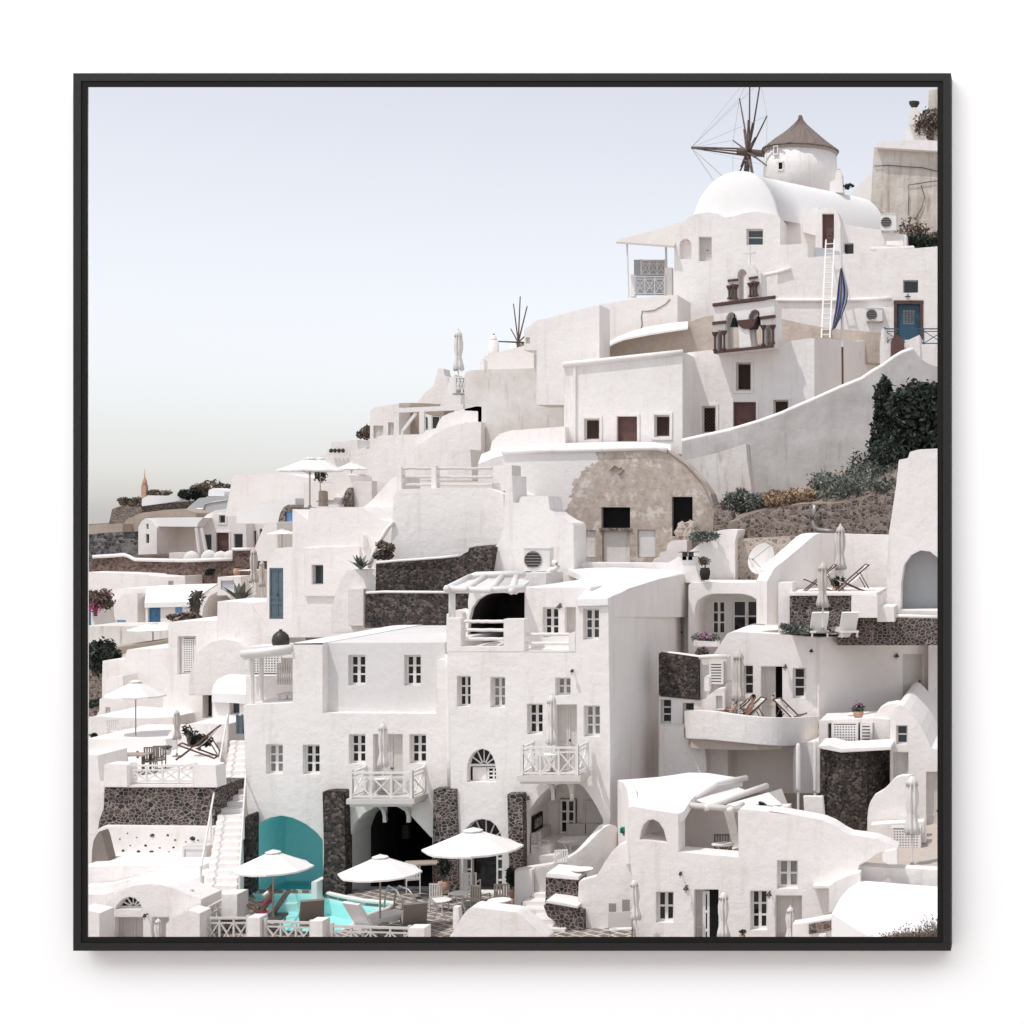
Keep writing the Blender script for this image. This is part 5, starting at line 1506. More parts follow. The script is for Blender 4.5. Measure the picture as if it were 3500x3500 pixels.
mb.tube([P.at('G', *p) - Vector((0, .02, 0)) for p in ((1545, 205), (1690, 312), (1820, 452), (1905, 640))], .05, 5); mb.build('crack', 'plaster_tan', H1)
mb = MB()
for x, y in ((1655, 840), (1665, 805), (1700, 835), (1720, 800), (1735, 845), (1690, 870)): mb.sphere(W('G', x, y, 81.6), .32, .25, .33, 8, .3)
solo('heap of pale broken stones in the tall black doorway', 'stones', mb.build('stone_heap', 'rubble_pale'))
solo('low ruined wall of rough pale stones right of the old brown house', 'wall', B(None, 'H', [(190, 1130), (195, 1000), (245, 1005), (250, 1060), (320, 1070), (330, 1130), (360, 1130), (360, 1290), (190, 1290)], 80.5, 1, 'rubble', 'low_wall', r=4))
solo('small rounded white step wall below the black doorway', 'wall', B(None, 'G', [(1430, 1130), (1430, 1070), (1445, 1045), (1485, 1030), (1492, 1000), (1540, 985), (1550, 930), (1580, 905), (1700, 900), (1705, 1130)], 80.6, 1.2, 'plaster_warm', 'step_wall', r=8))
solo('white ramp wall rising beside the satellite dish', 'ramp', B(None, 'H', [(-40, 1600), (-40, 1390), (30, 1352), (110, 1290), (200, 1215), (280, 1200), (372, 1205), (350, 1290), (352, 1620), (-40, 1620)], 77.5, 2, 'plaster', 'ramp', r=12))
solo('pale mortared stone wall behind the satellite dish', 'wall', B(None, 'H', [(338, 1640), (340, 1300), (370, 1270), (600, 1258), (880, 1248), (900, 1640)], 78.2, 1.5, 'rubble_pale', 'stone_wall', r=6))
def dish():
    root = T('satellite_dish', 'large white satellite dish with rust spots', 'satellite dish', 'H', 540, 1580, 75)
    c = W('H', 540, 1415, 75)
    ax = Vector((-.45, -.8, .28)).normalized()
    x = ax.cross(Vector((0, 0, 1))).normalized(); y = x.cross(ax)
    mb = MB()
    rings = []
    for k in range(5):
        r_ = .72 * k / 4
        rings.append([c + (x * math.cos(a * math.pi / 16) * r_ + y * math.sin(a * math.pi / 16) * r_ * .98) + ax * (.14 * (k / 4) ** 2 - .14) for a in range(32)])
    for k in range(4):
        for a in range(32):
            mb.quad(rings[k][a], rings[k][(a + 1) % 32], rings[k + 1][(a + 1) % 32], rings[k + 1][a])
    mb.build('reflector', 'plaster_stained', root, True)
    mb = MB(); f_ = c + ax * .6 - Vector((0, 0, .2))
    for a in (0, 2.1, 4.2): mb.tube([c + x * math.cos(a) * .68 + y * math.sin(a) * .68, f_], .014, 5)
    mb.sphere(f_, .05, n=8); mb.build('feed_arm', 'metal_grey', root)
    mb = MB(); mb.tube([c - ax * .25, Vector((c.x + .1, c.y + .25, root.location.z))], .07, 8); mb.build('mast', 'metal_grey', root)
dish()
# right hand terrace with the curved wall, and the tall building
Wl = T('terrace_wall', 'high white wall with a curved thick top around the deck chair terrace', 'wall', 'H', 1000, 1670, 74)
ribbon(Wl, 'H', [(585, 70.5, 1580, 1900), (605, 70.6, 1545, 1900), (640, 70.8, 1480, 1900), (700, 71.4, 1440, 1900), (770, 72, 1380, 1900), (860, 73, 1305, 1900), (930, 74, 1242, 1900), (985, 75, 1226, 1900), (1080, 76, 1228, 1900)], .75, 'plaster', 'curved_wall', 2)
B(Wl, 'H', [(1060, 1900), (1060, 1229), (1200, 1236), (1500, 1242), (1500, 1900)], 76.2, 1, 'plaster', 'rear_wall')
H1 = T('tall_house', 'tall white building with a blue grey arched niche at the right picture edge', 'house', 'H', 1700, 1800, 72)
B(H1, 'H', [(1455, 1900), (1462, 1600), (1476, 1235), (1500, 1080), (1530, 880), (1550, 690), (1618, 678), (1630, 632), (1700, 614), (1900, 604), (1900, 1900)], 72, 5, 'plaster', 'wall',
  [([(1565, 1790), (1568, 1600), (1590, 1460), (1640, 1390), (1710, 1355), (1780, 1365), (1850, 1420), (1890, 1520), (1895, 1790)], 'tunnel', .9)], r=12)
tunnel(H1, 'H', [(1565, 1790), (1568, 1600), (1590, 1460), (1640, 1390), (1710, 1355), (1780, 1365), (1850, 1420), (1890, 1520), (1895, 1790)], 72, .9, 1.3, 'cool_grey')
B(H1, 'H', [(1570, 1835), (1572, 1795), (1900, 1800), (1900, 1835)], 71.2, .8, 'plaster', 'sill')
Wl = T('terrace_wall', 'lava stone terrace front with a white coping under the deck chairs', 'wall', 'H', 950, 1900, 69)
B(Wl, 'H', [(748, 1960), (750, 1690), (1205, 1680), (1205, 1960)], 69.5, 4.5, 'stone_mortar', 'wall')
B(Wl, 'H', [(740, 1688), (742, 1664), (1390, 1664), (1390, 1686)], 69.3, 4.6, 'plaster', 'coping', r=3)
B(Wl, 'H', [(1200, 1850), (1202, 1690), (1395, 1688), (1397, 1850)], 69.1, 3, 'plaster', 'box', r=3)
B(Wl, 'H', [(1390, 1880), (1395, 1762), (1515, 1770), (1520, 1880)], 69.8, 2, 'plaster', 'step', r=3)
B(Wl, 'H', [(665, 1960), (665, 1592), (770, 1590), (772, 1960)], 70, 1.0, 'plaster', 'pillar', r=3)
Wl = T('retaining_wall', 'low dark lava stone wall with a white top at the right picture edge', 'wall', 'Q', 1600, 400, 70)
B(Wl, 'Q', [(1215, 470), (1240, 400), (1310, 300), (1360, 292), (1860, 302), (1860, 470)], 70.4, 1.4, 'stone_mortar', 'wall', r=4)
coping(Wl, 'Q', [(1290, 296), (1400, 290), (1650, 288), (1880, 296)], 70.5, .09)
Wl2 = B(None, 'Q', [(1220, 420), (1285, 290), (1350, 292), (1290, 420)], 69.6, .5, 'plaster', 'ramp')
solo('slanting white ramp slab beside the low dark lava stone wall', 'ramp', Wl2)

# arch veranda house
H1 = T('veranda_house', 'white house with a wide rounded veranda arch and dark glazed doors', 'house', 'Q', 600, 520, 74)
ar = fillet([(322, 560), (322, 200), (400, 146), (660, 146), (760, 220), (762, 560)], 75)
B(H1, 'Q', [(278, 640), (282, 90), (300, 76), (780, 78), (935, 82), (935, 640)], 74, 3.2, 'plaster', 'wall', [(ar, 'tunnel', 2.4)], r=5)
mb = MB(); P = Plane('Q', 74); a0, a1, b0, b1 = bounds(P, 'Q', rect(290, 120, 790, 600))
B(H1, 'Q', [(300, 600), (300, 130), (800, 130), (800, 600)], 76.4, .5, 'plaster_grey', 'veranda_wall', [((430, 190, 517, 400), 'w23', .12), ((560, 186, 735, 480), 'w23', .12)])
mb = MB(); p = P.at('Q', 795, 190); mb.sphere(p, .26, .05, .16, 12); mb.build('plaque', 'plaque', H1, True)
Wl = T('planter', 'white planter box of pink flowers on the veranda ledge', 'planter', 'Q', 390, 480, 71)
B(Wl, 'Q', [(312, 478), (314, 440), (465, 448), (463, 482)], 71, .5, 'plaster', 'box')
mb = MB(); rn = random.Random(9)
for k in range(9): leaves(mb, W('Q', 325 + 16 * k, 428, 71.2), .18, .18, .2, 60, .05, rn)
mb.build('foliage', 'leaf_green', Wl, weld=False)
mb = MB()
for k in range(6): leaves(mb, W('Q', 350 + 16 * k, 415, 71.1), .14, .14, .1, 25, .045, rn)
mb.build('flowers', 'flower_mauve', Wl, weld=False)
shrub('potted_plant', 'dry brown potted flower bush on the white ledge above the stone panel', 'plant', 'Q', 322, 474, 412, 545, 69.5, 'leaf_brown', 700, .05, 8, 81)
Wl = T('terrace_wall', 'white terrace wall with a dark lava stone panel beside the big house', 'wall', 'Q', 230, 990, 68)
B(Wl, 'Q', [(95, 760), (95, 525), (110, 512), (230, 528), (345, 545), (348, 812), (230, 800), (95, 785)], 68, .5, 'stone_dark', 'stone_panel')
B(Wl, 'Q', [(90, 1330), (95, 790), (230, 803), (348, 815), (420, 800), (530, 700), (530, 1330)], 68.1, .9, 'plaster', 'wall', [((106, 812, 172, 962), 'w13', .45), ((246, 832, 316, 985), 'w13', .45)])
coping(Wl, 'Q', [(95, 516), (220, 528), (345, 546), (430, 540), (525, 540)], 68.1, .09)
B(Wl, 'Q', [(345, 812), (347, 548), (420, 545), (525, 545), (525, 812)], 68.3, .8, 'plaster', 'return_wall')
Wl = T('oven', 'white plastered outdoor oven with a small rounded chimney on the balcony', 'oven', 'Q', 440, 870, 67.6)
B(Wl, 'Q', [(380, 880), (382, 815), (420, 775), (460, 745), (500, 740), (512, 765), (512, 880)], 67.4, .9, 'plaster', 'body', r=12, holes=[((455, 790, 495, 870), 'none', .3)])
B(Wl, 'Q', [(380, 760), (380, 675), (395, 658), (412, 672), (416, 760)], 67.7, .5, 'plaster', 'chimney', r=8)
def cabinet(label, c, x0, y0, x1, y1, D, kind, deep=.7, group=None):
    root = T('cabinet', label, 'cabinet', c, (x0 + x1) / 2, y1, D, group)
    P = Plane(c, D); u0, u1, z0, z1 = bounds(P, c, rect(x0, y0, x1, y1))
    mb = MB(); mb.pbox(P, u0, u1, z0, z1, .01, deep); mb.build('body', 'paint_cream', root)
    Q_ = Plane(c, D)
    fit(root, kind, c, rect(x0, y0, x1, y1), Q_, .0)
    return root
cabinet('cream louvred box cabinet on the wall behind the balcony', 'Q', 412, 572, 505, 715, 68.0, 'louvre', 1.2)

# right middle house with the balcony
H1 = T('white_house', 'white house with a half open door and two windows above the rounded balcony', 'house', 'Q', 850, 930, 70)
B(H1, 'Q', [(428, 980), (428, 545), (440, 525), (480, 465), (525, 396), (572, 385), (800, 398), (1108, 418), (1108, 980)], 70, 5.9, 'plaster', 'wall',
  [((628, 598, 687, 782), 'w13', .42), ((738, 604, 872, 960), 'halfopen', .45), ((938, 614, 1018, 803), 'w13', .42)], r=4)
B(H1, 'Q', [(1105, 980), (1105, 418), (1400, 404), (1790, 388), (1800, 396), (1800, 980)], (1105, 69.9, 1795, 76), 1.0, 'plaster_warm', 'side_wall',
  [((1630, 526, 1765, 860), 'door', .2)])
B(H1, 'Q', [(1788, 980), (1790, 388), (1870, 440), (1870, 980)], 75, 1, 'plaster', 'corner')
B(H1, 'Q', [(350, 1400), (350, 1080), (390, 1100), (390, 1000), (1105, 1000), (1105, 1400)], 69.4, 1.2, 'plaster_warm', 'undercroft')
B(H1, 'Q', [(940, 1400), (940, 1085), (1110, 1075), (1110, 1400)], 67.5, 1.8, 'plaster_warm', 'pier')
B(H1, 'Q', [(92, 1400), (100, 975), (250, 985), (255, 1055), (320, 1062), (360, 1075), (385, 1120), (395, 1200), (395, 1270), (300, 1290), (300, 1400)], 67.2, 1.8, 'plaster', 'rounded_wall', r=8)
ribbon(H1, 'Q', [(255, 68, 885, 1055), (262, 67, 882, 1056), (300, 66.4, 880, 1058), (420, 66.0, 884, 1064), (560, 65.8, 906, 1078), (720, 65.8, 924, 1094), (860, 66.1, 928, 1104), (960, 67, 926, 1100), (1040, 68.2, 922, 1094), (1100, 69.6, 918, 1090)], .3, 'plaster', 'balcony_parapet', 2)
zb = W('Q', 560, 1060, 65.9).z
pl = [(W('Q', x, 0, D).x, D) for x, D in ((258, 68), (300, 66.6), (420, 66.25), (560, 66.05), (720, 66.05), (860, 66.35), (960, 67.2), (1100, 69.8))] + [(W('Q', 1100, 0, 70).x, 70.0), (W('Q', 260, 0, 70).x, 70.0)]
slab('balcony_floor', pl, W('Q', 700, 960, 70).z - .0, .55, 'floor_tan', H1)
wall_lamp('small spotlight high at the corner of the balcony house', 'Q', 1057, 515, 69.9, .7)
wall_lamp('lantern right of the half open balcony door', 'Q', 893, 615, 69.9, .85)
wall_lamp('lantern beside the cream door on the shaded side wall', 'Q', 1595, 545, 74.1, .85)

# far right block: stone corner, dome house
H1 = T('stone_corner', 'dark lava stone corner building with a white coping and lattice boxes', 'building', 'P', 790, 1000, 66)
B(H1, 'P', [(525, 1100), (525, 425), (690, 470), (690, 1100)], (525, 68, 690, 64.5), 1.0, 'stone_dark', 'stone_wall', [([(560, 770), (565, 600), (630, 610), (625, 780)], 'w23', .25)])
B(H1, 'P', [(690, 1100), (690, 470), (860, 452), (1052, 432), (1052, 1100)], (690, 64.5, 1052, 67.2), 1.0, 'stone_dark', 'stone_wall')
B(H1, 'P', [(520, 440), (522, 425), (600, 420), (690, 445), (1050, 428), (1052, 452), (690, 472)], 64.4, 2.2, 'plaster', 'coping')
B(H1, 'P', [(527, 430), (530, 240), (590, 238), (940, 222), (1042, 232), (1046, 432)], 67.4, 2.5, 'plaster', 'upper_wall', [((595, 260, 925, 428), 'none', .8)], r=3)
cabinet('white lattice fronted box on the stone corner building', 'P', 620, 258, 815, 426, 67.0, 'holes', .6)
cabinet('white louvred shutter door beside the lattice box', 'P', 828, 258, 918, 420, 67.05, 'louvre', .6)
H1 = T('domed_house', 'white rounded vault house with a small window at the right picture edge', 'house', 'P', 1200, 1000, 66)
B(H1, 'P', [(1044, 1260), (1044, 235), (1060, 185), (1085, 145), (1112, 128), (1140, 134), (1180, 168), (1225, 220), (1265, 272), (1300, 335), (1332, 408), (1345, 440), (1500, 475), (1500, 1260), (1044, 1260)][:-1], 66, 9, 'plaster', 'wall',
  [((1090, 275, 1172, 412), 'w12:blue', .35), ((1068, 470, 1178, 660), 'door', .35), ((1308, 612, 1440, 1165), 'ddoor', .35)], r=6)
B(H1, 'P', [(915, 240), (935, 200), (960, 160), (1010, 128), (1080, 115), (1110, 118), (1060, 200), (1046, 240)], 67.6, 1.2, 'plaster', 'side_vault', r=8)
Wl = T('garden_wall', 'free standing white wall with a swooping curved top beside the folded parasol', 'wall', 'P', 1020, 1010, 63)
B(Wl, 'P', [(878, 1110), (880, 950), (885, 885), (900, 830), (930, 785), (1000, 745), (1030, 715), (1060, 680), (1090, 655), (1130, 642), (1190, 640), (1190, 1110)], 63, .5, 'plaster', 'wall', r=10)
B(Wl, 'P', [(890, 1130), (900, 1000), (1000, 990), (1290, 975), (1305, 1130)], 62.2, .7, 'plaster', 'bench', r=5)
cabinet('cream lattice fronted box under the curved white wall', 'P', 1050, 1015, 1270, 1190, 61.6, 'holes', .5)
zf = W('P', 1200, 1185, 61).z
slab('terrace_floor', [(W('P', 690, 0, 57).x, 57), (W('P', 1500, 0, 57).x, 57), (W('P', 1500, 0, 66.5).x, 66.5), (W('P', 690, 0, 66.5).x, 66.5)], zf, .4, 'floor_tan', None, 'structure')
R1 = T('flower_pot', 'round clay pot of mauve flowers on the white ledge by the side wall', 'flower pot', 'P', 815, 215, 66.4)
p = W('P', 815, 218, 66.4); s = 66.4 / F / 2.1229
mb = MB(); mb.lathe([(28 * s, 0), (36 * s, 18 * s), (38 * s, 40 * s), (34 * s, 46 * s)], 16, p); mb.build('pot', 'terracotta', R1, True)
mb = MB(); rn = random.Random(12); leaves(mb, p + Vector((0, 0, 70 * s)), 40 * s, 36 * s, 32 * s, 420, .05, rn, .2); mb.build('foliage', 'leaf_green', R1, weld=False)
mb = MB(); leaves(mb, p + Vector((0, 0, 82 * s)), 40 * s, 36 * s, 26 * s, 110, .05, rn, .7); mb.build('flowers', 'flower_mauve', R1, weld=False)

# ------------------------------------------------------------------ centre: rounded block, rail fence, stone terraces
H1 = T('white_house', 'smooth rounded white block with a rustic rail fence on top', 'house', 'S', 1530, 1930, 77)
B(H1, 'S', [(1325, 2010), (1333, 1915), (1340, 1800), (1347, 1690), (1360, 1672), (1500, 1668), (1672, 1669), (1722, 1690), (1730, 2010)], 77, 6, 'plaster', 'wall', r=14)
R1 = T('rail_fence', 'rustic fence of three rough white rails between thick plastered posts', 'fence', 'F', 1500, 410, 77.5)
for x0, x1, y0 in ((1102, 1140, 226), (1384, 1426, 218)):
    B(R1, 'F', [(x0, 425), (x0 + 1, y0 + 5), (x0 + 10, y0), (x1 - 6, y0), (x1, y0 + 6), (x1 + 2, 425)], 77.4, .45, 'plaster_warm', 'post', r=4)
rn = random.Random(2)
for y in (243, 313, 377):
    mb = MB(); P = Plane('F', 77.6)
    mb.tube([P.at('F', 1130 + 38 * k, y + rn.uniform(-3, 3)) for k in range(21)], .07, 7); mb.build('rail', 'paint_cream', R1)
solo('square white pillar at the right end of the rail fence', 'pillar', B(None, 'G', [(186, 520), (188, 322), (342, 318), (344, 520)], 77.9, 1.3, 'plaster_warm', 'pillar', r=3))
H1 = T('terrace_wall', 'white wall with stepped top carrying the big air conditioner', 'wall', 'G', 560, 1160, 75)
B(H1, 'G', [(145, 1260), (165, 1150), (205, 960), (245, 900), (268, 825), (280, 640), (292, 412), (345, 398), (352, 608), (395, 612), (400, 585), (412, 562), (622, 556), (630, 600), (636, 660), (690, 705), (750, 742), (808, 766), (822, 790), (824, 1260)], 75, 2.0, 'plaster', 'wall', r=6)
ac_unit('large beige air conditioner standing on the roof in front of the stepped white wall', 'G', 432, 966, 634, 1142, 73.0, deep=.6)
mb = MB(); P = Plane('G', 72.8); mb.tube([P.at('G', *p) for p in ((655, 1070), (685, 1078), (700, 1105), (680, 1125), (640, 1130), (620, 1150))], .1, 8)
solo('white bent pipe beside the large beige air conditioner', 'pipe', mb.build('pipe', 'plaster', None, True))
Wl = T('stone_terrace', 'two tiers of dark lava stone wall with white copings in the middle', 'wall', 'F', 1300, 1500, 74)
B(Wl, 'F', [(925, 1300), (930, 1030), (1100, 1014), (1300, 998), (1500, 982), (1630, 968), (1650, 950), (1690, 930), (1698, 900), (1760, 885), (1835, 878), (1905, 894), (1870, 1130), (1870, 1300)], 74.5, 2.5, 'stone_dark', 'upper_wall', r=5)
B(Wl, 'F', [(838, 1560), (842, 1276), (1200, 1268), (1700, 1268), (1700, 1560)], 73.2, 1.3, 'stone_dark', 'lower_wall', r=5)
coping(Wl, 'F', [(935, 1022), (1100, 1006), (1300, 992), (1480, 978), (1620, 962)], 74.4, .055)
coping(Wl, 'F', [(850, 1270), (1000, 1262), (1300, 1264), (1700, 1266)], 73.15, .055)
# ------------------------------------------------------------------ big left house
ZT = -14.1                                                 # level of the pool terrace
H1 = T('white_house', 'large white two storey hotel house with a recessed upper wall above the pool arch', 'house', 'K', 900, 2440, 63)
POOLARCH = [(858, 3090), (858, 2842), (891, 2810), (927, 2794), (963, 2788), (1003, 2796), (1046, 2817), (1083, 2846), (1103, 2872), (1106, 3090)]
BARARCH = [(1195, 3070), (1195, 2861), (1213, 2814), (1242, 2781), (1282, 2759), (1320, 2755), (1358, 2757), (1398, 2781), (1431, 2817), (1470, 2859), (1478, 2864), (1478, 3070)]
FRONT = [(831, 2410), (1000, 2402), (1000, 2200), (1104, 2198), (1104, 2437), (1491, 2439), (1491, 2256), (1541, 2253), (1541, 3130), (856, 3130), (850, 2900)]
def kk(x0, y0, x1, y1): return (800 + x0 / 2.415, 2050 + y0 / 2.415, 800 + x1 / 2.415, 2050 + y1 / 2.415)
B(H1, 'S', FRONT, 63, 3.2, 'plaster', 'wall',
  [(kk(265, 1195, 402, 1438), 'w23:pale', .32), (kk(570, 1198, 706, 1440), 'w23', .32), (kk(950, 1112, 1083, 1353), 'w23', .32), (kk(1450, 1112, 1584, 1353), 'w23', .32),
   (kk(1150, 1110, 1391, 1660), 'ddoor', .32), (POOLARCH, 'tunnel', .32), (BARARCH, 'tunnel', .32)], r=2)
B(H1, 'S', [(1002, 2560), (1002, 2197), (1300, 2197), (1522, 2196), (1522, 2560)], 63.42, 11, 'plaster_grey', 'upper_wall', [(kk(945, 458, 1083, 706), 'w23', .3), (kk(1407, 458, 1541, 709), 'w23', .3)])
B(H1, 'S', [(1003, 2203), (1003, 2199), (1103, 2197.5), (1103, 2203)], 63.0, 11, 'roof_white', 'roof_edge')
tunnel(H1, 'S', POOLARCH, 63, .32, 2.9, 'turquoise', 'pool_niche')
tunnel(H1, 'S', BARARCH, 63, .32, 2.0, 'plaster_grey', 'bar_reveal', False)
tunnel(H1, 'S', BARARCH, 63, 2.0, 8, 'dark', 'bar_niche')  # shade inside the bar is put into the dark paint
mb = MB(); P = Plane('M', 68)
for k, (x, y) in enumerate(((1290, 880), (1340, 840), (1390, 810), (1430, 770), (1500, 720), (1650, 660))):
    q = P.at('M', x, y); mb.box(q.x - .13, q.x + .13, 67.6, 67.9, q.z - .25, q.z + .3)
mb.build('bar_shelf_items', 'dim', H1)
mb = MB(); q = W('M', 1160, 960, 65); q2 = W('M', 1860, 930, 65); mb.box(q.x, W('M', 1260, 0, 65).x, 64.6, 65.4, ZT, q.z); mb.build('bar_counter', 'plaster_grey', H1)
for x0, x1, yt, yb, D, nm in ((835, 1050, 287, 1246, 62.45, 'a'),):
    Wl = T('stone_pier', 'tall dark lava stone pier between the pool arch and the black bar arch', 'pier', 'M', 940, 1245, 62.4, 'lava stone piers on the hotel front')
    B(Wl, 'M', [(835, 1275), (848, 860), (834, 294), (900, 284), (1020, 288), (1034, 300), (1046, 700), (1050, 1275)], 62.45, .54, 'stone_dark', 'pier')
    B(Wl, 'M', [(1046, 1275), (1044, 712), (1090, 706), (1092, 1275)], 62.75, .24, 'stone_dark', 'side_pier')
Wl = T('stone_pier', 'lava stone pier between the black bar arch and the glazed arched door', 'pier', 'N', 315, 1160, 62.4, 'lava stone piers on the hotel front')
B(Wl, 'N', [(200, 1190), (205, 650), (210, 254), (300, 246), (412, 250), (424, 600), (430, 1190)], 62.4, .58, 'stone_mortar', 'pier')
Wl = T('stone_pier', 'narrow lava stone pier right of the glazed arched door', 'pier', 'N', 930, 960, 62.2, 'lava stone piers on the hotel front')
B(Wl, 'N', [(880, 1160), (870, 700), (860, 296), (990, 292), (998, 600), (1002, 1160)], 62.0, .48, 'stone_mortar', 'pier')

def balcony(label, c, x0, x1, ytop, yfloor, ybot, Df, Db, n, xs=None):
    root = T('balcony', label, 'balcony', c, (x0 + x1) / 2, ybot, Df)
    P = Plane(c, Df)
    u0, u1, z0, z1 = bounds(P, c, rect(x0, ytop, x1, yfloor))
    zb = P.at(c, x0, ybot).z
    mb = MB(); mb.box(u0 - .14, u1 + .14, Df - .12, Db - .01, zb + .1, z0); mb.box(u0 - .05, u1 + .05, Df - .03, Db - .01, zb, zb + .098); mb.build('deck', 'paint_cream', root)
    m1 = MB(); xrail(m1, P, u0, u1, z0 + .01, z1, 0, n, .045); m1.build('front_rail', 'wood_white', root)
    for u in (u0, u1):
        Q_ = Plane(c, Df); Q_.p = Vector((u, Df, 0)); Q_.u = Vector((0, 1, 0)); Q_.n = Vector((-1, 0, 0))
        m2 = MB(); xrail(m2, Q_, .06, Db - Df - .02, z0 + .01, z1, 0, 1, .045); m2.build('side_rail', 'wood_white', root)
    for u in (u0 + .75, u1 - .55):
        m3 = MB()
        for k in range(5):
            a = k / 5 * math.pi / 2; a2 = (k + 1) / 5 * math.pi / 2
            r_ = min(1.0, Db - Df - .1)
            m3.bar((u, Db - r_ * (1 - math.cos(a)) * 1 - .02, zb - .75 * (1 - math.sin(a))), (u, Db - r_ * (1 - math.cos(a2)) - .02, zb - .75 * (1 - math.sin(a2))), .13, .13)
        m3.box(u - .065, u + .065, Db - .12, Db - .01, zb - .8, zb - .003)
        m3.build('bracket', 'paint_cream', root)
    return root
balcony('white wooden balcony with crossed rails above the black bar arch', 'M', 1106, 1672, 105, 358, 432, 61.7, 63, 3)
balcony('white wooden balcony with crossed rails above the veranda of the right hotel house', 'L', 806, 1262, 1575, 1812, 1882, 60.9, 62.3, 3)

# white drain pipe between the two houses
mb = MB(); P = Plane('K', 62.9)
mb.tube([P.at('K', *p) for p in ((1768, 450), (1775, 560), (1778, 900), (1782, 1300), (1792, 1560))], .13, 8)
solo('white plastered drain pipe in the corner between the two hotel houses', 'pipe', mb.build('pipe', 'plaster', None, True))

# pergola terrace at the left corner of the house
H1t = T('terrace_pergola', 'small white pergola with a log roof on the corner terrace at left', 'pergola', 'K', 280, 850, 64)
mb = MB()
for a, b_, D0, D1 in ((148, 148, 63.3, 63.3), (225, 225, 65.5, 65.5)):
    mb.tube([W('K', a, 862 - (D0 > 64) * 30, D0), W('K', b_, 445, D1)], .09, 8)
mb.build('post', 'wood_white', H1t)
loft(H1t, 'K', [[(58, 452, 63.1), (250, 430, 63.1), (478, 402, 63.1)], [(95, 418, 66), (290, 400, 66), (478, 378, 66)]], 'wood_white', 'roof', .22, False, 0)
mb = MB(); mb.tube([W('K', 60, 448, 63), W('K', 280, 425, 63), W('K', 482, 396, 63)], .14, 8); mb.build('log', 'wood_white', H1t, True)
mb = MB(); P = Plane('K', 67.2); u0, u1, z0, z1 = bounds(P, 'K', rect(115, 455, 388, 640))
Hs = T('lattice_wall', 'white wall with louvred vent panel behind the corner pergola', 'wall', 'K', 300, 640, 68)
fit(Hs, 'holes', 'K', rect(115, 455, 388, 620), P, .1)
B(Hs, 'K', [(95, 1000), (95, 630), (480, 630), (480, 1000)], 67.5, 1, 'plaster', 'wall')
B(Hs, 'K', [(240, 960), (245, 780), (290, 700), (345, 640), (485, 640), (485, 960)], 66.4, .4, 'plaster_warm', 'ramp', r=6)
mb = MB(); P = Plane('K', 65.2)
for k in range(7):
    u0, u1, z0, z1 = bounds(P, 'K', rect(352 + 19 * k, 525 - 4 * k, 363 + 19 * k, 700)); mb.pbox(P, u0, u1, z0, z1, 0, .05)
u0, u1, z0, z1 = bounds(P, 'K', rect(345, 560, 480, 575)); mb.pbox(P, u0, u1, z0, z1, .052, .1); u0, u1, z0, z1 = bounds(P, 'K', rect(345, 660, 480, 675)); mb.pbox(P, u0, u1, z0, z1, .052, .1)
solo('cream picket gate on the corner terrace', 'gate', mb.build('picket_gate', 'paint_cream'))
root = T('table', 'small cream wooden table on the corner terrace', 'table', 'K', 420, 850, 64.2)
P = Plane('K', 64.2); u0, u1, z0, z1 = bounds(P, 'K', rect(352, 778, 486, 860)); mb = MB(); mb.pbox(P, u0, u1, z1 - .05, z1, 0, .8); mb.build('top', 'paint_cream', root)
for u in (u0 + .05, u1 - .1):
    mb = MB(); mb.pbox(P, u, u + .05, z0, z1 - .05, .05, .1); mb.build('leg', 'paint_cream', root)
for u in (u0 + .05, u1 - .1):
    mb = MB(); mb.pbox(P, u, u + .05, z0, z1 - .05, .7, .75); mb.build('leg', 'paint_cream', root)
root = T('jar', 'big dark round jar standing behind the corner pergola roof', 'jar', 'K', 385, 385, 69)
p = W('K', 385, 395, 69); s = 69 / F / 2.415
mb = MB(); mb.lathe([(45 * s, 0), (66 * s, 30 * s), (70 * s, 65 * s), (58 * s, 105 * s), (30 * s, 132 * s), (8 * s, 140 * s)], 20, p); mb.build('jar_body', 'metal_dark', root, True)
mb = MB(); mb.lathe([(10 * s, 138 * s), (16 * s, 144 * s), (10 * s, 152 * s)], 12, p); mb.build('lid', 'metal_dark', root)
solo('low white wall under the big dark jar', 'wall', B(None, 'K', [(100, 480), (100, 390), (300, 380), (490, 372), (490, 480)], 68.6, 1.4, 'plaster', 'wall'))

# ------------------------------------------------------------------ big right house
H1 = T('white_house', 'tall white three storey hotel house with arched veranda and balcony in the centre', 'house', 'L', 900, 2850, 62)
def ll(p): return (1450 + p[0] / 2.415, 1900 + p[1] / 2.415)
def nn(p): return (1400 + p[0] / 2.576, 2600 + p[1] / 2.576)
def lr(x0, y0, x1, y1): a, b_ = ll((x0, y0)), ll((x1, y1)); return (a[0], a[1], b_[0], b_[1])
VER = [nn(p) for p in [(1030, 835), (1030, 480), (1075, 410), (1120, 345), (1170, 290), (1230, 240), (1300, 212), (1400, 197), (1490, 203), (1530, 235), (1575, 290), (1650, 410), (1700, 515), (1706, 700), (1706, 835)]]
GDOOR = [nn(p) for p in [(470, 1165), (470, 660), (495, 600), (540, 550), (590, 522), (650, 515), (710, 530), (760, 570), (800, 640), (818, 720), (818, 1165)]]
AWIN = [ll(p) for p in [(355, 1868), (357, 1730), (370, 1680), (400, 1630), (440, 1602), (485, 1593), (530, 1610), (562, 1650), (582, 1700), (592, 1760), (592, 1868)]]
out = [(190, 794), (1250, 796), (1250, 360), (1522, 350), (1528, 900), (1536, 1500), (1536, 2850), (222, 2850), (215, 1500), (192, 900)]
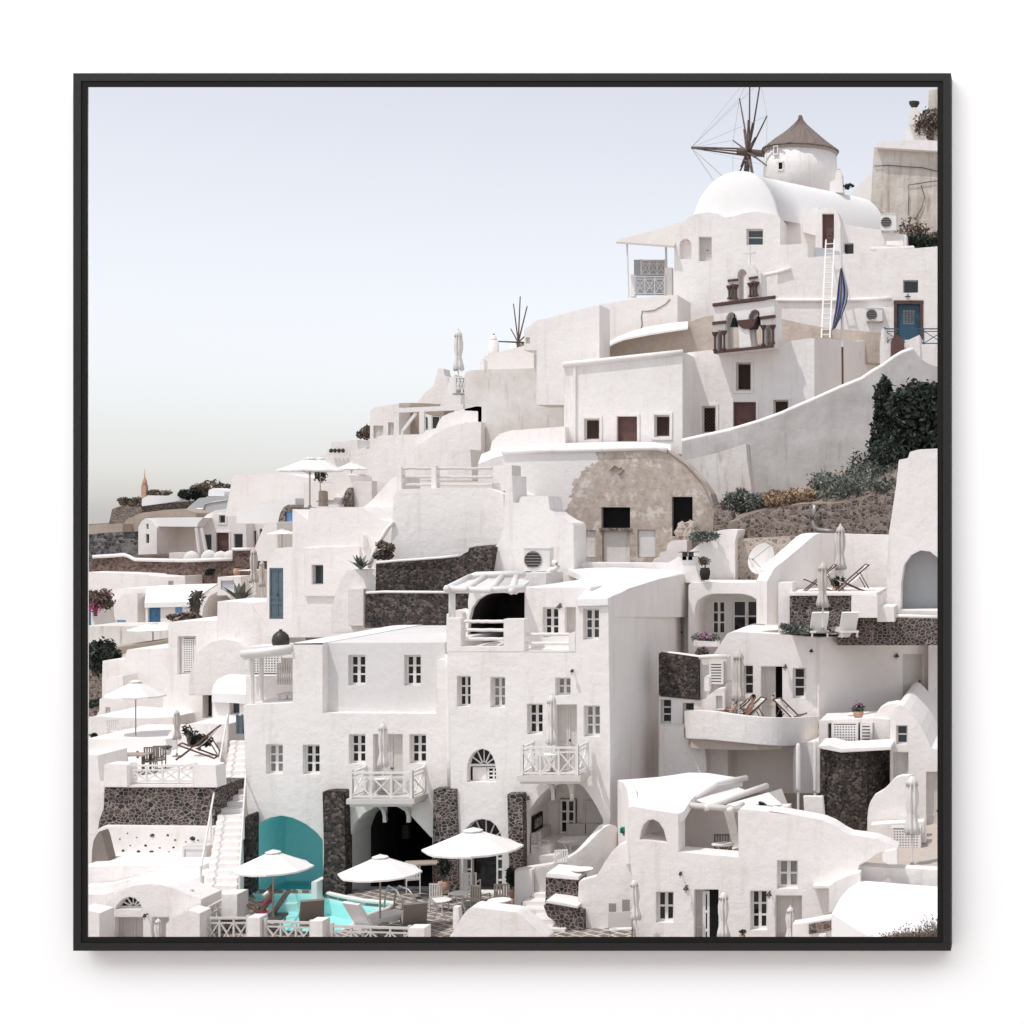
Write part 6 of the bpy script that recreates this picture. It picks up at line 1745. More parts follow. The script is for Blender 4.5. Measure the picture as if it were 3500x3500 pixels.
B(H1, 'S', [ll(p) for p in [(185, 793), (185, 514), (305, 514), (305, 748), (655, 750), (655, 522), (828, 520), (828, 786), (1193, 788), (1193, 640), (1249, 628), (1249, 793)]], 62.5, .5, 'plaster', 'terrace_parapet')
B(H1, 'S', [ll(p) for p in out], 62.5, 12.5, 'plaster', 'wall',
  [(lr(272, 993, 382, 1244), 'w23', .4), (lr(548, 1002, 667, 1252), 'w23:pale', .4), (lr(850, 1222, 977, 1473), 'w23', .4), (lr(1318, 1237, 1449, 1492), 'w23', .4),
   (lr(1083, 1007, 1207, 1152), 'w22:pale', .4), (lr(1312, 437, 1442, 692), 'w23:blue', .4), (lr(1082, 1228, 1259, 1806), 'ddoor', .4), (VER, 'tunnel', .32), (GDOOR, 'tunnel', .45), (AWIN, 'tunnel', .35)], r=2)
B(H1, 'S', [ll(p) for p in [(832, 900), (832, 262), (1100, 261), (1375, 262), (1375, 900)]], 64.6, 11, 'plaster', 'setback_wall', [(lr(980, 426, 1107, 672), 'w23', .35), (lr(1165, 424, 1262, 650), 'door', .35)])
loft(H1, 'G', [[(845, 1360, 62.4), (960, 1358, 62.4), (1090, 1352, 62.4)], [(900, 1300, 64.7), (1060, 1290, 64.7), (1250, 1268, 66)], [(940, 1200, 70), (1200, 1180, 70), (1500, 1192, 71.5)], [(760, 1120, 75.6), (1250, 1110, 75.6), (1720, 1148, 75.6)]], 'roof_white', 'roof', .25, True, 1)
B(H1, 'G', [(1090, 1362), (1250, 1276), (1500, 1199), (1720, 1156), (1720, 1500), (1090, 1500)], (1090, 62.52, 1720, 75.55), .3, 'plaster', 'side_gable')
B(H1, 'G', [(640, 1180), (725, 1085), (745, 1072), (900, 1074), (1540, 1080), (1600, 1050), (1640, 1020), (1660, 1180)], 76, 1.0, 'plaster', 'parapet', r=6)
B(H1, 'G', [(1630, 1230), (1632, 1030), (1712, 1028), (1770, 1030), (1775, 1120), (1810, 1235)], 74.5, 1.0, 'plaster', 'chimney', r=3)
mb = MB(); P = Plane('G', 74.3); u0, u1, z0, z1 = bounds(P, 'G', rect(1630, 975, 1765, 1000)); mb.pbox(P, u0, u1, z0 + .02, z1 - .1, 0, .9)
for u in (u0 + .15, u1 - .35): mb.pbox(P, u, u + .18, z0 - .32, z0 + .02, .2, .5)
mb.build('chimney_cap', 'metal_dark', H1)
# fanlight window, glazed door, veranda
def fan_window(root, c, pts, D, dep, ybar, n=4, low='w', lowkind=None):
    P = Plane(c, D)
    l3 = [P.at(c, *p) + P.n * dep for p in pts]
    mb = MB(); mb.prism(l3, P.n * .03)
    u0, u1, z0, z1 = bounds(P, c, pts)
    zb = P.at(c, pts[0][0], ybar).z
    f = MB()
    q_ = min(1, (u1 - u0) / 1.7)
    f.tube([v - P.n * .04 for v in l3] + [l3[0] - P.n * .04], .045 * q_, 6)
    f.pbox(P, u0, u1, zb - .07 * q_, zb + .07 * q_, dep - .1, dep - .02)
    cu = (u0 + u1) / 2
    hw = (u1 - u0) / 2
    for k in range(n + 1):
        a = math.pi * k / n
        if k in (0, n): continue
        f.bar(P.pt(cu + .12 * math.cos(a), zb + .1 * math.sin(a), dep - .05), P.pt(cu + hw * .97 * math.cos(a), zb + (z1 - zb) * .97 * math.sin(a), dep - .05), .05 * q_, .05)
    f.tube([P.pt(cu + .2 * q_ * math.cos(math.pi * k / 8), zb + .2 * q_ * math.sin(math.pi * k / 8), dep - .05) for k in range(9)], .04 * q_, 6)
    fo = f.build('fanlight', 'wood_white', root)
    mb.build('pane', 'glass', fo)
    return P, u0, u1, z0, zb
P, u0, u1, z0, zb = fan_window(H1, 'S', AWIN, 62.5, .35, ll((0, 1735))[1], 6)
mb = MB(); mb.pbox(P, u0 + .1, (u0 + u1) / 2 + .1, z0 + .03, zb - .08, .30, .34); mb.build('curtain', 'plaster_warm', H1)
mb = MB(); xm = (u0 + u1) / 2 + .12
for a in (xm, (xm + u1) / 2, u1 - .08): mb.pbox(P, a, a + .06, z0 + .03, zb - .08, .28, .345)
for k in range(4): mb.pbox(P, xm + .06, u1 - .08, z0 + .03 + (zb - z0 - .16) * k / 3, z0 + .08 + (zb - z0 - .16) * k / 3, .285, .34)
mb.build('lower_sash', 'wood_white', H1)
P, u0, u1, z0, zb = fan_window(H1, 'S', GDOOR, 62.5, .45, nn((0, 740))[1], 6)
wd_ = u1 - u0
for k, (a, b_) in enumerate(((u0 + .02, u0 + wd_ * .2), (u1 - wd_ * .2, u1 - .02))):
    mb = MB()
    mb.pbox(P, a, a + .06, z0, zb - .08, .2, .3); mb.pbox(P, b_ - .06, b_, z0, zb - .08, .2, .3)
    for j in range(5): mb.pbox(P, a + .06, b_ - .06, z0 + (zb - z0 - .2) * j / 4, z0 + .07 + (zb - z0 - .2) * j / 4, .21, .29)
    d_ = mb.build('door', 'wood_white', H1)
    mb = MB(); mb.pbox(P, a + .06, b_ - .06, z0, zb - .08, .245, .255); mb.build('pane', 'glass_blue', d_)
tunnel(H1, 'S', VER, 62.5, .32, 2.7, 'plaster', 'veranda')
Pv = Plane('N', 65.1)
for kind, rc in (('w23', (1325, 342, 1458, 642)), ('door', (1525, 352, 1690, 740))):
    fit(H1, kind, 'N', rect(*rc), Plane('N', 65.0), .1)
root = T('wall_picture', 'dark framed picture on the left wall inside the veranda', 'picture', 'N', 1158, 625, 63.6)
Pq = Plane('N', 63.5); Pq.p = Vector((W('N', 1030, 0, 62.5).x + .03, 62.5, 0)); Pq.u = Vector((0, 1, 0)); Pq.n = Vector((-1, 0, 0))
z0, z1 = W('N', 1150, 620, 63.6).z, W('N', 1150, 470, 63.6).z
mb = MB(); mb.pbox(Pq, .55, 1.75, z0, z1, -.06, 0); mb.build('picture_frame', 'black', root)
mb = MB(); mb.pbox(Pq, .7, 1.6, z0 + .15, z1 - .15, -.065, -.06); mb.build('canvas', 'art', root)
root = T('sofa', 'cushioned built sofa inside the veranda', 'sofa', 'N', 1200, 830, 64)
zv = W('N', 1200, 838, 62.8).z
xv = W('N', 1032, 0, 62.5).x
mb = MB(); mb.box(xv + .05, xv + .75, 62.85, 65.1, zv, zv + .4); mb.box(xv + .75, xv + 2.3, 64.45, 65.1, zv, zv + .4); mb.build('base', 'plaster_warm', root)
for (a, b_, c_, d_) in ((xv + .06, xv + .22, 62.9, 64.8), (xv + .8, xv + 1.5, 64.9, 65.08), (xv + 1.55, xv + 2.2, 64.9, 65.08)):
    mb = MB(); mb.box(a, b_, c_, d_, zv + .4, zv + .8); mb.build('cushion', 'canvas_beige', root)
slab('veranda_floor', [(xv - .1, 62.6), (xv + 6.4, 62.6), (xv + 6.4, 65.2), (xv - .1, 65.2)], zv, .2, 'floor_tan', H1)
# top terrace: rails, cave arch, pergola
R1 = T('terrace_railing', 'rough white log rails between the pillars of the top terrace', 'railing', 'L', 600, 790, 62.7)
for y, a, b_ in ((541, 300, 658), (612, 300, 658), (686, 300, 658), (648, 812, 1196), (722, 812, 1196)):
    mb = MB(); P = Plane('L', 62.75); mb.tube([P.at('L', a + (b_ - a) * k / 10, y + rn.uniform(-2, 2)) for k in range(11)], .065, 7); mb.build('rail', 'wood_white', R1)
H2 = T('cave_room', 'white terrace wall with a dark rounded cave opening under the log pergola', 'cave room', 'L', 600, 520, 66)
B(H2, 'L', [(180, 640), (185, 480), (240, 450), (300, 470), (345, 490), (365, 470), (360, 380), (372, 300), (832, 262), (832, 820), (180, 820)], 67.5, 1.5, 'plaster', 'wall',
  [([(350, 760), (372, 520), (395, 430), (440, 365), (500, 325), (560, 308), (700, 303), (828, 303), (828, 760)], 'tunnel', .3)], r=2)
tunnel(H2, 'L', [(350, 760), (372, 520), (395, 430), (440, 365), (500, 325), (560, 308), (700, 303), (828, 303), (828, 760)], 67.5, .3, 3.5, 'dark', 'cave')  # dark paint gives the cave its inner shade
B(H2, 'L', [(236, 530), (238, 470), (260, 448), (290, 450), (318, 475), (322, 530)], 64.5, .4, 'plaster_warm', 'chimney_hump', r=8)
H2 = T('log_pergola', 'white log pergola with flat slabs over the top terrace', 'pergola', 'L', 500, 520, 64)
mb = MB()
mb.tube([W('L', 230, 520, 63.0), W('L', 230, 280, 63.0)], .13, 8); mb.build('post', 'wood_white', H2, True)
mb = MB()
mb.tube([W('L', 170, 268, 62.9), W('L', 500, 285, 62.9), W('L', 832, 262, 62.9)], .12, 8)
mb.tube([W('L', 350, 190, 67.5), W('L', 430, 160, 67.5), W('L', 830, 148, 67.5)], .14, 8)
for a, b_ in ((185, 375), (340, 500), (540, 640), (720, 760)):
    mb.tube([W('L', a, 272 + (a - 185) * .04, 62.7), W('L', b_, 175, 67.3)], .13, 8)
mb.build('log', 'wood_white', H2, True)
for k, (a, b_) in enumerate(((215, 340), (365, 560), (620, 780))):
    pass
for quad in (((190, 262, 63), (310, 262, 63), (420, 196, 66.5), (330, 200, 66.5)), ((400, 262, 63), (500, 278, 63), (610, 205, 66.5), (520, 190, 66.5)), ((640, 275, 63), (760, 292, 63), (870, 205, 66.5), (790, 188, 66.5))):
    mb = MB(); q = [W('L', *p) for p in quad]; mb.prism(q, Vector((0, 0, -.12))); mb.build('slab', 'wood_white', H2)
solo('white roof ledge under the large beige air conditioner', 'ledge', B(None, 'L', [(360, 300), (400, 170), (850, 140), (1010, 140), (1010, 300)], 72.0, 2.5, 'plaster', 'ledge', r=6))
wall_lamp('spotlight lantern beside the top floor window', 'L', 1125, 430, 64.5, .9)
wall_lamp('tiny dark spotlight high on the middle floor wall', 'L', 1225, 965, 62.4, .5)
wall_lamp('white lantern beside the veranda arch', 'N', 1045, 345, 62.4, .7)
wall_lamp('lantern beside the cream door on the shaded side of the centre house', 'G', 1525, 1430, 75.0, .8)
H2 = T('shaded_wall', 'shaded white wall with a cream door between the centre house and the veranda house', 'wall', 'G', 1600, 1700, 75.5)
B(H2, 'G', [(1380, 2000), (1380, 1160), (1720, 1160), (1725, 1290), (1725, 2000)], 75.3, 1, 'plaster_warm', 'wall', [((1566, 1415, 1676, 1800), 'door', .15)])
mb = MB(); mb.sphere(W('G', 1527, 1497, 75.2), .28, .04, .14, 12); mb.build('plaque', 'plaque', H2, True)

# ------------------------------------------------------------------ pool terrace
def tz(c, x, y, z=ZT): return Wz(c, x, y, z)
pool = [tz('M', 430, 1600), tz('M', 470, 1480), (tz('M', 380, 1480)), tz('M', 150, 1215)]
POOLXY = [(tz('M', x, y).x, tz('M', x, y).y) for x, y in ((150, 1222), (845, 1222), (825, 1255), (900, 1268), (1040, 1300), (1220, 1335), (1520, 1362), (1440, 1420), (1330, 1450), (1200, 1500), (1130, 1560), (1020, 1625), (430, 1600), (465, 1490), (370, 1430), (230, 1330))]
deck_out = [(-30.6, 53), (-8, 53), (-8, 63.4), (-30.6, 63.4)]
mb = MB()
mb.prism([Vector((x, y, ZT)) for x, y in deck_out], Vector((0, 0, -.12)), [([Vector((x, y, ZT)) for x, y in POOLXY], None, False)])
tag(mb.build('pool_deck', 'deck'), kind='structure')
mb = MB()
pf = [Vector((x, y, ZT - .75)) for x, y in POOLXY]
mb.add([v for v in pf], tessellate_polygon([pf]))
for i in range(len(pf)):
    a, b_ = pf[i], pf[(i + 1) % len(pf)]
    e = Vector((0, 0, .629))
    c_ = sum(pf, Vector()) / len(pf)
    a2, b2 = a, b_
    mb.quad(a2, b2, b2 + e, a2 + e)
mb2 = MB(); mb2.box(-30.55, -8.05, 53.02, 53.4, -19, ZT - .13); mb2.box(-30.55, -30.2, 53.41, 63, -19, ZT - .13)
tag(mb2.build('deck_base', 'plaster'), kind='structure')
PR = T('swimming_pool', 'turquoise swimming pool running from the blue painted arch', 'pool', 'M', 700, 1450, 59.5)
mb.build('basin', 'pool_paint', PR)
# far, deeper part under and before the arch
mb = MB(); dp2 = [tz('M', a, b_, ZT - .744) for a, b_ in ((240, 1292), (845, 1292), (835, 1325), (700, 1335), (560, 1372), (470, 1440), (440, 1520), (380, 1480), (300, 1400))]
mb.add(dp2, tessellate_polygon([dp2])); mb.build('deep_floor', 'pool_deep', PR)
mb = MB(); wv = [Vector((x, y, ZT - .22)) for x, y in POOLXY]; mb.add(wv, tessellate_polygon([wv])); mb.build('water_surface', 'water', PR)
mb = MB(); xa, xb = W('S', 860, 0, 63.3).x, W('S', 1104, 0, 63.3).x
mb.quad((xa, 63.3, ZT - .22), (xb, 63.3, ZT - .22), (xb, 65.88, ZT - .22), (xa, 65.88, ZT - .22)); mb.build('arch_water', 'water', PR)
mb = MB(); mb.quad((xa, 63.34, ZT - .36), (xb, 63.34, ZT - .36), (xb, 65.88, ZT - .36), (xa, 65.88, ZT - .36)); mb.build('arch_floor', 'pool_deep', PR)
mb = MB()
rim = [Vector((x, y, ZT + .06)) for x, y in POOLXY[2:12]]
mb.tube(rim, .08, 8); mb.build('rim', 'plaster_warm', PR, True)
mb = MB(); mb.box(tz('M', 828, 1255).x - .1, tz('M', 858, 1255).x, 62.0, 62.9, ZT - .3, W('M', 840, 1145, 62).z); mb.build('pool_upstand', 'plaster', PR)
root = T('pool_ladder', 'curved steel handrails of the pool ladder', 'ladder', 'M', 1560, 1440, 59.5)
for dx in (0, .55):
    p0 = tz('M', 1400, 1400) + Vector((dx * .7, -dx * .2, 0)); p1 = tz('M', 1590, 1455) + Vector((dx * .7, dx * .4, 0))
    mb = MB(); mb.tube([p0 + Vector((0, 0, -.7)), p0 + Vector((.1, 0, .5)), p0.lerp(p1, .3) + Vector((0, 0, .88)), p0.lerp(p1, .7) + Vector((0, 0, .8)), p1 + Vector((0, 0, .5)), p1], .035, 6); mb.build('handrail', 'metal_grey', root, True)
# fence in front
posts = [(1118, 1440, 'J'), (1600, 1470, 'J')]
def pillar(label, c, x0, x1, y0, D, dep=.55):
    P = Plane(c, D); u0, u1, z0, z1 = bounds(P, c, rect(x0, y0, x1, y0 + 300))
    mb = MB(); mb.box(u0, u1, D, D + dep, z0, z1)
    return solo(label, 'pillar', mb.build('fence_pillar', 'plaster'), 'white pillars of the pool fence')
pillar('white fence pillar beside the foot of the stairs', 'J', 975, 1118, 1440, 55.4)
pillar('white fence pillar in front of the sunbather', 'M', 122, 248, 1480, 55.4)
pillar('white fence pillar in front of the brown lounger back', 'M', 718, 838, 1512, 55.0)
pillar('white fence pillar at the right end of the pool fence', 'M', 1645, 1800, 1580, 54.6)
for k, (c, x0, x1, y0, y1, D0, D1, n) in enumerate((('J', 1122, 1555, 1480, 1496, 55.5, 55.5, 3), ('M', 252, 712, 1508, 1530, 55.4, 55.2, 3), ('M', 880, 1645, 1535, 1592, 55.1, 54.8, 4))):
    lab = ['cream crossed fence panel left of the sunbather', 'cream crossed fence panel in front of the parasol base', 'cream crossed fence panel in front of the pale lounger'][k]
    P = Plane(c, (x0, D0, x1, D1))
    u0, u1, z0, z1 = bounds(P, c, [(x0, (y0 + y1) / 2), (x1, (y0 + y1) / 2 + 270)])
    mb = MB(); xrail(mb, P, u0 + .05, u1 - .05, z0, z1, .2, n, .06)
    solo(lab, 'fence', mb.build('fence_panel', 'paint_cream'), 'crossed panels of the pool fence')

# ------------------------------------------------------------------ stairs
def stairs():
    root = T('stairs', 'long white outdoor staircase climbing between the stone terrace and the hotel house', 'stairs', 'J', 1300, 1290, 58)
    b0, b1 = W('J', 1150, 1300, 57.5), W('J', 1460, 1290, 57.5)
    t0, t1 = W('J', 1400, -190, 67.5), W('J', 1560, -190, 67.5)
    n = 24
    mb = MB()
    for k in range(n):
        a, b_ = k / n, (k + 1) / n
        l0, r0, l1, r1 = b0.lerp(t0, a), b1.lerp(t1, a), b0.lerp(t0, b_), b1.lerp(t1, b_)
        zt_ = l1.z
        z_ = l0.z - 1.0
        mb.hexa([(l0.x, l0.y, z_), (r0.x, r0.y, z_), (t1.x, t1.y + .3, z_), (t0.x, t0.y + .3, z_), (l0.x, l0.y, zt_), (r0.x, r0.y, zt_), (r1.x, r1.y + .06, zt_), (l1.x, l1.y + .06, zt_)])
    mb.build('steps', 'plaster', root)
    for nm, s0, s1, off in (('left', b0, t0, -.1), ('right', b1, t1, .1)):
        mb = MB()
        pts = [s0.lerp(s1, k / 6) + Vector((off, 0, 1.05)) for k in range(7)]
        mb.tube(pts, .035, 6)
        for k in (0, 2, 4, 6):
            q = s0.lerp(s1, k / 6) + Vector((off, 0, 0)); mb.tube([q, q + Vector((0, 0, 1.1))], .04, 6)
        mb.build('handrail', 'wood_white', root, False)
stairs()
Wl = T('stair_side_wall', 'white stair side wall with dark stone edge beside the blue arch', 'wall', 'M', 130, 1230, 60)
B(Wl, 'M', [(90, 1260), (95, 540), (145, 505), (158, 520), (155, 1260)], 62.3, .65, 'stone_dark', 'stone_edge', r=4)
mb = MB(); P = Plane('J', 56.6); u0, u1, z0, z1 = bounds(P, 'J', rect(1315, 1262, 1465, 1500)); mb.box(u0, u1, 56.6, 57.4, z0, z1)
solo('white stair end block with a turquoise side at the foot of the stairs', 'wall', mb.build('stair_block', 'plaster'))
R1 = T('handrail', 'cream wooden handrail turning at the foot of the stairs', 'handrail', 'J', 1050, 1600, 56)
mb = MB()
mb.tube([W('J', 930, 1580, 55.3), W('J', 1040, 1250, 56.6), W('J', 1140, 1195, 57.3)], .06, 6)
for a, y0, y1, D in ((915, 1560, 1720, 55.3), (1035, 1215, 1440, 56.4), (1133, 1085, 1400, 57.4)): mb.tube([W('J', a, y1, D), W('J', a, y0, D)], .065, 6)
mb.build('rail', 'paint_cream', R1)
mb = MB()
P0, P1 = W('J', 1130, 1420, 55.6), W('J', 1330, 1310, 57.0)
mb.bar(P0, P1, .09, .07); mb.bar(P0 - Vector((0, 0, .25)), P1 - Vector((0, 0, .25)), .05, .05); mb.bar(P0 - Vector((0, 0, 1)), P1 - Vector((0, 0, 1)), .06, .06)
for k in range(5): q = P0.lerp(P1, k / 4); mb.bar(q - Vector((0, 0, 1)), q, .06, .06)
for k in range(4): mb.bar(P0.lerp(P1, k / 4) - Vector((0, 0, .95)), P0.lerp(P1, (k + 1) / 4) - Vector((0, 0, .3)), .05, .04)
solo('cream crossed fence panel at the foot of the stairs', 'fence', mb.build('fence_panel', 'paint_cream'), 'crossed panels of the pool fence')

# ------------------------------------------------------------------ left stone terrace
Wl = T('stone_terrace', 'lava stone terrace wall with pale mortar and white end pillars on the left', 'wall', 'J', 700, 635, 62)
B(Wl, 'J', [(150, 660), (165, 560), (205, 450), (215, 246), (1272, 252), (1260, 400), (1236, 650)], 62, 2.2, 'stone_mortar', 'stone_wall')
B(Wl, 'J', [(205, 250), (207, 45), (225, 32), (410, 34), (428, 50), (430, 250)], 61.8, .7, 'plaster', 'pillar', r=5)
B(Wl, 'J', [(1050, 252), (1052, 42), (1080, 36), (1250, 40), (1265, 50), (1280, 252)], 61.8, .7, 'plaster', 'pillar', r=5)
B(Wl, 'J', [(428, 252), (430, 228), (1052, 228), (1052, 252)], 61.9, .5, 'plaster', 'kerb')
P = Plane('J', 61.95); u0, u1, z0, z1 = bounds(P, 'J', rect(445, 40, 1050, 215))
mb = MB(); xrail(mb, P, u0, u1, z0, z1, .1, 4, .06); mb.build('railing', 'wood_white', Wl)
zl = W('J', 700, 246, 62).z
slab('terrace_floor', [(W('J', 200, 0, 62.3).x, 62.3), (W('J', 1290, 0, 62.3).x, 62.3), (W('J', 1290, 0, 72).x, 72), (W('J', 40, 0, 72).x, 72)], zl + .012, .3, 'plaster_warm', Wl)
solo('plain white wall at the left picture edge beside the lava stone terrace', 'wall', B(None, 'J', [(10, 700), (10, -60), (150, -50), (175, 190), (212, 200), (212, 520), (180, 700)], 62.6, 2, 'plaster', 'wall', r=6))
solo('plain white wall end behind the brown upright shape', 'wall', B(None, 'J', [(-80, 1100), (-80, 540), (300, 540), (300, 1100)], 64.6, .6, 'plaster', 'wall'))
Wl = T('spotted_wall', 'white wall set with scattered black stones below the lava stone terrace', 'wall', 'J', 700, 990, 61.6)
B(Wl, 'J', [(10, 1060), (90, 935), (150, 650), (190, 622), (1240, 632), (1240, 1060)], 61.6, 1.5, 'plaster', 'wall')
mb = MB(); P = Plane('J', 61.6)
for x, y, r_ in ((430, 685, 8), (515, 725, 7), (665, 705, 22), (810, 703, 12), (880, 748, 11), (358, 740, 8), (455, 800, 8), (600, 800, 13), (735, 822, 9), (863, 818, 11), (388, 848, 13), (535, 857, 15), (655, 860, 18), (820, 862, 9), (303, 908, 8), (768, 906, 15), (393, 912, 8), (1045, 733, 25), (1095, 750, 9), (980, 765, 8)):
    s = r_ / 2.76 / F * 61.6; mb.sphere(P.at('J', x, y), s * 1.15, s * .5, s * .8, 9, .3)
mb.build('set_stones', 'stone_dark', Wl)
B(Wl, 'J', [(10, 1010), (85, 985), (250, 920), (900, 915), (1230, 975), (1230, 1010)], 60.6, 1.0, 'plaster', 'bench', r=4)
cabinet('grey cabinet with a white top at the foot of the spotted wall', 'J', 955, 805, 1180, 975, 60.9, 'greydoor', .6)
solo('brown upright shape of unknown kind leaning on the spotted wall at the left edge', 'cover', B(None, 'J', fillet([(80, 985), (92, 960), (95, 850), (110, 750), (150, 680), (172, 660), (195, 720), (225, 840), (252, 945), (240, 962), (160, 975)], 20), 60.2, .5, 'rattan', 'brown_shape'))  # unidentified brown form, built as a draped solid
# arched house at bottom left
H1 = T('vaulted_house', 'low white vaulted house with a fan window and grey double door at bottom left', 'house', 'J', 600, 1700, 56)
FW = [(315, 1402), (335, 1362), (365, 1325), (400, 1298), (450, 1286), (500, 1298), (540, 1335), (560, 1370), (566, 1402)]
B(H1, 'J', [(200, 2050), (205, 1372), (245, 1322), (300, 1272), (360, 1232), (420, 1200), (490, 1178), (560, 1168), (640, 1164), (720, 1170), (800, 1186), (860, 1203), (1000, 1262), (1125, 1310), (1125, 2050)], 56, 1.4, 'plaster', 'wall',
  [(FW, 'tunnel', .35), ((312, 1478, 577, 1900), 'ddoor', .35), ((660, 1478, 820, 1900), 'door', .35)])
fan_window(H1, 'J', FW, 56, .35, 1398, 6)
B(H1, 'J', [(-80, 1900), (-80, 1262), (230, 1262), (230, 1900)], 58.0, .6, 'plaster', 'side_wall')
B(H1, 'J', [(180, 1900), (180, 1370), (300, 1255), (420, 1160), (440, 1130), (900, 1128), (980, 1150), (1120, 1260), (1125, 1900)], 57.5, 2.0, 'roof_white', 'roof', r=6)
B(H1, 'J', [(-20, 1900), (-20, 1400), (168, 1440), (170, 1900)], 54.8, .85, 'plaster', 'side_block', r=3)
wall_lamp('lantern between the grey double door and the folded parasol at bottom left', 'J', 604, 1480, 55.9, .45)
B(H1, 'J', [(790, 1900), (792, 1545), (850, 1480), (910, 1450), (990, 1410), (1115, 1440), (1115, 1900)], 55.2, .75, 'plaster', 'stair_wall', r=4)
Wl = T('terrace_wall', 'long white terrace parapet above the vaulted house at bottom left', 'wall', 'J', 500, 1200, 59)
B(Wl, 'J', [(-20, 1260), (-20, 1005), (300, 995), (1135, 990), (1140, 1130), (1120, 1300), (-20, 1300)], 59.2, 1.5, 'plaster', 'wall', r=5)
B(Wl, 'J', [(575, 1140), (578, 1065), (610, 1040), (800, 1038), (840, 1050), (862, 1100), (862, 1140)], 58.8, 2.0, 'plaster', 'vault_hump', r=10)
B(Wl, 'J', [(-20, 1300), (-20, 1200), (200, 1185), (430, 1130), (430, 1300)], 58.4, .7, 'plaster', 'ledge', r=5)

# ------------------------------------------------------------------ stairs and curved walls at bottom centre
Wl = T('garden_stairs', 'white garden stairs with swooping side walls below the veranda', 'stairs', 'N', 1300, 1400, 58)
ribbon(Wl, 'N', [(925, 60.6, 965, 1400), (1000, 60.6, 948, 1400), (1150, 60.6, 925, 1400), (1280, 60.6, 905, 1400), (1340, 60.7, 885, 1400), (1420, 60.8, 845, 1400), (1500, 60.9, 795, 1400), (1600, 61.1, 700, 1400), (1680, 61.3, 615, 1400), (1740, 61.5, 572, 1400), (1800, 61.8, 560, 1400), (1830, 62.0, 590, 1400)], .4, 'plaster', 'upper_side_wall', 2)
B(Wl, 'N', [(1475, 1700), (1475, 1330), (1490, 1060), (1530, 1050), (1640, 1020), (1665, 985), (1720, 890), (1780, 800), (1830, 750), (1880, 728), (1940, 725), (1980, 735), (1980, 1700)], 57.5, .45, 'plaster', 'lower_side_wall', r=12)
B(Wl, 'N', [(1195, 1255), (1200, 1022), (1330, 1030), (1478, 1045), (1478, 1262)], 58.2, 1.2, 'stone_mortar', 'stone_face')
B(Wl, 'N', [(1200, 1028), (1205, 990), (1340, 1003), (1490, 1020), (1490, 1052)], 58.05, 1.5, 'plaster', 'stone_coping', r=4)
B(Wl, 'N', [(1390, 1700), (1300, 1430), (1215, 1370), (1178, 1275), (1210, 1255), (1330, 1270), (1530, 1320), (1535, 1700)], 57.2, .9, 'stone_mortar', 'lower_stone_face', r=6)
B(Wl, 'N', [(1200, 1252), (1202, 1232), (1340, 1250), (1480, 1280), (1480, 1302)], 57.1, 1.1, 'plaster', 'ledge')
mb = MB()
for k, (x0, y0, x1, y1, D) in enumerate(((1072, 1160, 1200, 1215, 59.8), (995, 1230, 1200, 1285, 59.2), (980, 1300, 1205, 1350, 58.6), (1040, 1390, 1290, 1470, 57.6), (1110, 1470, 1370, 1550, 57.0), (1170, 1550, 1390, 1640, 56.4))):
    P = Plane('N', D); u0, u1, z0, z1 = bounds(P, 'N', rect(x0, y0 + 12, x1, y1 + 60)); mb.pbox(P, u0, u1, z0, z1, 0, 1.2)
mb.build('steps', 'plaster', Wl)
B(Wl, 'N', [(920, 1400), (925, 968), (1080, 960), (1085, 1180), (985, 1250), (980, 1400)], 59.9, .4, 'plaster', 'gate_wall', r=4)
B(Wl, 'N', [(1105, 1165), (1108, 985), (1130, 955), (1180, 932), (1210, 940), (1270, 985), (1270, 1165)], 60.1, .1, 'paint_cream', 'gate')
solo('curved white parapet wall in the bottom centre foreground', 'wall', B(None, 'N', [(300, 1800), (345, 1560), (400, 1478), (445, 1400), (480, 1345), (515, 1308), (550, 1290), (740, 1312), (930, 1335), (975, 1362), (1080, 1455), (1200, 1570), (1200, 1800)], 54.4, .9, 'plaster', 'parapet', r=10))
solo('low white pillar left of the curved foreground parapet', 'pillar', B(None, 'N', [(380, 1480), (382, 1290), (430, 1292), (440, 1400), (400, 1500)], 55.6, .3, 'plaster', 'pillar', r=4))

# ------------------------------------------------------------------ foreground right house
H1 = T('white_house', 'nearest white house with arched opening, roof terrace and open glazed door at lower right', 'house', 'O', 900, 1800, 56)
AO = [(372, 868), (385, 790), (410, 730), (450, 692), (500, 682), (550, 710), (595, 780), (628, 905)]
def oo(p): return (2050 + p[0] / 2.7214, 2550 + p[1] / 2.7214)
def pp(p): return (2550 + p[0] / 2.1229, 2350 + p[1] / 2.1229)
out = [oo(p) for p in [(330, 2100), (300, 1250), (266, 900), (270, 570), (290, 560), (500, 595), (735, 630), (735, 985), (1000, 1010), (1290, 1035), (1285, 605), (1310, 588), (1500, 605), (1790, 640)]] + \
      [pp(p) for p in [(160, 895), (300, 915), (450, 942), (560, 965), (630, 995), (700, 1042), (760, 1072), (860, 1085), (950, 1100), (1030, 1132), (1100, 1172), (1060, 1190), (1000, 1190), (940, 1215), (880, 1260), (820, 1290), (815, 1340), (740, 1370), (660, 1425), (610, 1440), (600, 2080)]] 
def orr(x0, y0, x1, y1): a, b_ = oo((x0, y0)), oo((x1, y1)); return (a[0], a[1], b_[0], b_[1])
